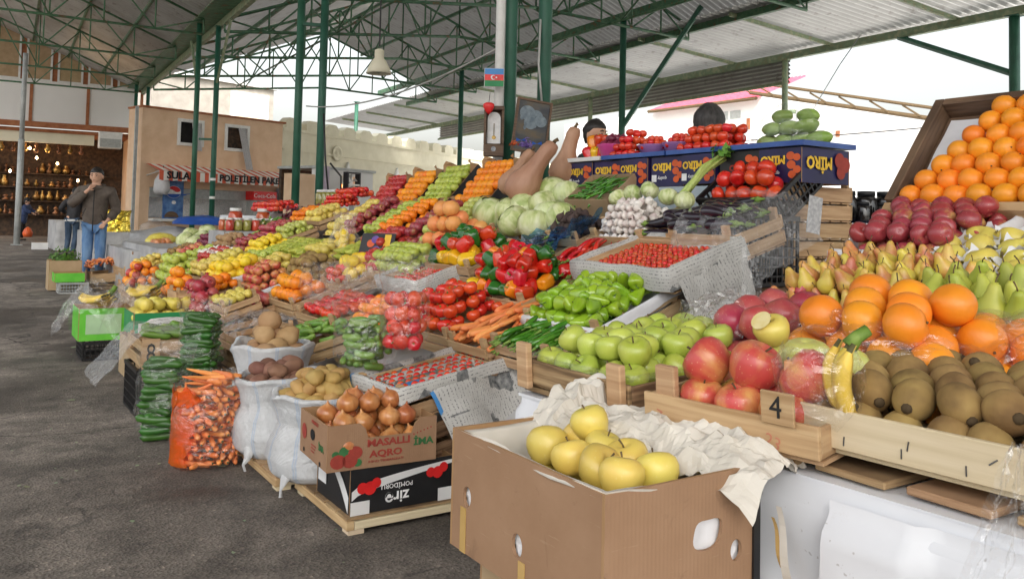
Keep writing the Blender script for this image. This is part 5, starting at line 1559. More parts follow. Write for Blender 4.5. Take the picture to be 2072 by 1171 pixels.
text('lettering', 'POMİDORU', .024, 'white_ink', zx, Zi @ ZF @ M.Translation((.185, -.004, .088)) @ up @ ry, .0006)
ZL = M.Translation((1.435 - .215 - .003, 3.085 + .17, Z0)) @ M.Rotation(-pi / 2, 4, 'Z')   # face towards the aisle
decal('label_sheet', lambda b: box(b, (.03, -.001, .055), (.11, .001, .125)), 'card_white', ZL, Zi, zx, .002)
def stripe(bm):
    n_ = 14; a = [bm.verts.new((.13 + .20 * (i / n_), 0, .145 - .14 * (i / n_) ** 1.6)) for i in range(n_ + 1)]; b = [bm.verts.new((.19 + .145 * (i / n_), 0, .155 - .09 * (i / n_) ** 1.6)) for i in range(n_ + 1)]
    for i in range(n_): bm.faces.new((a[i], b[i], b[i + 1], a[i + 1]))
decal('white_band', stripe, 'card_white', ZL, Zi, zx, .001)
for cx, cz, r_ in ((.06, .14, .017), (.085, .132, .02), (.115, .138, .018)): decal('tomato_print', lambda b: blob(b, cx, cz, r_), 'bright_red', ZL, Zi, zx, .003 + cx * .01)
# onion box on top
OT = fr(V((1.35, 3.07, Z0 + .165 + .168)), 0, -3)
ob = carton(OT @ M.Rotation(pi / 2, 4, 'Z'), .43, .34, .165, 'brown cardboard onion box with red and green print on the black box', 'cardboard', cut=.055, bottom=-.10)
OF = OT @ M.Rotation(pi / 2, 4, 'Z') @ M.Translation((-.215, -.17 - .002, -.165))
Oi = ob.matrix_world.inverted()
# in this frame x runs away from the aisle along the camera side, z up
text('lettering', 'MASALLI', .036, 'print_red', ob, Oi @ OF @ M.Translation((.235, 0, .088)) @ ry, .0006, bold=.0012, sx=1.25)
text('lettering', 'AQRO', .034, 'print_red', ob, Oi @ OF @ M.Translation((.225, 0, .048)) @ ry, .0006, bold=.0012, sx=1.3)
text('lettering', 'KƏND TƏSƏRRÜFATI', .012, 'print_red', ob, Oi @ OF @ M.Translation((.225, 0, .022)) @ ry, .0006, sx=1.2)
text('lettering', 'İMA', .036, 'print_green', ob, Oi @ OF @ M.Translation((.375, 0, .075)) @ ry, .0006, bold=.0012, sx=1.2)
for k in range(6): decal('star_print', lambda b: blob(b, .335 + .014 * k, .105 + .004 * k, .0035, 5), 'print_red', OF, Oi, ob, .0005)
for cx, cz, r_, m_ in ((.04, .035, .026, 'print_red'), (.085, .035, .026, 'print_red'), (.105, .062, .024, 'print_red'), (.065, .068, .020, 'print_green'), (.115, .025, .014, 'print_green'), (.03, .062, .012, 'print_green')):
    decal('vegetable_print', lambda b: blob(b, cx, cz, r_, 12, 1.15), m_, OF, Oi, ob, .0004 + r_ * .01)
OL = OT @ M.Rotation(pi / 2, 4, 'Z') @ M.Translation((-.215 - .002, .17, -.165)) @ M.Rotation(-pi / 2, 4, 'Z')
text('lettering', 'MASALLI', .020, 'print_red', ob, Oi @ OL @ M.Translation((.19, 0, .145)) @ ry, .0006, sx=1.1)
text('lettering', 'İMA', .032, 'print_green', ob, Oi @ OL @ M.Translation((.27, 0, .070)) @ ry, .0006, bold=.001)
decal('hand_hole', lambda b: blob(b, .165, .098, .021, 14, 1.3), 'dark_void', OL, Oi, ob, .0004); decal('hand_hole', lambda b: blob(b, .06, .02, .009), 'dark_void', OL, Oi, ob, .0004); decal('hand_hole', lambda b: blob(b, .26, .012, .009), 'dark_void', OL, Oi, ob, .0004)
decal('vegetable_print', lambda b: blob(b, .06, .09, .03, 12), 'print_red', OL, Oi, ob, .0004)
for k in range(3): decal('small_print', lambda b: [box(b, (.15, -.0003, .058 - .012 * k), (.21 - .01 * k, .0003, .062 - .012 * k))], 'print_red', OL, Oi, ob, .0004)
pile('onion', OT @ M.Rotation(pi / 2, 4, 'Z'), .42, .33, 3, 'large brown onion heaped in the printed cardboard box', 'brown onions in the printed cardboard box', 'stand', -.125, .28, .95, .98, None, True, .70)


def sack(px, py, t, r, zb, key, lab, plab, grp, n=2, lean=0, seed=0, tail=False, sc=1.0):
    top = at(px, py, t); h = top.z - zb
    T = M.Translation((top.x, top.y, zb)) @ M.Rotation(R(lean), 4, 'Y')
    root = thing('potato_sack', T, lab, 'sack')
    bm = bmesh.new(); uv = bm.loops.layers.uv.new('uv'); N = 40
    prof = [(0, .004), (r * .95, .004), (r * 1.14, h * .10), (r * 1.20, h * .25), (r * 1.10, h * .48), (r * .93, h * .64), (r * .97, h * .72), (r * 1.0, h * .84), (r * 1.07, h * .92), (r * 1.12, h * .965), (r * 1.09, h * 1.0), (r * 1.0, h * 1.0), (r * .93, h * .95), (r * .9, h * .80)]
    pr = []
    for i in range(len(prof) - 1):
        for k in range(3): pr.append((prof[i][0] + (prof[i + 1][0] - prof[i][0]) * k / 3, prof[i][1] + (prof[i + 1][1] - prof[i][1]) * k / 3))
    pr.append(prof[-1])

    def f(v, a, tt):
        q = V((cos(a), sin(a), v.co.z * 4)); k = 1 + .10 * nz(q, 1.2, seed) + .05 * nz(q, 3.5, seed + 2) + .022 * sin(9 * a + 14 * v.co.z + 2 * nz(q, 1, seed + 4)) * (1 - abs(2 * tt - 1))
        k += .028 * nz((cos(a) * 1.2, sin(a) * 1.2, v.co.z * 34), 1.3, seed + 7) * (tt < .8)
        v.co.x *= k; v.co.y *= k
        v.co.z += .02 * nz(q, 2, seed + 6) * (1 if tt > .3 else 0)
    rg = lathe(bm, pr, N, f)
    rowof = {v: (k, j) for j, ring in enumerate(rg) for k, v in enumerate(ring)}
    for fc in bm.faces:
        ks = [rowof[l_.vert] for l_ in fc.loops]; mx = max(k for k, j in ks)
        for l_, (k, j) in zip(fc.loops, ks): l_[uv].uv = ((k if not (mx == N - 1 and k == 0) else N) / N, j / len(pr))
    obj('sack_cloth', bm, 'woven_sack', root, None, True)
    if tail:
        bm = bmesh.new(); tube(bm, [(-r * .55, -.05, .10), (-r * .92, -.085, .05), (-r * 1.06, -.10, .015), (-r * 1.10, -.105, -.015), (-r * 1.12, -.11, -.04)], [.05, .032, .013, .006, .007], 12)
        for v in bm.verts: v.co += V((nz(v.co, 25, 1), nz(v.co, 25, 2), nz(v.co, 25, 3))) * .012
        obj('tied_corner', bm, 'woven_sack', root, None, True)
    K = KINDS[key]['r'] * sc
    for k in range(n + 1):
        R_ = (r - k * K * 1.0) * .93
        m_ = max(1, int(3.0 * (R_ / K) ** 2 * .27))
        for i in range(m_):
            a = i * 2.4 + k; q = math.sqrt((i + .5) / m_) * (R_ - K * .8)
            if q < R_ - 3.2 * K and k < n: continue
            spawn(key, T @ M.Translation((q * cos(a), q * sin(a), h * .93 + k * K * 1.25 + rnd.uniform(-.2, .2) * K)) @ rot3(.5), plab, grp, sc * rnd.uniform(.88, 1.12))
    return root


sack(552, 692, 4.35, .19, .062, 'potato', 'white woven sack of big brown potatoes at the back of the sacks', 'big brown potato heaped in the rearmost sack', 'big brown potatoes in the rearmost sack', 2, 0, 3, sc=1.12)
sack(572, 752, 3.93, .175, .062, 'red_potato', 'white woven sack of reddish potatoes between the other two sacks', 'reddish potato in the middle sack', 'reddish potatoes in the middle sack', 1, -3, 8, True)
sack(662, 785, 3.62, .20, .062, 'gold_potato', 'white woven sack of yellow potatoes behind the onion box', 'long yellow potato in the sack behind the onion box', 'yellow potatoes in the sack behind the onion box', 2, -2, 14, True)

# carrot bag with orange net, bags of dark cucumbers
T = M.Translation((.985, 4.02, 0)) @ M.Rotation(R(-12), 4, 'Z') @ M.Scale(.93, 4)
film_bag(T, [(0, .002), (.13, .006), (.158, .08), (.163, .25), (.155, .37), (.175, .42), (.20, .445)], 'clear bag with orange printing packed with carrots, on the asphalt', 'clear_film', 40, .11, 12, (1.14, .76))
bm = bmesh.new()
sheet(bm, 26, 20, lambda u, v: V(((.158 + .010 * nz((u * 5, v * 5, 4), 1)) * 1.14 * cos(pi * .78 + u * (1.7 + .5 * nz((v * 5, 1, 2), 1))), (.158 + .010 * nz((u * 5, v * 5, 4), 1)) * .76 * sin(pi * .78 + u * (1.7 + .5 * nz((v * 5, 1, 2), 1))), .02 + (.36 + .05 * nz((u * 6, 2, 7), 1)) * v)))
o = obj('orange_wrapper', bm, film('orange_film', .06, .1, (1, .22, .03), 24, .8, .40), None, T, True); tag(o, 'orange printed film around the side of the carrot bag', 'plastic wrapper')
bm = bmesh.new(); lathe(bm, [(0, .0), (.004, -.001), (.007, .001), (.003, .004), (0, .003)], 8); CTOP = mesh('crown', bm, 'banana_tip')
for z in range(11):
    for i in range(15):
        a = 2 * pi * (i + (z % 2) * .5) / 15
        if sin(a) > .6: continue
        rj = rnd.uniform(.100, .118); q = T @ M.Translation((rj * 1.12 * cos(a), rj * .72 * sin(a), .028 + z * .034 + rnd.uniform(-.006, .006))) @ M.Rotation(a * .0 + (-1.35 if sin(a) < .2 and cos(a) > -.75 else a) + rnd.gauss(0, .3), 4, 'Z') @ M.Rotation(rnd.gauss(0, .25), 4, 'Y') @ M.Rotation(rnd.gauss(0, .25), 4, 'Z')
        c = spawn('carrot', q @ M.Translation((-.052, 0, 0)) @ M.Rotation(pi, 4, 'Z') @ M.Scale(.62, 4), 'carrot packed end outward inside the clear bag', 'carrots packed inside the clear bag', 1.5)
        if (i + z) % 2: put('crown', CTOP, M.Translation((-.096, 0, 0)) @ M.Rotation(-pi / 2, 4, 'Y'), c)
for i in range(8):
    spawn('carrot', T @ M.Translation((rnd.uniform(-.04, .05), rnd.uniform(-.05, .05), .40 + .007 * i)) @ M.Rotation(rnd.gauss(2.6, .3), 4, 'Z') @ M.Rotation(rnd.gauss(-.05, .1), 4, 'Y'), 'thick carrot lying on top of the carrot bag', 'carrots on top of the carrot bag', 1.15)


def cuke_bag(p, r, h, lab, lab2, grp, seed, lean=0):
    T = M.Translation(p) @ M.Rotation(R(lean), 4, 'Y') @ M.Rotation(R(-25), 4, 'Z')
    film_bag(T, [(0, .002), (r * .8, .006), (r * 1.08, .07), (r * 1.05, h * .5), (r * .98, h * .9), (r * 1.05, h), (r * 1.2, h + .07)], lab, 'clear_film', 30, .09, seed, (1.1, .9))
    z = .03
    while z < h:
        for i in range(6):
            y = (i - 2.5) * .034 * r / .11
            spawn('cucumber', T @ M.Translation((rnd.uniform(-.022, .022), y + rnd.uniform(-.006, .006), z + rnd.uniform(-.009, .009))) @ M.Rotation(rnd.gauss(0, .2), 4, 'Z') @ M.Rotation(rnd.gauss(0, .06), 4, 'Y') @ M.Rotation(rnd.uniform(-3, 3), 4, 'X'), lab2, grp, .98 * r / .105 * rnd.uniform(.94, 1.04))
        z += .031


cuke_bag((.90, 4.62, 0), .118, .40, 'clear bag stacked with dark cucumbers standing on the asphalt', 'dark cucumber in the bag standing on the asphalt', 'dark cucumbers in the bag on the asphalt', 31)
crate(fr(V((1.16, 5.0, .24)), 0), .36, .34, .23, 'old wooden crate under the upper bag of dark cucumbers', None, 'old_wood', 2, .02, 0)
cuke_bag((1.16, 4.98, .25), .112, .34, 'clear bag stacked with dark cucumbers beside the potato sack', 'dark cucumber in the bag beside the potato sack', 'dark cucumbers in the bag beside the potato sack', 33)

# black crate with the wooden crate marked 8, film hanging down
T = fr(V((1.02, 5.32, .265)), 0); grid_crate(T, .44, .34, .26, 'black plastic crate on the asphalt under the wooden crate marked 8')
T = fr(V((1.04, 5.32, .425)), 0); c8 = crate(T, .46, .36, .14, 'wooden crate with a hand painted 8 on its corner board', None, 'pale_wood', 2, .03, .012)
fT = T @ M.Rotation(pi / 2, 4, 'Z')
bm = bmesh.new(); box(bm, (-.178, -.237, -.15), (-.085, -.2365 - .006, .015)); nb = obj('number_board', bm, 'pale_wood', c8, M.Rotation(pi / 2, 4, 'Z') @ M.Translation((0, 0, 0)))
text('painted_number', '8', .15, 'black_ink', c8, M.Rotation(pi / 2, 4, 'Z') @ M.Translation((-.132, -.2445, -.068)) @ ry, .0006, sx=.72)
pile('courgette', T, .42, .32, 2, 'green courgette lying in the crate marked 8', 'courgettes in the crate marked 8', 'd', -.03, .5)
drape(T @ M.Translation((.02, -.16, .04)), .50, .62, lambda u, v: (.02 * nz((u * 4, v * 4, 1)), .20 * max(0, .48 - v) * .6, -.62 * max(0, .46 - v) + .03 * nz((u * 5, v * 6, 2), 1.5) + .02), 'milky_film', 'crumpled clear film hanging from the crate marked 8', 'plastic_film', 'plastic film', 26, 34)
# green and white apple box, lime box, bananas
T = fr(V((1.22, 6.40, .46)), 0)
carton(T @ M.Translation((0, -.02, -.17)), .44, .46, .28, 'plain brown carton under the green and white apple box', 'tan_card')
gb = carton(T, .40, .46, .155, 'green and white apple box with pale apples, behind the crate marked 8', 'card_green', bottom=-.09)
gF = M.Rotation(pi / 2, 4, 'Z') @ M.Translation((-.23, -.20 - .002, -.155))
decal('white_panel', lambda b: b.faces.new([b.verts.new(p) for p in [(.03, 0, .01), (.43, 0, .01), (.43, 0, .105)] + [(.43 - .4 * i / 10, 0, .105 + .018 * sin(pi * i / 10) - .02 * (i > 8)) for i in range(1, 11)]]), 'card_white', gF, M.Identity(4), gb)
for cx in (.20, .34): decal('apple_print', lambda b: blob(b, cx, .05, .03, 14, 1.3), 'apple_green_print' if 'apple_green_print' in MATS else pm('apple_green_print', [(.30, .45, .08)], .5), gF, M.Identity(4), gb, .001)
pile('quince', T, .38, .44, 2, 'pale yellow apple in the green and white box', 'pale apples in the green and white box', 'up', -.085, .2, sc=1.05)
T = fr(V((.95, 7.40, .40)), 0)
grid_crate(T @ M.Translation((0, .03, -.255)), .40, .36, .14, 'black plastic crate on the asphalt under the lime green box')
lb_ = carton(T, .42, .38, .245, 'lime green fruit box under the wrapped bananas', 'card_lime', bottom=-.06)
decal('pale_panel', lambda b: box(b, (.05, -.0005, .05), (.30, .0005, .20)), pm('pale_lime', [(.45, .66, .40)], .5), M.Rotation(pi / 2, 4, 'Z') @ M.Translation((-.19, -.212, -.245)), M.Identity(4), lb_)
for k, (px, py, t, yw) in enumerate(((196, 622, 7.1, 150), (262, 612, 6.7, 155), (232, 606, 7.5, 160))):
    p = V(((.88, 7.30, .47), (1.20, 7.20, .52), (1.36, 7.75, .50))[k]); TT = M.Translation(p) @ M.Rotation(R(yw), 4, 'Z') @ M.Rotation(R(12), 4, 'X') @ M.Scale(1.5, 4)
    banana_bunch(TT, 6, ('bunch of bananas wrapped in film over the lime green box', 'bunch of bananas wrapped in film over the green and white box', 'rear bunch of bananas between the two wrapped bunches')[k])
    if k < 2:
        drape(M.Translation(p + V((0, 0, .14))) @ M.Rotation(R(-30), 4, 'Z'), .50, .40, lambda u, v: (.02 * nz((u * 5, v * 5, k)), .02 * nz((u * 5, v * 5, k + 4)), -.25 * (2 * u - 1) ** 2 - .22 * (2 * v - 1) ** 2 + .05 * nz((u * 6, v * 6, k), 1.6)), 'clear_film', ('shiny clear film over the bananas on the lime green box', 'shiny clear film over the bananas on the green and white box')[k], 'plastic_film', 'plastic film', 30, 26)
carton(fr(V((1.40, 7.22, .46)), 0), .44, .44, .42, 'brown carton standing between the banana boxes', 'tan_card')

# printed crate stack with pomegranates
p = onF(420, 596); TP = fr(V((1.62, 7.5, .60)), 8)
for k in range(3):
    bm = bmesh.new(); T = fr(V((1.52, 6.55, .58 - .145 * k)), 0)
    c_ = crate(T, .30, .44, .13, ('top', 'middle', 'bottom')[k] + ' crate of the stack printed with fruit, beside the pale apples', None, 'pale_wood' if k < 1 else 'print_cherry', 1, .01, .03)
# --- farther part of the left stall, bins from the aisle inwards
B = bin_
B(512, 655, .62, .36, None, 0, '', 'film covered produce beside the brown potatoes', tilt=10, drop=.02, crate_label='wooden crate covered with loose clear film beside the brown potatoes')
T = fr(onL(512, 640, .02), 12)
drape(T, .70, .42, lambda u, v: (.02 * nz((u * 5, v * 5, 1)), 0, .05 * nz((u * 7, v * 5, 2), 1.4) - .06 * (abs(v - .5) * 2) ** 3), 'milky_film', 'crumpled grey film over the crate beside the brown potatoes', 'plastic_film', 'plastic film', 34, 22)
B(690, 602, .62, .38, 'plain_tomato', 1, 'red tomato', 'red tomatoes under clear film before the newspaper tray', tilt=18, mode='up', jit=.2)
drape(fr(onL(685, 592, .04), 18), .66, .40, lambda u, v: (0, .0, .04 * nz((u * 6, v * 5, 8), 1.4)), 'clear_film', 'clear film spread over the red tomatoes before the newspaper tray', 'plastic_film', 'plastic film', 30, 20)
B(606, 578, .50, .30, 'orange', 2, 'bright orange', 'oranges between the kiwis and the film covered tomatoes', tilt=20, jit=.2, sc=1.18)
B(635, 540, .54, .34, 'small_kiwi', 3, 'brown kiwi', 'kiwis heaped above the oranges', tilt=20, mode='rand', jit=.25, sc=1.2)
B(520, 600, .42, .22, 'pomegranate', 1, 'dark red pomegranate', 'pomegranates in the front row before the small quinces', tilt=16, mode='rand', jit=.3, plane=onL)
B(540, 560, .56, .40, 'blush', 3, 'pink and yellow apple', 'pink apples left of the kiwis', tilt=18, jit=.2, lin='white_paper')
B(470, 588, .42, .26, 'quince', 1, 'small yellow quince', 'small quinces before the pink apples', tilt=18, jit=.3, sc=.66, plane=onF)
T = B(418, 592, .48, .34, 'pomegranate', 3, 'dark red pomegranate', 'pomegranates heaped over the printed crates', tilt=14, mode='rand', jit=.2, plane=onF, drop=.10)
B(368, 572, .46, .30, 'orange', 3, 'bright orange', 'oranges heaped before the green apples by the aisle', tilt=12, jit=.2, plane=onF, sc=1.12, drop=.07)
B(362, 545, .66, .36, 'green_apple', 3, 'pale green apple', 'green apples heaped near the aisle', tilt=14, jit=.2, plane=onF, sc=1.08, kids=False)
B(292, 548, .60, .40, 'orange', 3, 'fruit', 'oranges and red apples at the aisle edge', tilt=12, jit=.2, plane=onF, sc=1.1, keys=['orange', 'crimson', 'orange', 'crimson'], drop=.1)
B(450, 568, .30, .24, 'tangerine', 2, 'small tangerine', 'tangerines beside the pomegranates', tilt=14, jit=.2, plane=onF, sc=1.1)
B(480, 540, .52, .40, 'lemon', 2, 'yellow lemon', 'lemons in white paper by the celery', tilt=14, jit=.4, plane=onF, sc=1.15, lin='white_paper')
B(560, 528, .50, .30, 'small_yellow', 2, 'yellow apple', 'yellow apples above the pink apples', tilt=20, jit=.2)
B(700, 545, .34, .26, 'plain_tomato', 2, 'red tomato', 'red tomatoes beside the kiwis', tilt=20, jit=.2)
B(610, 496, .95, .34, 'pear_green', 2, 'small green pear', 'green pears standing in the long rows', tilt=22, mode='fwd', jit=.3, kids=False, sc=.95)
B(665, 505, .50, .30, 'quince', 2, 'yellow quince', 'quinces above the kiwis', tilt=20, jit=.25, sc=.85)
B(735, 498, .46, .34, 'pear_green', 2, 'small green pear', 'green pears behind the foil bag', tilt=22, mode='fwd', jit=.3, kids=False, sc=.9)
B(725, 535, .36, .30, 'lemon', 2, 'yellow quince', 'yellow quinces under the foil bag', tilt=20, jit=.3, sc=1.2)
p = onL(697, 497); film_bag(M.Translation(p - UPZ * .10), [(.02, 0), (.10, .04), (.11, .16), (.07, .25), (.09, .36)], 'crinkled clear bag of lemons standing between quinces and pears', 'milky_film', 30, .22, 77)
for i in range(9): spawn('lemon', M.Translation(p + V((.055 * cos(i * 2.1), .055 * sin(i * 2.1), -.05 + .018 * i))) @ rot3(), 'lemon in the crinkled clear bag', 'lemons in the crinkled clear bag', 1.0)
B(786, 482, .46, .34, 'crimson', 2, 'red apple', 'red apples behind the dark price card', tilt=22, jit=.2)
B(820, 516, .62, .30, 'green_apple', 2, 'green apple', 'green apples lined in rows behind the newspaper tray', tilt=24, jit=.05, sc=.95, kids=False)
T = B(760, 520, .40, .26, 'crimson', 2, 'red apple', 'red apples before the dark fruit carton', tilt=20, jit=.2)
p = onL(762, 498, .03)
t = thing('carton_flap', M.Translation(p) @ M.Rotation(R(-50), 4, 'Z') @ M.Rotation(R(-25), 4, 'X'), 'dark printed fruit carton end standing among the apples', 'carton')
bm = bmesh.new(); box(bm, (-.13, 0, -.10), (.13, .006, .10)); obj('panel', bm, 'card_black', t)
for k, (cx, cz, m_) in enumerate(((-.05, .02, 'print_orange'), (.0, -.03, 'violet'), (-.02, .05, 'violet'))): bm = bmesh.new(); blob(bm, cx, cz, .03, 14, 1, -.001 - .001 * k); obj('fruit_print', bm, m_, t)
bm = bmesh.new(); box(bm, (.05, -.002, -.09), (.10, -.0005, .09)); obj('yellow_band', bm, 'print_yellow', t)
T = B(950, 496, .54, .36, 'bell_red', 2, 'bell pepper', 'bell peppers in the crate under the cabbages', tilt=22, mode='rand', jit=.2, keys=['bell_red', 'bell_red', 'bell_yellow', 'bell_dark', 'bell_dark', 'bell_yellow'], sc=1.1, h=.12)
B(925, 466, .50, .36, 'grapefruit', 3, 'pink grapefruit', 'grapefruits beside the cabbages', tilt=24, jit=.15)
BINS += [(2.75, 4.9 + .35 * k, 'low cartons') for k in range(8)] + [(2.95, 4.9 + .35 * k, 'low cartons') for k in range(8)]
# second tier, tilted cartons side by side
for px, py, key, f_, wh in ((928, 436, 'lime', 'yellow green apple', 'yellow green apples in the carton by the grapefruits'), (880, 440, 'wine', 'dull red apple', 'dull red apples in the carton under the orange box'), (832, 432, 'tangerine', 'tangerine', 'tangerines in the carton below the green apple box'),
                            (800, 436, 'small_green', 'green apple', 'green apples in the low carton below the tilted oranges'), (757, 428, 'wine', 'dull red apple', 'dull red apples in the carton below the tilted red apples'), (722, 433, 'small_yellow', 'yellow apple', 'yellow apples in the carton beside the dull red apples')):
    p = onL(px, py); T = fr(p - UPZ * .05, 30); wd = .33 if key != 'tangerine' else .36
    carton(T, wd + .02, .58, .09, 'black carton holding the ' + wh, 'card_black', bottom=-.05)
    pile(key, T, wd, .54, 2, f_ + ' among the ' + wh, wh, 'rand', -.045, .10, .8, 1.05, None, False, .8)
# back row, steeply tilted cartons
for px, py, key, f_, wh, sc in ((990, 362, 'orange', 'orange', 'oranges in the steep carton beside the pumpkins', .98), (908, 369, 'green_apple', 'green apple', 'green apples in the steep carton between two orange cartons', .98),
                            (843, 378, 'orange', 'orange', 'oranges in the steep carton beside the red apples', .98), (787, 388, 'crimson', 'deep red apple', 'red apples in the farthest steep carton', 1.05)):
    p = onx(px, py, 3.42); T = fr(p - V((.02, 0, .03)), 48, 0)
    t = carton(T, .47, .50, .10, 'steep black carton of ' + wh, 'card_black', bottom=-.035)
    for sx in (-1, 1):
        for sy in (-1, 1):
            bm = bmesh.new(); pp = [(sx * .23, sy * .25, 0), (sx * .12, sy * .25, 0), (sx * .14, sy * .235, .05), (sx * .21, sy * .235, .075), (sx * .232, sy * .20, .06), (sx * .232, sy * .14, 0)]
            c0 = [bm.verts.new(q) for q in pp]; bm.faces.new(c0); c1 = [bm.verts.new((q[0], q[1], q[2] - .004)) for q in pp]; bm.faces.new(c1[::-1])
            for i in range(6): bm.faces.new((c0[i], c1[i], c1[(i + 1) % 6], c0[(i + 1) % 6]))
            obj('corner_flap', bm, 'card_inside', t)
    pile(key, T, .45, .47, 1, f_ + ' in the ' + wh.split(' in ')[1] + ' of the back row', wh, 'up', -.03, .05, .8, sc, None, False)
    crate(fr(V((p.x + .12, p.y, p.z - .30)), 0), .44, .30, .26, 'old crate propping up the ' + wh, None, 'old_wood', 2, .02, 0)

# cabbages, pumpkins, chilli box, celery
for k, (px, py, s_) in enumerate(((993, 432, 1.15), (1040, 448, .98), (1082, 455, .98), (1062, 420, .98), (1112, 436, .98), (1098, 412, .9), (1122, 388, 1.05), (1148, 392, .9), (1135, 440, .9), (1030, 425, .9))):
    spawn('cabbage', M.Translation(onL(px, py, .0)) @ rot3(.7), ('round pale cabbage beside the grapefruits' if k == 0 else 'pale cabbage on the heap beside the chilli box'), None if k == 0 else 'cabbages heaped beside the chilli box', s_)
B(1075, 462, .62, .30, None, 0, '', 'heaped cabbages', tilt=20, drop=.12)
BUT = [(0, 0), (.05, -.005), (.115, .03), (.142, .10), (.135, .18), (.098, .25), (.072, .32), (.064, .42), (.066, .48), (.05, .525), (.03, .535), (0, .53)]
bm = bmesh.new(); lathe(bm, BUT, 30, lambda v, a, t: setattr(v, 'co', V((v.co.x * (1 + .03 * cos(10 * a)), v.co.y * (1 + .03 * cos(10 * a)), v.co.z + .0))))
for v in bm.verts: v.co.x += .06 * (v.co.z / .5) ** 2; v.co *= 1 + .05 * nz(v.co, 5, 3)
PUMP = mesh('body', bm, 'pumpkin')
PST = stick(.1, 5.2, 5.9, .16, 'stem_brown', 1.3)
for px, py, t, rx, rz, s_, lb in ((1054, 384, 5.55, 26, -46, .84, 'long necked pumpkin leaning to the right beside the tilted oranges'), (1034, 372, 5.9, 24, -55, .66, 'smaller pumpkin half hidden behind the leaning pumpkin'), (1140, 350, 5.8, 6, -60, .74, 'pale pumpkin standing upright behind the pepper stack')):
    p = at(px, py, t); o = put('butternut_pumpkin', PUMP, M.Translation(p) @ M.Rotation(R(rz), 4, 'Z') @ M.Rotation(R(rx), 4, 'Y') @ M.Translation((0, 0, -.08)) @ M.Scale(s_, 4)); tag(o, lb, 'pumpkin')
    bm = bmesh.new(); tube(bm, [(.065, 0, .53), (.07, .005, .56), (.085, .01, .58)], [.02, .014, .016], 7); obj('stem', bm, 'stem_brown', o, None, True)
T = fr(onL(1212, 378, .02), 34, 8)
carton(T, .36, .30, .13, 'tan cardboard box of thin green chillies on the cabbage tier', 'tan_card', bottom=-.07, inner='tan_card')
pile('chili', T, .33, .27, 5, 'thin green chilli in the tan cardboard box', 'green chillies in the tan cardboard box', 'd', -.06, .6, .8)
p0, p1 = at(1465, 318, 4.55), at(1378, 402, 4.35)
for i in range(11):
    bm = bmesh.new(); a = p0 + V((rnd.uniform(-.03, .03), rnd.uniform(-.03, .03), rnd.uniform(-.02, .04))); b = p1 + V((rnd.uniform(-.02, .02), rnd.uniform(-.02, .02), rnd.uniform(-.02, .02))); m_ = a.lerp(b, .5) + V((0, 0, .03 + rnd.uniform(-.01, .02)))
    tube(bm, [b, m_, a], [.013, .010, .004], 6); o = obj('celery_stalk', bm, 'celery', None, None, True); tag(o, 'celery stalk in the bunch beside the big tomatoes', 'celery', 'celery stalks beside the big tomatoes')


def leaves(bm, c, r, n, s_, up=.5, seed=0):
    q = random.Random(seed)
    for i in range(n):
        d = V((q.gauss(0, 1), q.gauss(0, 1), abs(q.gauss(0, 1)) * up)).normalized(); p = V(c) + d * r * q.uniform(.3, 1); a = d.orthogonal().normalized() * s_ * q.uniform(.5, 1); b = d.cross(a).normalized() * s_ * .5
        bm.faces.new([bm.verts.new(p + k) for k in (a * -1, b, a + d * s_ * .5, b * -1)])


bm = bmesh.new(); leaves(bm, p0, .08, 60, .03, 1, 3); o = obj('celery_leaves', bm, 'leafy', None, None); tag(o, 'pale green celery leaves in the bunch beside the big tomatoes', 'celery', None, 'stuff')
for i, (px, py) in enumerate(((1280, 392), (1315, 385), (1352, 398), (1250, 400), (1385, 405))):
    spawn('cabbage', M.Translation(onL(px, py, .02)) @ rot3(.6), 'small pale kohlrabi head behind the garlic', 'kohlrabi heads behind the garlic', .50)
T = bin_(1522, 352, .52, .34, 'big_tomato', 2, 'large red tomato', 'large tomatoes in the tilted black crate', tilt=36, box='plastic', jit=.08, h=.15, drop=.03, mode='rand', z0=-.08)

# --- back counter: printed boxes, trays and what stands on them
bc = thing('teal_table', M.Translation((3.15, 2.45, 0)), 'teal painted market table behind the end of the stall', 'table')
bm = bmesh.new(); box(bm, (0, 0, .82), (1.1, 2.6, .86)); obj('table_top', bm, 'old_wood', bc)
bm = bmesh.new(); box(bm, (-.01, -.012, .74), (1.11, -.002, .82)); box(bm, (-.012, 0, .74), (-.002, 2.6, .82)); obj('apron', bm, 'teal_paint', bc)
for x in (.03, 1.02):
    for y in (.03, 2.52):
        bm = bmesh.new(); box(bm, (x, y, 0), (x + .06, y + .06, .818)); obj('leg', bm, 'teal_paint', bc)
for k in range(5):
    T = fr(V((3.72, 2.93, 1.365 - .094 * k)), 0); crate(T, .34, .46, .082, f'{("topmost", "second", "third", "fourth", "lowest")[k]} crate of the slatted stack beside the black crate', None, 'pale_wood', 1, 0, .012)
grid_crate(fr(V((3.20, 2.80, 1.20)), 0), .30, .36, .33, 'tall black plastic crate on the teal table')
bm = bmesh.new(); box(bm, (-.05, -.0, -.10), (.05, .004, .08)); o = obj('oilcloth_scrap', bm, 'bag_fabric', None, fr(V((3.46, 2.62, 1.22)), 0) @ M.Rotation(R(90), 4, 'Z') @ M.Rotation(R(8), 4, 'Y')); tag(o, 'pale checked oilcloth scrap hanging beside the black crate', 'cloth')
bm = bmesh.new(); box(bm, (3.42, 3.12, .865), (3.98, 4.95, 1.366), 0, None, .01); o = obj('counter_block', bm, pm('oilcloth_blue', [(.36, .44, .50), (.46, .52, .56)], .4, 8)); tag(o, 'counter covered in pale blue oilcloth under the printed boxes', 'counter')
PX = 3.44; y = 2.68
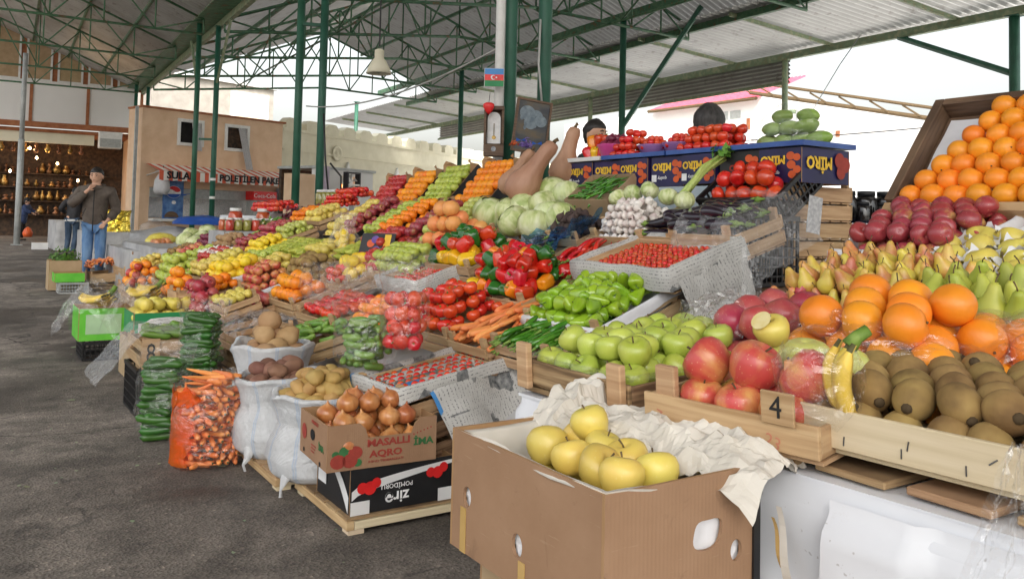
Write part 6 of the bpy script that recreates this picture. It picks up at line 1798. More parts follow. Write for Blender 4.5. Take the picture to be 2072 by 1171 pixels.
for k in range(7):
    wd = .275; T = fr(V((PX + .19 + (0, .004, -.012, .008, -.006, .010, 0)[k], y + wd / 2, 1.545)), 0, (0, 1.5, -2, 1, -1.5, 2, 0)[k])
    blk = k == 1
    b_ = carton(T, wd - .012, .38, .175 - .004 * (k % 3), ('dark blue printed fruit box at the right end of the row', 'black printed fruit box second from the right end', 'third dark blue fruit box of the row, below the small tomatoes', 'dark blue fruit box below the bowls', 'dark blue fruit box below the tomato tray', 'dark blue fruit box left of the middle, below the pink bowl', 'dark blue fruit box at the far end below the peppers')[k], 'card_black' if blk else 'card_purple')
    Fm = M.Translation((-wd / 2, -.19 - .002, -.175)) @ M.Diagonal((1, 1, .81, 1))
    if blk:
        text('lettering', 'yaco', .085, 'print_red', b_, Fm @ M.Translation((.15, 0, .10)) @ up @ ry, .0006, bold=.002)
    else:
        text('lettering', 'MİRO', .072, 'print_yellow', b_, Fm @ M.Translation((.095, 0, .145)) @ up @ ry, .0006, bold=.003, sx=.82)
        text('lettering', 'quality', .036, 'white_ink', b_, Fm @ M.Translation((.10, 0, .06)) @ up @ ry, .0006, sx=.8)
        decal('white_label', lambda b: box(b, (.012, -.0006, .035), (.052, .0006, .085)), 'white_ink', Fm, M.Identity(4), b_, .0005)
    for q, (cx, cz, r_) in enumerate(((.205, .165, .026), (.243, .155, .023), (.21, .11, .027), (.245, .08, .024), (.215, .05, .024))): decal('orange_print', lambda b: blob(b, cx, cz, r_), 'print_orange', Fm, M.Identity(4), b_, .0006 + q * .0003)
    if k == 0:
        E_ = M.Translation((wd / 2, -.19, -.175)) @ M.Rotation(pi / 2, 4, 'Z') @ M.Translation((0, -.002, 0))
        text('lettering', 'MİRO', .085, 'print_yellow', b_, E_ @ M.Translation((.13, 0, .105)) @ up @ ry, .0006, bold=.003, sx=.9)
        for q, (cx, cz, r_) in enumerate(((.29, .12, .04), (.335, .10, .04), (.30, .06, .035))): decal('orange_print', lambda b: blob(b, cx, cz, r_), 'print_red', E_, M.Identity(4), b_, .0006 + q * .0003)
    y += wd


def tray(px, Y0, Y1, label, mat='blue_plastic', z=1.552):
    T = M.Translation((PX - .02, Y0, z)); bm = bmesh.new(); box(bm, (0, 0, 0), (.42, Y1 - Y0, .006))
    for a, b in (((0, 0), (.012, Y1 - Y0)), ((.408, 0), (.42, Y1 - Y0)), ((.012, 0), (.408, .012)), ((.012, Y1 - Y0 - .012), (.408, Y1 - Y0))): box(bm, (a[0], a[1], .0062), (b[0], b[1], .026))
    o = obj('serving_tray', bm, mat, None, T); return tag(o, label, 'tray')


tray(0, 2.66, 3.12, 'blue tray with the bagged green squash'); tray(0, 3.14, 3.62, 'blue tray with the heap of red tomatoes'); tray(0, 3.64, 4.22, 'blue tray with the cherry tomato bowls'); tray(0, 4.24, 4.60, 'pale tray with the pepper stack', 'white_plastic')
fr0 = lambda Y, z=1.56, X=PX + .17: fr(V((X, Y, z)), 0)
for k in range(3):
    n_ = (7, 5, 2)[k]
    for i in range(n_):
        spawn('squash', fr0(2.90) @ M.Translation(((i - (n_ - 1) / 2) * (.055 if k < 2 else .12), (.03, .0, .02)[k] + .06 * (i % 2), .045 + k * .065)) @ orient('x', 'squash') @ M.Scale(1.0, 4), 'pale green squash in the bag at the right end of the back counter', 'green squash in the bag on the back counter', 1.05)
film_bag(fr0(2.90), [(.20, .01), (.21, .06), (.17, .14), (.10, .21), (.04, .24)], 'clear bag shrunk over the green squash on the back counter', 'clear_film', 30, .08, 51, (1, .7))
pile('plain_tomato', fr0(3.40), .42, .30, 3, 'red tomato in the pyramid on the back counter', 'tomatoes in the pyramid on the back counter', 'up', 0, .12, .9, .95)
pile('plain_tomato', fr0(4.10), .22, .30, 4, 'red tomato in the small heap beside the pink bowl', 'tomatoes in the small heap beside the pink bowl', 'up', 0, .12, .8, .85)


def bowl(T, r, h, mat, label):
    bm = bmesh.new(); lathe(bm, [(0, .003), (r * .72, 0), (r * .95, h * .8), (r * 1.06, h), (r * 1.06, h + .006), (r * .92, h * .82), (r * .69, .008), (0, .009)], 28); o = obj('plastic_bowl', bm, mat, None, T, True); return tag(o, label, 'bowl')


for yy, lab in ((3.70, 'lilac plastic bowl of small tomatoes beside the tomato pyramid'), (3.92, 'lilac plastic bowl of small tomatoes in the middle of the back counter')):
    bowl(fr0(yy), .105, .075, 'lilac_plastic', lab)
    for k in range(3):
        for i in range((16, 11, 5)[k]):
            a = i * 2.4; q = math.sqrt((i + .5) / (16, 11, 5)[k]) * (.09, .07, .04)[k]
            spawn('bowl_tomato', fr0(yy) @ M.Translation((q * cos(a), q * sin(a), .065 + k * .028)) @ rot3(), 'small red tomato in the ' + lab.split(' of ')[0] + lab.split('tomatoes')[1], 'small tomatoes in the bowl' + lab.split('tomatoes')[1], 1.0)
bowl(fr0(4.30), .12, .10, 'pink_plastic', 'bright pink plastic bowl of red onions')
for k in range(2):
    for i in range((9, 5)[k]):
        a = i * 2.4; q = math.sqrt((i + .5) / (9, 5)[k]) * (.09, .055)[k]
        spawn('red_onion', fr0(4.30) @ M.Translation((q * cos(a), q * sin(a), .10 + k * .045)) @ orient('stand', 'red_onion'), 'red onion in the bright pink bowl', 'red onions in the bright pink bowl')
for k in range(2):
    for i in range(3):
        kk = ('bell_red', 'bell_yellow', 'bell_red', 'bell_orange', 'bell_red', 'bell_red')[k * 3 + i]
        spawn(kk, fr0(4.47) @ M.Translation(((i - 1) * .075, -.03 + .03 * k, .05 + k * .085)) @ orient('stand', 'bell_red'), KINDS[kk]['name'].replace('_', ' ') + ' in the stack at the far end of the back counter', KINDS[kk]['name'].replace('_', ' ') + 's stacked on the back counter', 1.0)

# --- on and beside the thick posts
def rel(px, py, t): return at(px, py, t)
CAMZ = M.Rotation(-YAW, 4, 'Z')
def face_cam(px, py, t, turn=0): return M.Translation(at(px, py, t)) @ CAMZ @ M.Rotation(R(turn), 4, 'Z')   # x to the right, y away, z up
t = thing('flag_plate', face_cam(1000, 157, 8.45), 'small blue, red and green flag plate with crescent and star', 'flag')
for k, m_ in enumerate(('card_green', 'bright_red', 'flag_blue')):
    if m_ not in MATS: pm(m_, [(.03, .22, .55)], .4)
    bm = bmesh.new(); box(bm, (-.095, 0, -.09 + .06 * k), (.095, .01, -.03 + .06 * k)); obj('stripe', bm, m_, t)
bm = bmesh.new(); pts = [(.024 * cos(a), 0, .024 * sin(a)) for a in [R(40 + 280 * i / 16) for i in range(17)]] + [(.007 + .018 * cos(a), 0, .018 * sin(a)) for a in [R(318 - 276 * i / 14) for i in range(15)]]
bm.faces.new([bm.verts.new(V(p) + V((-.01, -.002, 0))) for p in pts]); blob(bm, .022, 0, .009, 8, 1, -.002); obj('emblem', bm, 'white_ink', t)
bm = bmesh.new(); box(bm, (-.1, .011, -.095), (.1, .016, .095)); obj('backing', bm, 'white_plastic', t)
ck = thing('grandfather_clock', face_cam(998, 316, 8.3), 'dark wooden clock case with a pale dial, on the thick post', 'clock')
for a, b, m_, nm in (((-.10, 0, 0), (.10, .12, .12), 'frame_wood', 'lower_case'), ((-.10, 0, .121), (-.075, .12, .46), 'frame_wood', 'side_rail'), ((.075, 0, .121), (.10, .12, .46), 'frame_wood', 'side_rail'), ((-.10, 0, .461), (.10, .12, .50), 'frame_wood', 'cornice'), ((-.074, .10, .121), (.074, .12, .46), 'frame_wood', 'back_panel')):
    bm = bmesh.new(); box(bm, a, b, 0, None, .004); obj(nm, bm, m_, ck)
bm = bmesh.new(); bm.faces.new([bm.verts.new(p) for p in [(-.065, .06, .13), (.065, .06, .13), (.065, .06, .38)] + [(.065 * cos(a), .06, .38 + .065 * sin(a)) for a in [pi * i / 12 for i in range(1, 12)]] + [(-.065, .06, .38)]]); obj('dial', bm, 'white_ink', ck)
bm = bmesh.new(); blob(bm, 0, .07, .025, 20, 1, -.004); obj('medallion', bm, 'steel', ck)
bm = bmesh.new(); rod3(bm, (0, .055, .20), (0, .055, .33), .004); blob(bm, 0, .19, .02, 16, 1, .054); obj('pendulum', bm, 'brass', ck)
t = thing('heart_ornament', face_cam(989, 218, 8.3), 'red heart ornament hanging above the clock', 'ornament')
bm = bmesh.new(); lathe(bm, [(0, -.075), (.03, -.04), (.055, .005), (.055, .035), (.03, .05), (0, .04)], 14); obj('heart_body', bm, 'bright_red', t, M.Diagonal((1, .5, 1, 1)), True)
bm = bmesh.new(); tube(bm, [(0, 0, .04), (.01, 0, .15)], .003, 5); obj('string', bm, 'dark_wire', t)
pf = thing('framed_picture', face_cam(1077, 256, 7.9, 18) @ M.Rotation(R(7), 4, 'Y'), 'framed dark picture of grey elephants leaning on the thick post', 'picture')
w_, h_ = .155, .235
for a, b in (((-w_ - .02, 0, -h_ - .02), (w_ + .02, .03, -h_)), ((-w_ - .02, 0, h_), (w_ + .02, .03, h_ + .02)), ((-w_ - .02, 0, -h_), (-w_, .03, h_)), ((w_, 0, -h_), (w_ + .02, .03, h_))):
    bm = bmesh.new(); box(bm, a, b); obj('frame_bar', bm, 'frame_wood', pf)
bm = bmesh.new(); box(bm, (-w_, .012, -h_), (w_, .02, h_)); obj('canvas', bm, pm('painting_dark', [(.015, .02, .03), (.05, .05, .05), (.10, .07, .035)], .35, 5, (1, 1, 2)), pf)
pm('elephant_grey', [(.10, .14, .18), (.22, .27, .30)], .5, 20)
for k, (cx, cz, r_) in enumerate(((-.06, .12, .07), (.03, .10, .06), (.08, .06, .055), (-.02, .03, .06))):
    bm = bmesh.new(); blob(bm, cx, cz, r_, 18, 1.1, .010 - k * .0008); blob(bm, cx - .05, cz - .05, r_ * .36, 12, .7, .0096 - k * .0008); obj('elephant_shape', bm, 'elephant_grey', pf)
t = thing('dried_flowers', face_cam(1063, 305, 7.4), 'bunch of violet flowers with blue bows before the framed picture', 'flowers')
bm = bmesh.new(); leaves(bm, (0, 0, .03), .085, 90, .016, .8, 8); obj('blossom', bm, 'violet', t)
bm = bmesh.new(); leaves(bm, (-.10, 0, .05), .05, 30, .02, .6, 9); obj('orange_blossom', bm, 'print_orange', t)
for dx, dz in ((-.04, .09), (.10, .06)):
    bm = bmesh.new()
    for s_ in (-1, 1): bm.faces.new([bm.verts.new(p) for p in ((dx, -.02, dz), (dx + s_ * .04, -.03, dz + .02), (dx + s_ * .045, -.02, dz - .01))])
    obj('bow', bm, 'print_blue', t)
bm = bmesh.new(); lathe(bm, [(0, -.14), (.04, -.14), (.05, -.06), (.035, 0), (0, 0)], 12); obj('vase', bm, 'frame_wood', t, None, True)

# --- small crates closing the gaps in the terraces
FILL = [('small_yellow', 'rand', .95, 'yellow apple'), ('tangerine', 'up', .9, 'small tangerine'), ('quince', 'rand', .75, 'yellow quince'), ('crimson', 'rand', .9, 'red apple'), ('small_green', 'rand', .95, 'green apple'), ('blush', 'rand', .9, 'pink apple'),
        ('small_kiwi', 'rand', .95, 'brown kiwi'), ('lemon', 'rand', .9, 'yellow lemon'), ('wine', 'rand', .9, 'dull red apple'), ('lime', 'rand', .9, 'yellow green apple'), ('pomegranate', 'rand', .75, 'dark red pomegranate')]
fi = 0; rf_ = random.Random(3)
for X_ in (1.64, 1.98, 2.32, 2.64, 2.95):
    Y_ = 3.8 if X_ > 1.9 else 4.9
    while Y_ < (9.6 if X_ < 2.2 else 8.4):
        if not any(abs(b[0] - X_) < .29 and abs(b[1] - Y_) < .40 for b in BINS) and not (X_ > 2.6 and Y_ < 4.9):
            near = sorted(BINS, key=lambda b: (b[0] - X_) ** 2 + (b[1] - Y_) ** 2); nm = []
            for b in near:
                if b[2] not in nm and b[2] != 'low cartons' and 'film' not in b[2]: nm.append(b[2])
                if len(nm) == 2: break
            key, md, sc_, lab = FILL[fi % len(FILL)]; fi += 1
            z_ = max(LA + LB * X_, (FA + FB * X_) if Y_ > 6.5 else 0) - .02
            T = fr(V((X_, Y_, z_)), 20, rf_.uniform(-4, 4)); wh = f'{lab}s filling the gap between the {nm[0]} and the {nm[1]}'
            crate(T, .42, .33, .09, f'small crate of {lab}s between the {nm[0]} and the {nm[1]}', None, 'pale_wood', 2, .012, .02, posts=False)
            pile(key, T, .40, .31, 2, f'{lab} in the crate between the {nm[0]} and the {nm[1]}', wh, md, -.03, .25, .9, sc_, None, False)
            BINS.append((X_, Y_, lab + 's'))
        Y_ += .24
# --- next stalls down the aisle
def table(T, w, d, h, label, mat='grey_sheet', cat='table', name='market_table'):
    t = thing(name, T, label, cat)
    bm = bmesh.new(); box(bm, (0, 0, h - .04), (w, d, h)); obj('table_top', bm, 'old_wood', t)
    for x in (.05, w - .1):
        for y in (.05, d - .1):
            bm = bmesh.new(); box(bm, (x, y, 0), (x + .05, y + .05, h - .041)); obj('leg', bm, 'old_wood', t)
    bm = bmesh.new(); n_ = 24
    def f(u, v):
        s_ = u * (2 * d + w); off = .02 * sin(u * 60) * (1 - v)
        x, y = (w * 0 - .012 - off, d - s_) if s_ < d else ((s_ - d), -.012 - off) if s_ < d + w else (w + .012 + off, s_ - d - w)
        return V((x, y, .03 + (h - .02) * v))
    sheet(bm, 60, 4, f); 
    obj('cloth_skirt', bm, mat, t, None, True)
    bm = bmesh.new(); box(bm, (-.012, -.012, h + .001), (w + .012, d, h + .012)); obj('cloth_top', bm, mat, t)
    return t


table(M.Translation((1.9, 12.2, 0)), 1.5, 2.4, .62, 'grey sheeted table under the potatoes, beside the standing man', 'grey_sheet')
table(M.Translation((2.1, 18.5, 0)), 1.5, 2.2, .72, 'grey sheeted table behind the standing man', 'grey_sheet')
table(M.Translation((2.15, 26.5, 0)), 1.6, 2.6, .85, 'pale sheeted table near the blue coated woman', 'grey_sheet')
table(M.Translation((2.0, 11.0, 0)), 1.9, 2.6, .70, 'grey sheeted table with cabbages and jars down the aisle', 'grey_sheet')
B(432, 536, .60, .34, 'small_yellow', 2, 'yellow apple', 'yellow apples behind the green apples', tilt=14, jit=.25, plane=onF)
B(545, 510, .60, .34, 'small_green', 2, 'green apple', 'green apples by the leeks', tilt=16, jit=.25)
B(440, 512, .70, .34, 'garlic', 3, 'pale garlic bulb', 'pale garlic down the aisle', tilt=14, mode='rand', jit=.3, plane=onF)
B(470, 482, .60, .30, 'small_potato', 2, 'pale nut coloured potato', 'pale potatoes before the jars', tilt=16, mode='rand', jit=.3)
T = M.Translation(at(347, 490, 14.0)); film_bag(T, [(.85, -.22), (.75, 0), (.5, .17), (.2, .25), (0, .27)], 'heap covered by a grey plastic sheet behind the cabbages', 'grey_sheet', 36, .16, 61, (1, .8), None, 'covered_heap', .02)
T = M.Translation(at(328, 487, 12.6)); film_bag(T, [(.20, -.06), (.19, .02), (.10, .10), (0, .12)], 'crumpled yellow plastic bag before the grey sheeted heap', 'yellow_bag', 24, .25, 63, (1.3, .8))
T = M.Translation(at(238, 482, 17.5)); film_bag(T, [(.20, 0), (.24, .15), (.22, .45), (.24, .58)], 'shiny gold foil bag standing behind the man', 'gold_foil', 26, .14, 65, (1, .7), None, 'foil_bag')
T = M.Translation(at(312, 462, 15.5)); film_bag(T, [(.28, -.1), (.22, .05), (.1, .14), (0, .16)], 'white plastic bag on the sheeted heap', 'milky_film', 24, .25, 67)
T = M.Translation(at(415, 448, 14.2)); film_bag(T, [(.55, -.05), (.4, .06), (0, .10)], 'blue tarpaulin folded beside the jars', 'blue_tarp', 24, .2, 69, (1, .6), None, 'folded_tarp')
for px, py, t in ((395, 492, 11.6), (375, 485, 11.9), (410, 482, 12), (388, 476, 12.2), (420, 470, 12.3), (425, 486, 11.5)): spawn('cabbage', M.Translation(at(px, py, t)) @ rot3(.6), 'pale cabbage on the white table down the aisle', 'cabbages on the white table', 1.2)
def heap(key, px, py, t, w, d, n, lab, grp, sc=1, mode='rand', z=0, kids=False): pile(key, fr(at(px, py, t) + V((0, 0, z)), 8), w, d, n, lab, grp, mode, 0, .25, .9, sc, None, kids)
heap('red_onion', 432, 502, 10.6, .7, .35, 3, 'dark red onion heaped beside the cabbages', 'red onions beside the cabbages', 1.1)
heap('small_potato', 285, 530, 12.2, .9, .5, 3, 'earthy potato heaped behind the oranges and red apples', 'potatoes behind the oranges and red apples', 1.1)
crate(fr(at(285, 535, 12.2), 6), 1.0, .6, .12, 'wooden crate of earthy potatoes down the aisle', None, 'pale_wood', 1, 0, .03)
heap('onion', 328, 512, 12.2, .6, .4, 3, 'small brown onion heaped behind the green apples', 'onions behind the green apples', .9)
T = fr(at(215, 548, 12.6), 4); crate(T, .7, .5, .13, 'wooden crate with bagged carrots at the aisle edge', None, 'pale_wood', 1, 0, .03)
heap('carrot', 205, 538, 12.6, .6, .4, 3, 'carrot in the low crate at the aisle edge', 'carrots in the low crate at the aisle edge', 1.2, 'x')
crate(fr(V((T.translation.x, T.translation.y, T.translation.z - .16)), 0), .6, .45, T.translation.z - .18, 'old crate under the bagged carrots', None, 'old_wood', 2, .02, 0)
p = at(138, 588, 11.8); p.z = 0
g_ = fr(V((p.x + .05, p.y, .15)), 0); grid_crate(g_, .42, .36, .15, 'grey plastic crate at the aisle edge under the green tray', 'grey_plastic')
carton(fr(V((p.x, p.y + .05, .28)), 0), .40, .38, .125, 'lime green tray on the grey crate at the aisle edge', 'card_lime')
carton(fr(V((p.x - .02, p.y + .5, .43)), 0), .46, .42, .42, 'brown box of herbs at the aisle edge', 'tan_card', bottom=-.05)
bm = bmesh.new(); leaves(bm, (p.x - .02, p.y + .5, .43), .22, 260, .03, .5, 12); o = obj('herb_bundle', bm, 'leafy', None, None); tag(o, 'green herbs heaped on the brown box at the aisle edge', 'herbs', None, 'stuff')
p = at(80, 508, 24); p.z = 0
t = carton(M.Translation((p.x, p.y, .22)), .4, .3, .2, 'small white and green box on the asphalt by the far table', 'card_white')
# far produce: celery, radicchio, jars, tomato trays
for k, (px, py, t) in enumerate(((505, 500, 8.8), (530, 492, 9.0), (518, 486, 9.3))):
    for i in range(6):
        a = at(px - 32, py + 12, t) + V((rnd.uniform(-.05, .05), rnd.uniform(-.05, .05), rnd.uniform(0, .04))); b = at(px + 45, py - 22, t + .2) + V((rnd.uniform(-.08, .08), rnd.uniform(-.05, .05), rnd.uniform(0, .06)))
        bm = bmesh.new(); tube(bm, [a, a.lerp(b, .5) + V((0, 0, .02)), b], [.017, .013, .005], 6); o = obj('leek', bm, 'celery', None, None, True); tag(o, 'green leek lying in the bundle behind the lemons', 'leek', 'leeks in the bundle behind the lemons')
bm = bmesh.new(); leaves(bm, at(565, 470, 9.2), .22, 160, .05, .6, 14); o = obj('salad_leaves', bm, 'leafy', None, None); tag(o, 'green salad leaves heaped behind the pears', 'salad', None, 'stuff')
bm = bmesh.new(); leaves(bm, at(600, 455, 9.3), .22, 160, .06, .6, 16); leaves(bm, at(640, 448, 9.0), .2, 120, .06, .6, 17); o = obj('radicchio_leaves', bm, 'radicchio', None, None); tag(o, 'purple salad leaves in film behind the pears', 'salad', None, 'stuff')
drape(fr(at(620, 440, 9.1), 25), .9, .5, lambda u, v: (0, 0, .08 * nz((u * 5, v * 5, 3), 1.4)), 'clear_film', 'clear film over the purple salad leaves', 'plastic_film', 'plastic film')
bm = bmesh.new(); lathe(bm, [(0, 0), (.042, 0), (.046, .02), (.046, .10), (.036, .12), (0, .12)], 14); JB = {m_: None for m_ in ('tomato_jar', 'pickle_jar', 'dark_jar')}
me0 = mesh('jar', bm, 'tomato_jar')
for m_ in JB:
    JB[m_] = me0.copy(); JB[m_].materials.clear(); JB[m_].materials.append(MATS[m_])
bm = bmesh.new(); lathe(bm, [(0, .142), (.037, .142), (.038, .121), (0, .121)], 14); LID = {m_: None for m_ in ('white_plastic', 'card_black')}
l0 = mesh('lid', bm, 'white_plastic'); LID['white_plastic'] = l0; LID['card_black'] = l0.copy(); LID['card_black'].materials.clear(); LID['card_black'].materials.append(MATS['card_black'])


def jar(p, m_, label, grp, sc=1.0, lid='white_plastic'):
    o = put('preserve_jar', JB[m_], M.Translation(p) @ M.Scale(sc, 4)); tag(o, label, 'jar', grp); put('lid', LID[lid], None, o)


table(M.Translation((2.52, 9.95, 0)), .75, .70, .94, 'grey sheeted table that carries the rows of jars', 'grey_sheet')
for r_ in range(3):
    for i in range(7):
        m_ = rnd.choice(('pickle_jar', 'pickle_jar', 'tomato_jar'))
        jar(V((2.60 + i * .10 + .03 * (r_ % 2), 10.04 + .16 * r_, .956)), m_, 'jar of ' + ('green pickles' if m_ == 'pickle_jar' else 'red tomato sauce') + ' in the rows on the jar table', ('pickle' if m_ == 'pickle_jar' else 'tomato') + ' jars in rows on the jar table', 1.05)
for x in (2.8, 3.14): jar(V((x, 10.56, .956)), 'tomato_jar', 'big jar of red tomato sauce standing behind the rows of jars', 'big tomato sauce jars', 1.9)
for i in range(5): jar(at(648 + i * 9, 415, 10.2), 'pickle_jar', 'jar of pickles beside the far red tomato tray', 'pickle jars beside the far tomato tray', 1.3)
table(M.Translation((3.45, 10.9, 0)), 1.0, 3.0, 1.12, 'high white covered table with tomato trays at the back', 'white_oilcloth')
heap('plain_tomato', 555, 416, 10.8, 1.1, .35, 2, 'tomato in the far trays beside the red cooler sign', 'tomatoes in the far trays', 1.0, z=-.06)
heap('plain_tomato', 715, 391, 8.9, .5, .3, 2, 'tomato in the far tray beside the steep red apple carton', 'tomatoes beside the steep red apple carton', .9, z=-.05)
heap('bowl_tomato', 690, 410, 8.9, .5, .26, 3, 'small tomato in the punnets beside the yellow apples', 'small tomatoes beside the yellow apples', 1.2, z=-.04)
# ------------------------------------------------------------------ right stall: table with a white cloth, sloping crates
bm = bmesh.new()
t = thing('fruit_table', M.Translation((1.06, 1.58, 0)) @ M.Rotation(R(4), 4, 'Z') @ M.Translation((0, -2.78, 0)), 'long fruit table with a white oilcloth hanging down its front', 'table')
TL, TD, TH = 2.78, 2.5, .76
bm = bmesh.new(); box(bm, (0.02, .02, TH - .03), (TD, TL - .02, TH - .004)); obj('table_top', bm, 'old_wood', t)
for x in (.06, TD - .12):
    for y in (.06, TL / 2, TL - .12):
        bm = bmesh.new(); box(bm, (x, y, 0), (x + .06, y + .06, TH - .031)); obj('leg', bm, 'old_wood', t)


def clf(u, v):
    s_ = u * (TL + .9); k = v
    if s_ < TL: x, y, nx_, ny_ = 0, s_, -1, 0
    else: x, y, nx_, ny_ = s_ - TL, TL, 0, 1
    off = .02 + (1 - k) * (.05 + .04 * sin(s_ * 5.2 + 2 * v) + .026 * sin(s_ * 13 + 1 + 3 * v)) + .026 * nz((s_ * 3, v * 3, 0), 1.5) + .010 * nz((s_ * 3 + v * 4, v * 9, 5), 2)
    z = .015 + (TH - .012) * v
    if v > .97: off *= .3
    return V((x + nx_ * off, y + ny_ * off, z))


bm = bmesh.new(); sheet(bm, 190, 40, clf); obj('cloth_skirt', bm, 'white_oilcloth', t, None, True)
bm = bmesh.new(); box(bm, (-.004, 0, TH), (TD, TL, TH + .006)); obj('cloth_top', bm, 'white_oilcloth', t)
bm = bmesh.new()
q0 = (t.matrix_world.inverted() @ onx(1690, 1000, 1.12)).y
def ov(u, v):
    y = -.02 + (q0 + .02) * u + .015 * sin(v * 5) * u; b = clf(max(0, y) / (TL + .9), v); e = .010 + .010 * (u > .93) * (1.2 + sin(v * 9))
    return V((b.x - e - .010 * nz((y * 7, v * 6, 3), 1.5) * (1 - v), y, b.z - .012))
sheet(bm, 110, 36, ov); obj('second_cloth', bm, 'white_oilcloth', t, None, True)
q = t.matrix_world.inverted() @ onx(1660, 1085, 1.13)
for k, (dy, w_, h_) in enumerate(((0, .014, .11), (.012, .008, .07))):
    bm = bmesh.new(); sheet(bm, 3, 8, lambda u, v: V((.0025 * k - .062 - .004 * sin(v * 6), q.y + dy + (u - .5) * w_ * (1.2 - v * .5) + .02 * v, q.z + (v - .5) * h_))); obj('torn_tape', bm, 'parcel_tape' if k else 'cream_paper', t)
for y, z, a in ((1.98, .655, 20),):
    bm = bmesh.new(); tube(bm, [(-.048, y - .010, z - .002), (-.050, y + .010, z + .002)], .0013, 6); tube(bm, [(-.0455, y - .0112, z - .002), (-.0465, y - .0104, z - .002)], .0026, 8); obj('nail', bm, 'steel', t)
# slats the front crates stand on
for k in range(9):
    bm = bmesh.new(); box(bm, (1.06 + .012 * (9 - k), .30 + .145 * k, .772), (1.75, .42 + .145 * k, .784), 0, None, .002); o = obj('support_board', bm, 'old_wood'); tag(o, 'old board lying on the white cloth under the front crates', 'board', 'boards under the front crates')
if 0: drape(M.Translation((1.10, .86, .787)), .10, .16, lambda u, v: (0, 0, .012 * nz((u * 6, v * 6, 1), 2) + .006 - .02 * (1 - u)), 'card_edge', 'crumpled brown paper under the corner of the apple crate', 'brown_paper', 'paper', 12, 12)


def fcrate(Y, w, d, h, tilt, lab, mat, n=1, post=.035, X=1.06, z=.785, yaw=0):
    T = M.Translation((X, Y, z)) @ M.Rotation(R(-90 + yaw), 4, 'Z') @ M.Rotation(R(tilt), 4, 'X') @ M.Translation((0, d / 2, h + .012))
    return T, crate(T, w, d, h, lab, None, mat, n, .012, post, posts=False)


def cpost(c, x, y, z0, z1, mat, w_=.042, lean=0):
    bm = bmesh.new(); box(bm, (-w_ / 2, -.008, z0), (w_ / 2, .008, z1), 0, None, .0025); obj('corner_post', bm, mat, c, M.Translation((x, y, 0)) @ M.Rotation(R(lean), 4, 'Y'))


T, c = fcrate(1.385, .36, .46, .05, 4, 'worn wooden crate heaped with green apples at the table corner', 'old_wood', 1)
for x in (-1, 1):
    cpost(c, x * .155, -.243, -.06, .038, 'pale_wood'); cpost(c, x * .155, .215, -.045, .04, 'pale_wood')
pile('green_apple', T, .35, .45, 2, 'big green apple heaped in the worn crate at the table corner', 'green apples in the worn crate at the table corner', 'up', -.040, .2, 1.15, .82, None, True, .68)
lining(T @ M.Translation((0, 0, .002)), .33, .43, .05, .0, 'clear_film', 'clear film inside the worn green apple crate', 'film_liner', 'plastic film', .014, 12, 7, False)
T, c = fcrate(.985, .335, .40, .052, 5, 'clean wooden crate marked 4 with big red apples', 'pale_wood', 1, X=1.075, yaw=9)
cpost(c, -.125, -.19, -.07, .05, 'pale_wood'); cpost(c, -.125, .18, -.07, .05, 'pale_wood'); cpost(c, .125, .18, -.07, .05, 'pale_wood')
bm = bmesh.new(); box(bm, (.075, -.2125, -.006), (.132, -.2065, .045), 0, None, .001); nb = obj('number_board', bm, 'pale_wood', c)
text('painted_number', '4', .05, 'black_ink', nb, M.Translation((.102, -.2135, .020)) @ ry, .0005, sx=.9)
for x, s_ in ((-.135, '7'), (.09, '23')): text('pen_mark', s_, .030, 'pen_red', c, M.Translation((x, -.2055, -.038)) @ M.Rotation(.3, 4, 'Y') @ ry, .0003)
pile('pink_apple', T, .30, .36, 1, 'big red apple in the bottom layer of the crate marked 4', 'red apples at the bottom of the crate marked 4', 'up', -.050, .15, .9, 1.0)
for i, (x, y) in enumerate(((-.088, -.115), (.008, -.118), (.105, -.112), (.05, -.02), (.125, -.03))):
    spawn('pink_apple' if i < 3 else 'lime', T @ M.Translation((x, y, .046 + .006 * (i % 2))) @ orient('up', 'pink_apple'), ('big pink red apple on top, next to the green apples', 'big dusky pink apple in the middle of the top row', 'big yellowish apple with blush above the number 4', 'yellow green apple behind the big red apples', 'yellow green apple beside the clear banana bag')[i], None, 1.12 if i < 3 else 1.2)
for i, (x, y) in enumerate(((-.04, .05), (.07, .06))): spawn('lime', T @ M.Translation((x, y, .025)) @ orient('up', 'lime'), 'yellow green apple behind the big red apples, near the cut apple', 'yellow green apples near the cut apple', 1.15)
o = spawn('yellow_apple', T @ M.Translation((-.045, .03, .085)) @ M.Rotation(.4, 4, 'X'), 'apple with a slice cut off its top, lying above the red apples', None, 1.0)
bm = bmesh.new(); blob(bm, 0, 0, .019, 20, 1.15); obj('cut_face', bm, pm('apple_flesh', [(.72, .60, .25), (.80, .70, .38)], .4, 40), o, M.Translation((-.008, -.014, .0315)) @ M.Rotation(R(-62), 4, 'X') @ M.Rotation(R(-10), 4, 'Z'), True)
T, c = fcrate(.675, .53, .40, .060, 4, 'new pale wooden crate full of kiwis at the front of the table', 'raw_wood', 1, X=1.15, z=.80, yaw=4)
cpost(c, -.225, -.188, -.05, .06, 'orange_wood', .036, 3); cpost(c, .235, -.213, -.05, .06, 'orange_wood', .05, 2)
KT = T
for x, z, a in ((-.235, -.010, 60), (-.238, -.02, 55), (-.24, -.032, 60), (-.205, -.03, 90), (-.13, -.045, 85), (-.04, -.043, 88), (-.03, -.03, 80), (.05, -.045, 90), (.085, -.025, 40), (.14, -.043, 86)):
    bm = bmesh.new(); d_ = V((cos(R(a)), 0, sin(R(a)))) * .007; tube(bm, [V((x, -.2055, z)) - d_, V((x, -.2055, z)) + d_], .0011, 5); obj('nail', bm, 'steel', c)
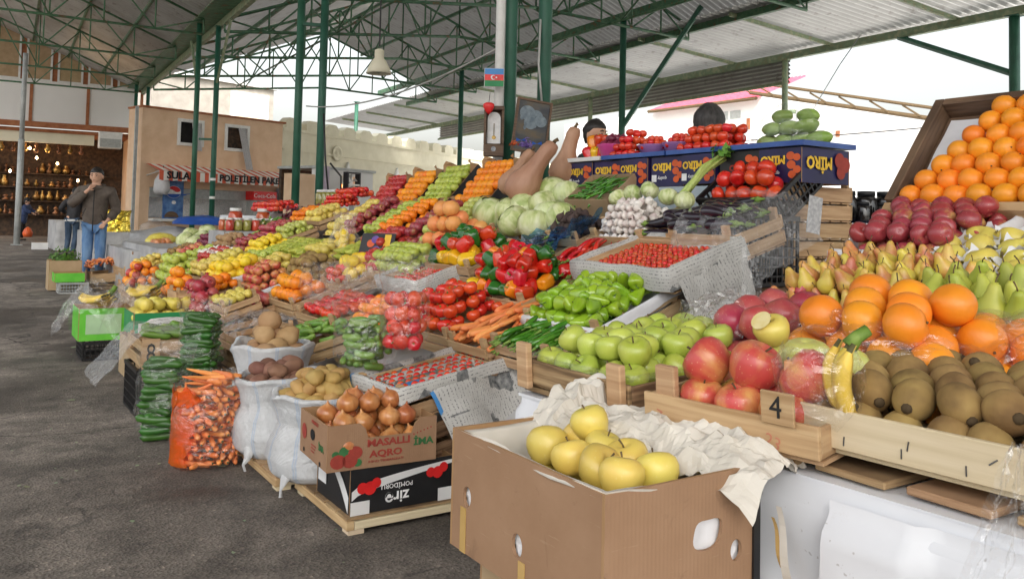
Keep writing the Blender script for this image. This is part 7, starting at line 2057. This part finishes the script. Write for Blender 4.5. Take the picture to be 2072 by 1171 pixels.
pile('kiwi', T, .50, .38, 2, 'fuzzy brown kiwi heaped in the new pale crate', 'kiwis in the new pale crate', 'face', -.058, .18, .85, 1.12, None, True, .68)
# bananas with a clear bag
p = at(1702, 752, 1.30)
bT = M.Translation(p + V((0, 0, -.02))) @ M.Rotation(R(-33), 4, 'Z') @ M.Rotation(R(82), 4, 'Y')
banana_bunch(bT @ M.Scale(.80, 4), 3, 'small bunch of green tipped bananas standing between the apples and kiwis')
film_bag(M.Translation(p + V((-.01, .035, -.085))), [(.03, 0), (.055, .03), (.06, .09), (.05, .12)], 'clear bag around the bananas between the apple and kiwi crates', 'clear_film', 28, .14, 81, (1, 1.2))
# sloping rack and the rows behind
rk = thing('display_rack', M.Translation((1.5, -.6, 0)), 'sloping board on legs under the pears and oranges of the fruit table', 'rack')
bm = bmesh.new(); v = [bm.verts.new(q) for q in ((0, 0, .79), (2.0, 0, 1.20), (2.0, 2.15, 1.20), (0, 2.15, .79), (0, 0, .77), (2.0, 0, 1.18), (2.0, 2.15, 1.18), (0, 2.15, .77))]
for q in ((0, 1, 2, 3), (7, 6, 5, 4), (0, 4, 5, 1), (1, 5, 6, 2), (2, 6, 7, 3), (3, 7, 4, 0)): bm.faces.new([v[i] for i in q])
obj('board', bm, 'old_wood', rk)
for y in (.05, 2.04):
    bm = bmesh.new(); box(bm, (1.92, y, 0), (1.98, y + .06, 1.16)); obj('leg', bm, 'old_wood', rk)


def rbin(px, py, t, w, d, key, n, fruit, where, tilt, mode='up', h=.09, drop=.05, mat='pale_wood', **kw):
    p = at(px, py, t); T = fr(p - UPZ * drop, tilt)
    if h: crate(T, w, d, h, 'wooden crate of ' + where, None, mat, 1, .0, .03)
    if key: pile(key, T, w - .02, d - .02, n, fruit + ' among the ' + where, where, mode, kw.get('z0', -.04), kw.get('jit', .2), kw.get('ins', .9), kw.get('sc', 1), None, True, kw.get('dz', .8))
    return T


T = rbin(1568, 672, 1.88, .36, .38, 'pomegranate', 3, 'dark red pomegranate', 'pomegranates behind the cut apple', 12, 'rand', 0, .09, sc=.88)
drape(T @ M.Translation((-.10, -.06, .08)) @ M.Rotation(R(30), 4, 'X'), .26, .28, lambda u, v: (.02 * nz((u * 4, v * 4, 1)), 0, .09 - .32 * (u - .5) ** 2 - .3 * (v - .5) ** 2 + .035 * nz((u * 5, v * 5, 6), 1.5)), 'clear_film', 'shiny clear bag lying over the pomegranates', 'plastic_bag', 'plastic bag', 30, 30)
T = rbin(1812, 700, 1.62, .48, .38, 'big_orange', 3, 'big bright orange', 'big oranges heaped behind the kiwis', 12, 'rand', 0, .06, jit=.12, dz=.78)
drape(T @ M.Translation((-.02, -.16, .07)) @ M.Rotation(R(50), 4, 'X'), .34, .20, lambda u, v: (.02 * nz((u * 4, v * 4, 1)), 0, .05 - .26 * (u - .5) ** 2 - .2 * (v - .5) ** 2 + .035 * nz((u * 5, v * 5, 16), 1.5)), 'clear_film', 'shiny clear bag lying over the big oranges', 'plastic_bag', 'plastic bag', 30, 26)
T = rbin(2020, 700, 1.62, .40, .30, 'orange', 2, 'bright orange', 'oranges under film at the table end', 10, 'rand', 0, .06, jit=.15, sc=1.05)
drape(T @ M.Translation((.0, -.02, .10)), .40, .30, lambda u, v: (0, 0, .03 * nz((u * 6, v * 5, 26), 1.5) + .02 - .15 * (v - .5) ** 2), 'clear_film', 'clear film over the oranges at the table end', 'plastic_film', 'plastic film', 30, 24)
T = rbin(1775, 566, 2.28, .52, .44, 'pear_blush', 3, 'yellow pear with red blush', 'blushed pears below the red apple crate', 16, 'stand', .10, .06, jit=.3, sc=1.0, dz=.9)
T = rbin(2000, 636, 1.90, .50, .40, 'pear_green', 3, 'long green pear', 'green pears below the wrapped quinces', 16, 'stand', .10, .06, jit=.25, sc=1.08, dz=.9)
T = rbin(1872, 448, 2.62, .42, .40, 'wine', 2, 'dark pink apple', 'dark pink apples under the orange pyramid', 20, 'rand', .10, .04, jit=.2, sc=.95)
lining(T @ M.Translation((0, 0, .004)), .41, .39, .05, .035, 'white_paper', 'white paper lining the crate of dark pink apples', 'paper_liner', 'paper', .012, 12, 3)
T = rbin(2040, 490, 2.28, .46, .40, 'quince', 1, 'yellow quince', 'quinces in white paper at the right', 20, 'up', .10, .05, jit=.12, ins=.9)
for i in range(20):
    x, y = (i % 5 - 2) * .09 + .04 * (i // 5 % 2), (i // 5 - 1.5) * .092
    drape(T @ M.Translation((x, y, .015)) @ M.Rotation(i * 1.3, 4, 'Z'), .085, .085, lambda u, v: (0, 0, .022 * ((u - .5) ** 2 + (v - .5) ** 2) * 4 - .015 + .016 * nz((u * 9, v * 9, i), 1.3)), 'white_paper', 'white tissue wrapped round a quince at the right', 'tissue_paper', 'paper', 8, 8, 'white tissues around the quinces')
# orange pyramid on its framed board
p = at(2048, 306, 2.75); T = fr(p, 50)
bt = thing('framed_board', T, 'dark framed tilted board with white paper behind the orange pyramid', 'display board')
for a, b in (((-.32, -.26, -.02), (-.285, .23, .06)), ((.32, -.26, -.02), (.355, .23, .06)), ((-.285, .20, -.02), (.32, .23, .06))):
    bm = bmesh.new(); box(bm, a, b, 0, None, .003); obj('frame_bar', bm, 'frame_wood', bt)
bm = bmesh.new(); box(bm, (-.285, -.26, -.025), (.32, .20, -.012)); obj('back_board', bm, 'frame_wood', bt)
bm = bmesh.new(); sheet(bm, 12, 12, lambda u, v: V((-.27 + .575 * u, -.25 + .43 * v, -.006 + .006 * nz((u * 4, v * 4, 1), 1)))); obj('paper_liner', bm, 'white_paper', bt, None, True)
bm = bmesh.new(); box(bm, (-.32, -.30, -.03), (.355, -.265, .05), 0, None, .003); obj('front_bar', bm, 'pale_wood', bt)
for r_ in range(7):
    for i in range(8):
        x = -.245 + .077 * i + .030 * r_; y = -.225 + .068 * r_
        if x > .36: continue
        spawn('orange', T @ M.Translation((x + rnd.uniform(-.004, .004), y, .034 + rnd.uniform(-.003, .003))) @ rot3(), 'orange in the pyramid on the framed board', 'oranges in the pyramid on the framed board', .98 * rnd.uniform(.95, 1.05))
crate(fr(V((p.x + .12, p.y - .0, p.z - .24)), 0), .60, .34, .22, 'old crate propping up the framed orange board', None, 'old_wood', 2, .02, 0)
jp = at(1700, 451, 5.6)
sh = thing('jar_shelf', M.Translation((jp.x, jp.y, 0)) @ M.Rotation(-YAW, 4, 'Z'), 'plain shelf of dark preserve jars behind the fruit table', 'shelf')
bm = bmesh.new(); box(bm, (-.1, -.12, jp.z - .035), (.55, .28, jp.z - .002)); obj('shelf_board', bm, 'blue_tarp', sh)
for a in (-.08, .49):
    for b in (-.1, .22):
        bm = bmesh.new(); box(bm, (a, b, 0), (a + .04, b + .04, jp.z - .036)); obj('leg', bm, 'old_wood', sh)
for k in range(2):
    for i in range(4): jar(sh.matrix_world @ V((.02 + .135 * i - .05 * k, .16 * k, jp.z + .001 + .085 * k)) if k == 0 else sh.matrix_world @ V((-.03 + .135 * i, .16, jp.z + .001)), 'dark_jar', 'dark preserve jar in the two rows behind the fruit table', 'dark preserve jars behind the fruit table', 1.0 if k == 0 else 1.55, 'card_black')
# hanging clear bag at the right end
drape(M.Translation(at(2075, 1085, .93)) @ M.Rotation(R(-52), 4, 'Z') @ M.Rotation(R(90), 4, 'X'), .16, .20, lambda u, v: ((u - .5) * -.13 * v, -.0, .012 * sin(u * 26) * (1 - .4 * v) + .006 * nz((u * 6, v * 4, 2), 1.5)), 'clear_film', 'long clear bag hanging from the right end of the kiwi crate', 'plastic_bag', 'plastic bag', 40, 16)

# ------------------------------------------------------------------ the big cardboard box of yellow apples
BX0, BX1, BY0, BY1, BZ0, BZ1 = .735, 1.035, .885, 1.305, .585, .785
under = carton(M.Translation(((BX0 + BX1) / 2 + .015, (BY0 + BY1) / 2 + .0, BZ0 - .006)), .24, .36, BZ0 - .01, 'pale cardboard box standing under the big yellow apple box', 'tan_card')
BT = M.Translation(((BX0 + BX1) / 2, (BY0 + BY1) / 2, BZ1))
W2, D2, H2 = BX1 - BX0, BY1 - BY0, BZ1 - BZ0
bx = carton(BT, W2, D2, H2, 'big plain cardboard box of yellow apples with white paper in its vent holes', 'cardboard', bottom=-.175, th=.006)


CUT = bmesh.new(); holes = []


def hole(face, cx, cz, rx, rz, heart=False):
    "vent hole cut through the wall, torn brown edge, white paper pressing against it from inside"
    Tf = M.Translation((-W2 / 2, 0, 0)) @ M.Rotation(-pi / 2, 4, 'Z') if face == 'aisle' else M.Translation((0, -D2 / 2, 0))
    k = 26; sh_ = [(cos(a) * rx * (1 if not heart else 1 - .16 * cos(2 * a + .5)), sin(a) * rz * (1 if not heart or sin(a) < 0 else .8 + .25 * abs(cos(a)))) for a in [2 * pi * i / k for i in range(k)]]
    f0 = [CUT.verts.new(Tf @ V((cx + x, -.02, cz + z))) for x, z in sh_]; f1 = [CUT.verts.new(Tf @ V((cx + x, .03, cz + z))) for x, z in sh_]
    CUT.faces.new(f0); CUT.faces.new(f1[::-1])
    for i in range(k): CUT.faces.new((f0[i], f1[i], f1[(i + 1) % k], f0[(i + 1) % k]))
    holes.append((Tf, cx, cz, rx, rz, heart))


hole('aisle', -.155, -.105, .013, .017); hole('aisle', .0, -.135, .0145, .018)
hole('camera', .045, -.085, .034, .024, True); hole('camera', -.012, -.155, .016, .015); hole('camera', .105, -.120, .012, .016)
bmesh.ops.recalc_face_normals(CUT, faces=CUT.faces)
cme = bpy.data.meshes.new('cutter'); CUT.to_mesh(cme); CUT.free(); co_ = bpy.data.objects.new('cutter', cme); COL.objects.link(co_)
body_ = [c_ for c_ in bx.children if c_.name.startswith('box_body')][0]
src = bpy.data.objects.new('source', body_.data); COL.objects.link(src); md = src.modifiers.new('b', 'BOOLEAN'); md.operation = 'DIFFERENCE'; md.object = co_; md.solver = 'EXACT'; md.use_self = True
dg = bpy.context.evaluated_depsgraph_get(); nm_ = bpy.data.meshes.new_from_object(src.evaluated_get(dg)); bpy.data.objects.remove(src); bpy.data.objects.remove(co_); body_.data = nm_
for Tf, cx, cz, rx, rz, heart in holes:
    bm = bmesh.new(); sheet(bm, 12, 12, lambda u, v: V((cx + (u - .5) * 2.6 * rx, .0095 + .0035 * nz((u * 4, v * 4, cx * 90), 1.3) + (.012 * max(0, v - .62) * (u < .5) if heart else 0), cz + (v - .5) * 2.6 * rz))); obj('paper_in_hole', bm, 'white_paper', bx, Tf, True)
for x, w_ in ((-.165, .018), (.015, .018)):
    bm = bmesh.new(); box(bm, (x - w_ / 2, -.001, -H2), (x + w_ / 2, 0, -H2 + (.075 if x < 0 else .045))); obj('tape_strip', bm, 'parcel_tape', bx, M.Translation((-W2 / 2 - .0004, 0, 0)) @ M.Rotation(-pi / 2, 4, 'Z'))
bm = bmesh.new(); box(bm, (W2 / 2 - .011, -D2 / 2 - .0045, -H2), (W2 / 2 + .003, -D2 / 2 - .0008, 0)); box(bm, (W2 / 2 + .0008, -D2 / 2 - .0008, -H2), (W2 / 2 + .003, D2 / 2, 0)); obj('black_edge', bm, 'card_black', bx)
pile('yellow_apple', BT @ M.Translation((-.008, -.02, 0)), .25, .34, 3, 'ripe yellow apple heaped in the big cardboard box', 'yellow apples in the big cardboard box', 'up', -.165, .25, .6, 1.08, None, True, .74)
for x, y in ((.03, .05),): spawn('yellow_apple', BT @ M.Translation((x, y, .02)) @ rot3(.6), 'ripe yellow apple topmost on the heap in the big cardboard box', None)
lining(BT @ M.Translation((0, 0, -.014)), W2 - .03, D2 - .03, .09, -.012, 'cream_paper', 'cream paper lining the big cardboard apple box', 'paper_liner', 'paper', .007, 14, 5)
drape(M.Translation((BX1 - .03, (BY0 + BY1) / 2 - .01, BZ1 + .012)) @ M.Rotation(R(-78), 4, 'Z'), .47, .17, lambda u, v: (.015 * nz((u * 5, v * 5, 3)), .02 * nz((u * 6, v * 3, 5)), .020 * nz((u * 6, v * 5, 1), 1.5) + .012 * nz((u * 17, v * 9, 2), 1.5) + .012 - .14 * max(0, .35 - v) + (.035 if u < .12 else 0) * v - .25 * max(0, u - .88)), 'cream_paper', 'crumpled cream paper spilling over the back of the apple box', 'wrapping_paper', 'paper', 60, 30, smooth=False)
# ------------------------------------------------------------------ people
def skinned(pts, edges, sub=2, root=0):
    "continuous surface grown round a skeleton: pts = [(x, y, z, rx, ry)]"
    me = bpy.data.meshes.new('grown'); me.from_pydata([p[:3] for p in pts], edges, [])
    o = bpy.data.objects.new('grown', me); COL.objects.link(o)
    o.modifiers.new('s', 'SKIN'); sv = me.skin_vertices[0].data
    for i, p in enumerate(pts): sv[i].radius = (p[3], p[4] if len(p) > 4 else p[3]); sv[i].use_root = i == root
    m_ = o.modifiers.new('u', 'SUBSURF'); m_.levels = m_.render_levels = sub
    return o


def freeze(o):
    dg = bpy.context.evaluated_depsgraph_get(); me = bpy.data.meshes.new_from_object(o.evaluated_get(dg)); bpy.data.objects.remove(o); return me


def grow(name, pts, edges, mat, parent, sub=2, wob=.006, sc=18):
    me = freeze(skinned(pts, edges, sub))
    for v in me.vertices: v.co += V((nz(v.co, sc, 1), nz(v.co, sc, 2), nz(v.co, sc, 3) * .4)) * wob
    me.materials.clear(); me.materials.append(MATS[mat]); me.polygons.foreach_set('use_smooth', [True] * len(me.polygons))
    return put(name, me, None, parent)


def head_pts(v):
    x, y, z = v
    k = 1 - .22 * max(0, -z - .15) - (.10 * max(0, -y) if z < 0 else 0)
    x *= k * .83; t_ = 1 + .22 * max(0, z) * (1 - max(0, z)) * 1.6; x *= t_; y *= t_
    if y < 0:
        y *= .92
        y -= .16 * math.exp(-(x / .13) ** 2) * max(0, 1 - abs(z + .12) / .26)       # nose
        y -= .06 * math.exp(-(x / .30) ** 2) * max(0, 1 - abs(z + .78) / .22)       # chin
        y -= .04 * max(0, 1 - abs(z - .18) / .14) * (abs(x) < .5)                    # brow
        y += .05 * math.exp(-((abs(x) - .30) / .14) ** 2) * max(0, 1 - abs(z - .02) / .14)  # eye sockets
        y -= .035 * math.exp(-(x / .2) ** 2) * max(0, 1 - abs(z + .50) / .09)
    else: y *= 1.08
    return V((x * .098, y * .098, z * .122))


def person(T, label, pose, clothes, hair='hair', hairline=.42, turn=0, hands=True, headz=1.60, lean=(0, 0), scale=1.0, beard=False):
    "pose gives elbows, wrists and feet; one continuous body, clothing and hair as children"
    T = T @ M.Scale(scale, 4)
    hx, hy = lean
    HT = M.Translation((hx, hy, headz)) @ M.Rotation(R(turn), 4, 'Z')
    sh_z = headz - .20
    le, lw, re_, rw = pose['le'], pose['lw'], pose['re'], pose['rw']
    lk, la, rk_, ra = pose['lk'], pose['la'], pose['rk'], pose['ra']
    P_ = [(0, 0, .92, .12, .10), (hx * .4, hy * .4, 1.15, .12, .09), (hx * .8, hy * .8, sh_z - .08, .14, .09), (hx, hy, sh_z + .06, .055, .055), (hx, hy - .005, headz - .03, .055, .06),
          (hx * .9 + .17, hy * .9, sh_z - .01, .055), (*le, .042), (*lw, .028), (hx * .9 - .17, hy * .9, sh_z - .01, .055), (*re_, .042), (*rw, .028),
          (.095, 0, .86, .08), (*lk, .055), (*la, .04), (la[0], la[1] - .13, .035, .035, .03), (-.095, 0, .86, .08), (*rk_, .055), (*ra, .04), (ra[0], ra[1] - .13, .035, .035, .03)]
    E_ = [(0, 1), (1, 2), (2, 3), (3, 4), (2, 5), (5, 6), (6, 7), (2, 8), (8, 9), (9, 10), (0, 11), (11, 12), (12, 13), (13, 14), (0, 15), (15, 16), (16, 17), (17, 18)]
    if hands:
        for w_, e_, s_, hd in ((lw, le, 1, pose.get('lh')), (rw, re_, -1, pose.get('rh'))):
            w_, e_ = V(w_), V(e_); d = (V(hd) - w_).normalized() if hd else (w_ - e_).normalized(); sd_ = d.cross(V((0, -1, .2))).normalized(); cl = d.cross(sd_).normalized()
            i0 = len(P_); base = 7 if s_ > 0 else 10
            c_ = w_ + d * .055; P_.append((*c_, .030, .018)); E_.append((base, i0))
            for q in range(4):
                f0 = w_ + d * .090 + sd_ * (.027 - .018 * q); ln = (.062, .070, .064, .050)[q]
                f1 = f0 + d * ln * .5 + cl * .012; f2 = f1 + d * ln * .4 + cl * .026
                n0 = len(P_); P_ += [(*f0, .0092), (*f1, .0085), (*f2, .007)]; E_ += [(i0, n0), (n0, n0 + 1), (n0 + 1, n0 + 2)]
            f0 = w_ + d * .04 + sd_ * .036; f1 = f0 + d * .035 + sd_ * .016 + cl * .01; n0 = len(P_); P_ += [(*f0, .011), (*f1, .009)]; E_ += [(i0, n0), (n0, n0 + 1)]
    sk = skinned(P_, E_, 1)
    me = freeze(sk)
    bm = bmesh.new(); bm.from_mesh(me); bpy.data.meshes.remove(me)
    rings = 22; prof = [(sin(pi * j / rings), -cos(pi * j / rings)) for j in range(rings + 1)]; prof[0] = (0, -1); prof[-1] = (0, 1)
    n0 = len(bm.verts); lathe(bm, prof, 28); bm.verts.ensure_lookup_table()
    for v in bm.verts[n0:]: v.co = HT @ head_pts(v.co)
    for s_ in (-1, 1):
        n1 = len(bm.verts); lathe(bm, [(0, -.032), (.012, -.025), (.016, 0), (.015, .02), (0, .034)], 10); bm.verts.ensure_lookup_table()
        for v in bm.verts[n1:]: v.co = HT @ (V((s_ * .089, .010, -.012)) + M.Rotation(s_ * .4, 3, 'Z') @ V((v.co.x * .5, v.co.y * 1.2, v.co.z)))
    me = bpy.data.meshes.new('body'); bm.to_mesh(me); bm.free()
    o = bpy.data.objects.new('body', me); COL.objects.link(o); r_ = o.modifiers.new('r', 'REMESH'); r_.mode = 'VOXEL'; r_.voxel_size = .0065; sm = o.modifiers.new('c', 'SMOOTH'); sm.iterations = 2; sm.factor = .4
    me = freeze(o); me.materials.clear(); me.materials.append(MATS['skin']); me.polygons.foreach_set('use_smooth', [True] * len(me.polygons))
    body = put('person', me, T); tag(body, label, 'person')
    # hair: a cap over the skull, lower behind than in front
    bm = bmesh.new(); lathe(bm, prof, 28)
    for v in bm.verts:
        a = v.co.y; lim = max(-.55, hairline if a < -.38 else hairline - (a + .38) * 1.5)
        q = head_pts(v.co)
        if v.co.z < lim - .02: q *= .9
        else: q *= 1.06 + .05 * nz(v.co, 7, 2) + rnd.uniform(0, .03) + .05 * max(0, v.co.z)
        v.co = HT @ (q + V((0, .004, .004)))
    obj('hair', bm, hair, body, None, True)
    for s_ in (-1, 1):
        bm = bmesh.new(); tube(bm, [(s_ * .014, -.099, .026), (s_ * .030, -.0985, .032), (s_ * .048, -.088, .024)], [.004, .0055, .003], 6); obj('eyebrow', bm, hair, body, HT)
        bm = bmesh.new(); lathe(bm, [(0, -.006), (.008, -.004), (.012, 0), (.008, .004), (0, .006)], 10); e_ = obj('eye', bm, 'eye_white', body, HT @ M.Translation((s_ * .031, -.0845, .004)), True)
        bm = bmesh.new(); lathe(bm, [(0, -.0062), (.0055, -.004), (.006, .004), (0, .0062)], 8); obj('iris', bm, 'black_ink', e_, M.Translation((0, -.0075, 0)), True)
    bm = bmesh.new(); tube(bm, [(-.024, -.090, -.062), (0, -.1025, -.060), (.024, -.090, -.062)], [.002, .005, .002], 6); obj('lips', bm, pm('lip', [(.34, .13, .10)], .5) if 'lip' not in MATS else 'lip', body, HT, True)
    if beard:
        pass
    # clothes
    top, legs_ = clothes['top'], clothes['legs']; k = clothes.get('bulk', 1.0)
    ex = lambda a, b, r: tuple(V(a).lerp(V(b), r))
    P2 = [(0, 0, clothes.get('hem', .86), .155 * k, .125 * k), (hx * .4, hy * .4, 1.05, .15 * k, .12 * k), (hx * .75, hy * .75, sh_z - .13, .165 * k, .125 * k), (hx * .95, hy * .95, sh_z + .0, .12 * k, .09 * k), (hx, hy + .005, sh_z + .075, .068, .072),
          (hx * .9 + .165 * k, hy * .9, sh_z - .02, .075 * k), (*le, .064 * k), (*ex(le, lw, .55), .058 * k), (*ex(le, lw, .93), .046 * k), (hx * .9 - .165 * k, hy * .9, sh_z - .02, .075 * k), (*re_, .064 * k), (*ex(re_, rw, .55), .058 * k), (*ex(re_, rw, .93), .046 * k)]
    grow('jacket', P2, [(0, 1), (1, 2), (2, 3), (3, 4), (3, 5), (5, 6), (6, 7), (7, 8), (3, 9), (9, 10), (10, 11), (11, 12)], top, body, 2, .012)
    P3 = [(0, 0, .93, .135, .115), (.085, 0, .86, .095), (*lk, .078), (*ex(lk, la, .8), .062), (la[0], la[1], la[2] + .0, .066), (-.085, 0, .86, .095), (*rk_, .078), (*ex(rk_, ra, .8), .062), (ra[0], ra[1], ra[2] + .0, .066)]
    grow('trousers', P3, [(0, 1), (1, 2), (2, 3), (3, 4), (0, 5), (5, 6), (6, 7), (7, 8)], legs_, body, 2, .008)
    for a in (la, ra):
        grow('shoe', [(a[0], a[1] + .04, .05, .042, .045), (a[0], a[1] - .07, .045, .045, .04), (a[0], a[1] - .17, .035, .038, .03)], [(0, 1), (1, 2)], 'shoe', body, 2, 0)
    return body, HT


def stand(px, py, t, face):
    "feet at the pixel, face = degrees turned from looking at the camera"
    p = at(px, py, t); p.z = 0
    return M.Translation(p) @ M.Rotation(math.atan2(p.x, p.y) * -1, 4, 'Z') @ M.Rotation(R(face), 4, 'Z')


LEGS = dict(lk=(.10, -.03, .48), la=(.105, .02, .08), rk=(-.10, -.02, .48), ra=(-.11, .03, .08))
b, HT = person(stand(186, 578, 12.95, -8), 'man in a brown quilted jacket and blue jeans with a hand at his mouth', dict(le=(.285, .06, 1.12), lw=(.19, -.15, .96), re=(-.31, -.12, 1.17), rw=(-.085, -.205, 1.385), rh=(-.02, -.16, 1.47), lh=(.14, -.17, .90), lk=(.09, -.03, .48), la=(.085, .02, .08), rk=(-.08, -.02, .48), ra=(-.10, -.0, .08)),
               dict(top='jacket_brown', legs='jeans', bulk=1.20, hem=.80), turn=-14, headz=1.605, scale=1.05)
bm = bmesh.new(); tube(bm, [(.0, -.188, .80), (.0, -.190, 1.0), (0, -.190, 1.20), (0, -.150, 1.40)], .008, 6); obj('zip', bm, 'black_ink', b, None, True)
bm = bmesh.new(); rg = tube(bm, [(cos(a) * .105, sin(a) * .105 + .01, 1.455 + .025 * sin(a)) for a in [2 * pi * i / 16 for i in range(17)]], .036, 8); obj('collar', bm, 'jacket_brown', b, None, True)
for s_, z in ((-1, 1.10), (1, 1.02)): bm = bmesh.new(); tube(bm, [(s_ * .10, -.192, z + .03), (s_ * .15, -.165, z - .08)], .006, 5); obj('pocket_zip', bm, 'black_ink', b)
b, HT = person(stand(143, 515, 21.4, 170), 'man seen from behind in a dark hooded jacket and dark jeans', dict(le=(.29, -.08, 1.15), lw=(.18, -.25, 1.05), re=(-.29, -.08, 1.15), rw=(-.2, -.25, 1.05), lk=(.08, -.05, .48), la=(.10, .03, .08), rk=(-.09, -.05, .48), ra=(-.06, .16, .10)),
               dict(top='jacket_black', legs='dark_jeans', bulk=1.12, hem=.82), hair='black_cloth', hairline=-.1, turn=12, headz=1.56, lean=(-.04, -.10), scale=1.03)
bm = bmesh.new(); lathe(bm, [(.125, -.10), (.135, 0), (.10, .09), (.04, .12)], 14); obj('hood', bm, 'jacket_black', b, M.Translation((-.04, .02, 1.42)) @ M.Rotation(.5, 4, 'X'), True)
bm = bmesh.new(); tube(bm, [(cos(a) * .162, sin(a) * .125, .87) for a in [2 * pi * i / 20 for i in range(21)]], .03, 6); obj('shirt_hem', bm, 'white_plastic', b, None, True)
b, HT = person(stand(42, 487, 31, 70), 'woman in a blue coat and dark headscarf bending over the far table', dict(le=(.20, -.22, 1.12), lw=(.14, -.42, 1.05), re=(-.20, -.20, 1.10), rw=(-.14, -.40, 1.02), **LEGS),
               dict(top='coat_blue', legs='black_cloth', bulk=1.25, hem=.58), hair='black_cloth', hairline=-.2, headz=1.46, lean=(0, -.16), scale=1.0)
p = at(56, 468, 30.6); o_ = bmesh.new(); lathe(o_, [(0, -.2), (.14, -.2), (.17, -.05), (.10, .1), (.02, .16), (0, .16)], 12); o = obj('carrier_bag', o_, 'print_orange', None, M.Translation(p), True); tag(o, 'orange carrier bag beside the blue coated woman', 'bag')
b, HT = person(M.Translation((0, 0, .22)) @ stand(1200, 560, 7.5, 62), 'black haired seller in profile behind the pepper stack and the pink bowl', dict(le=(.27, .02, 1.14), lw=(.22, -.14, .95), re=(-.27, .02, 1.14), rw=(-.22, -.14, .95), **LEGS),
               dict(top='jacket_black', legs='dark_jeans'), turn=-12, headz=1.60, scale=1.07)
bm = bmesh.new(); p = at(1200, 560, 7.5); box(bm, (p.x - .5, p.y - .5, 0), (p.x + .5, p.y + .5, .218)); o = obj('duckboard', bm, 'old_wood'); tag(o, 'low wooden step under the black haired seller', 'step')
b, HT = person(stand(1432, 560, 5.45, 165), 'grey haired seller seen from behind over the tomato pyramid', dict(le=(.27, -.02, 1.14), lw=(.2, -.2, 1.0), re=(-.27, -.02, 1.14), rw=(-.2, -.2, 1.0), **LEGS),
               dict(top='jacket_black', legs='dark_jeans'), hair='grey_hair', hairline=.1, turn=0, headz=1.60, scale=1.12)
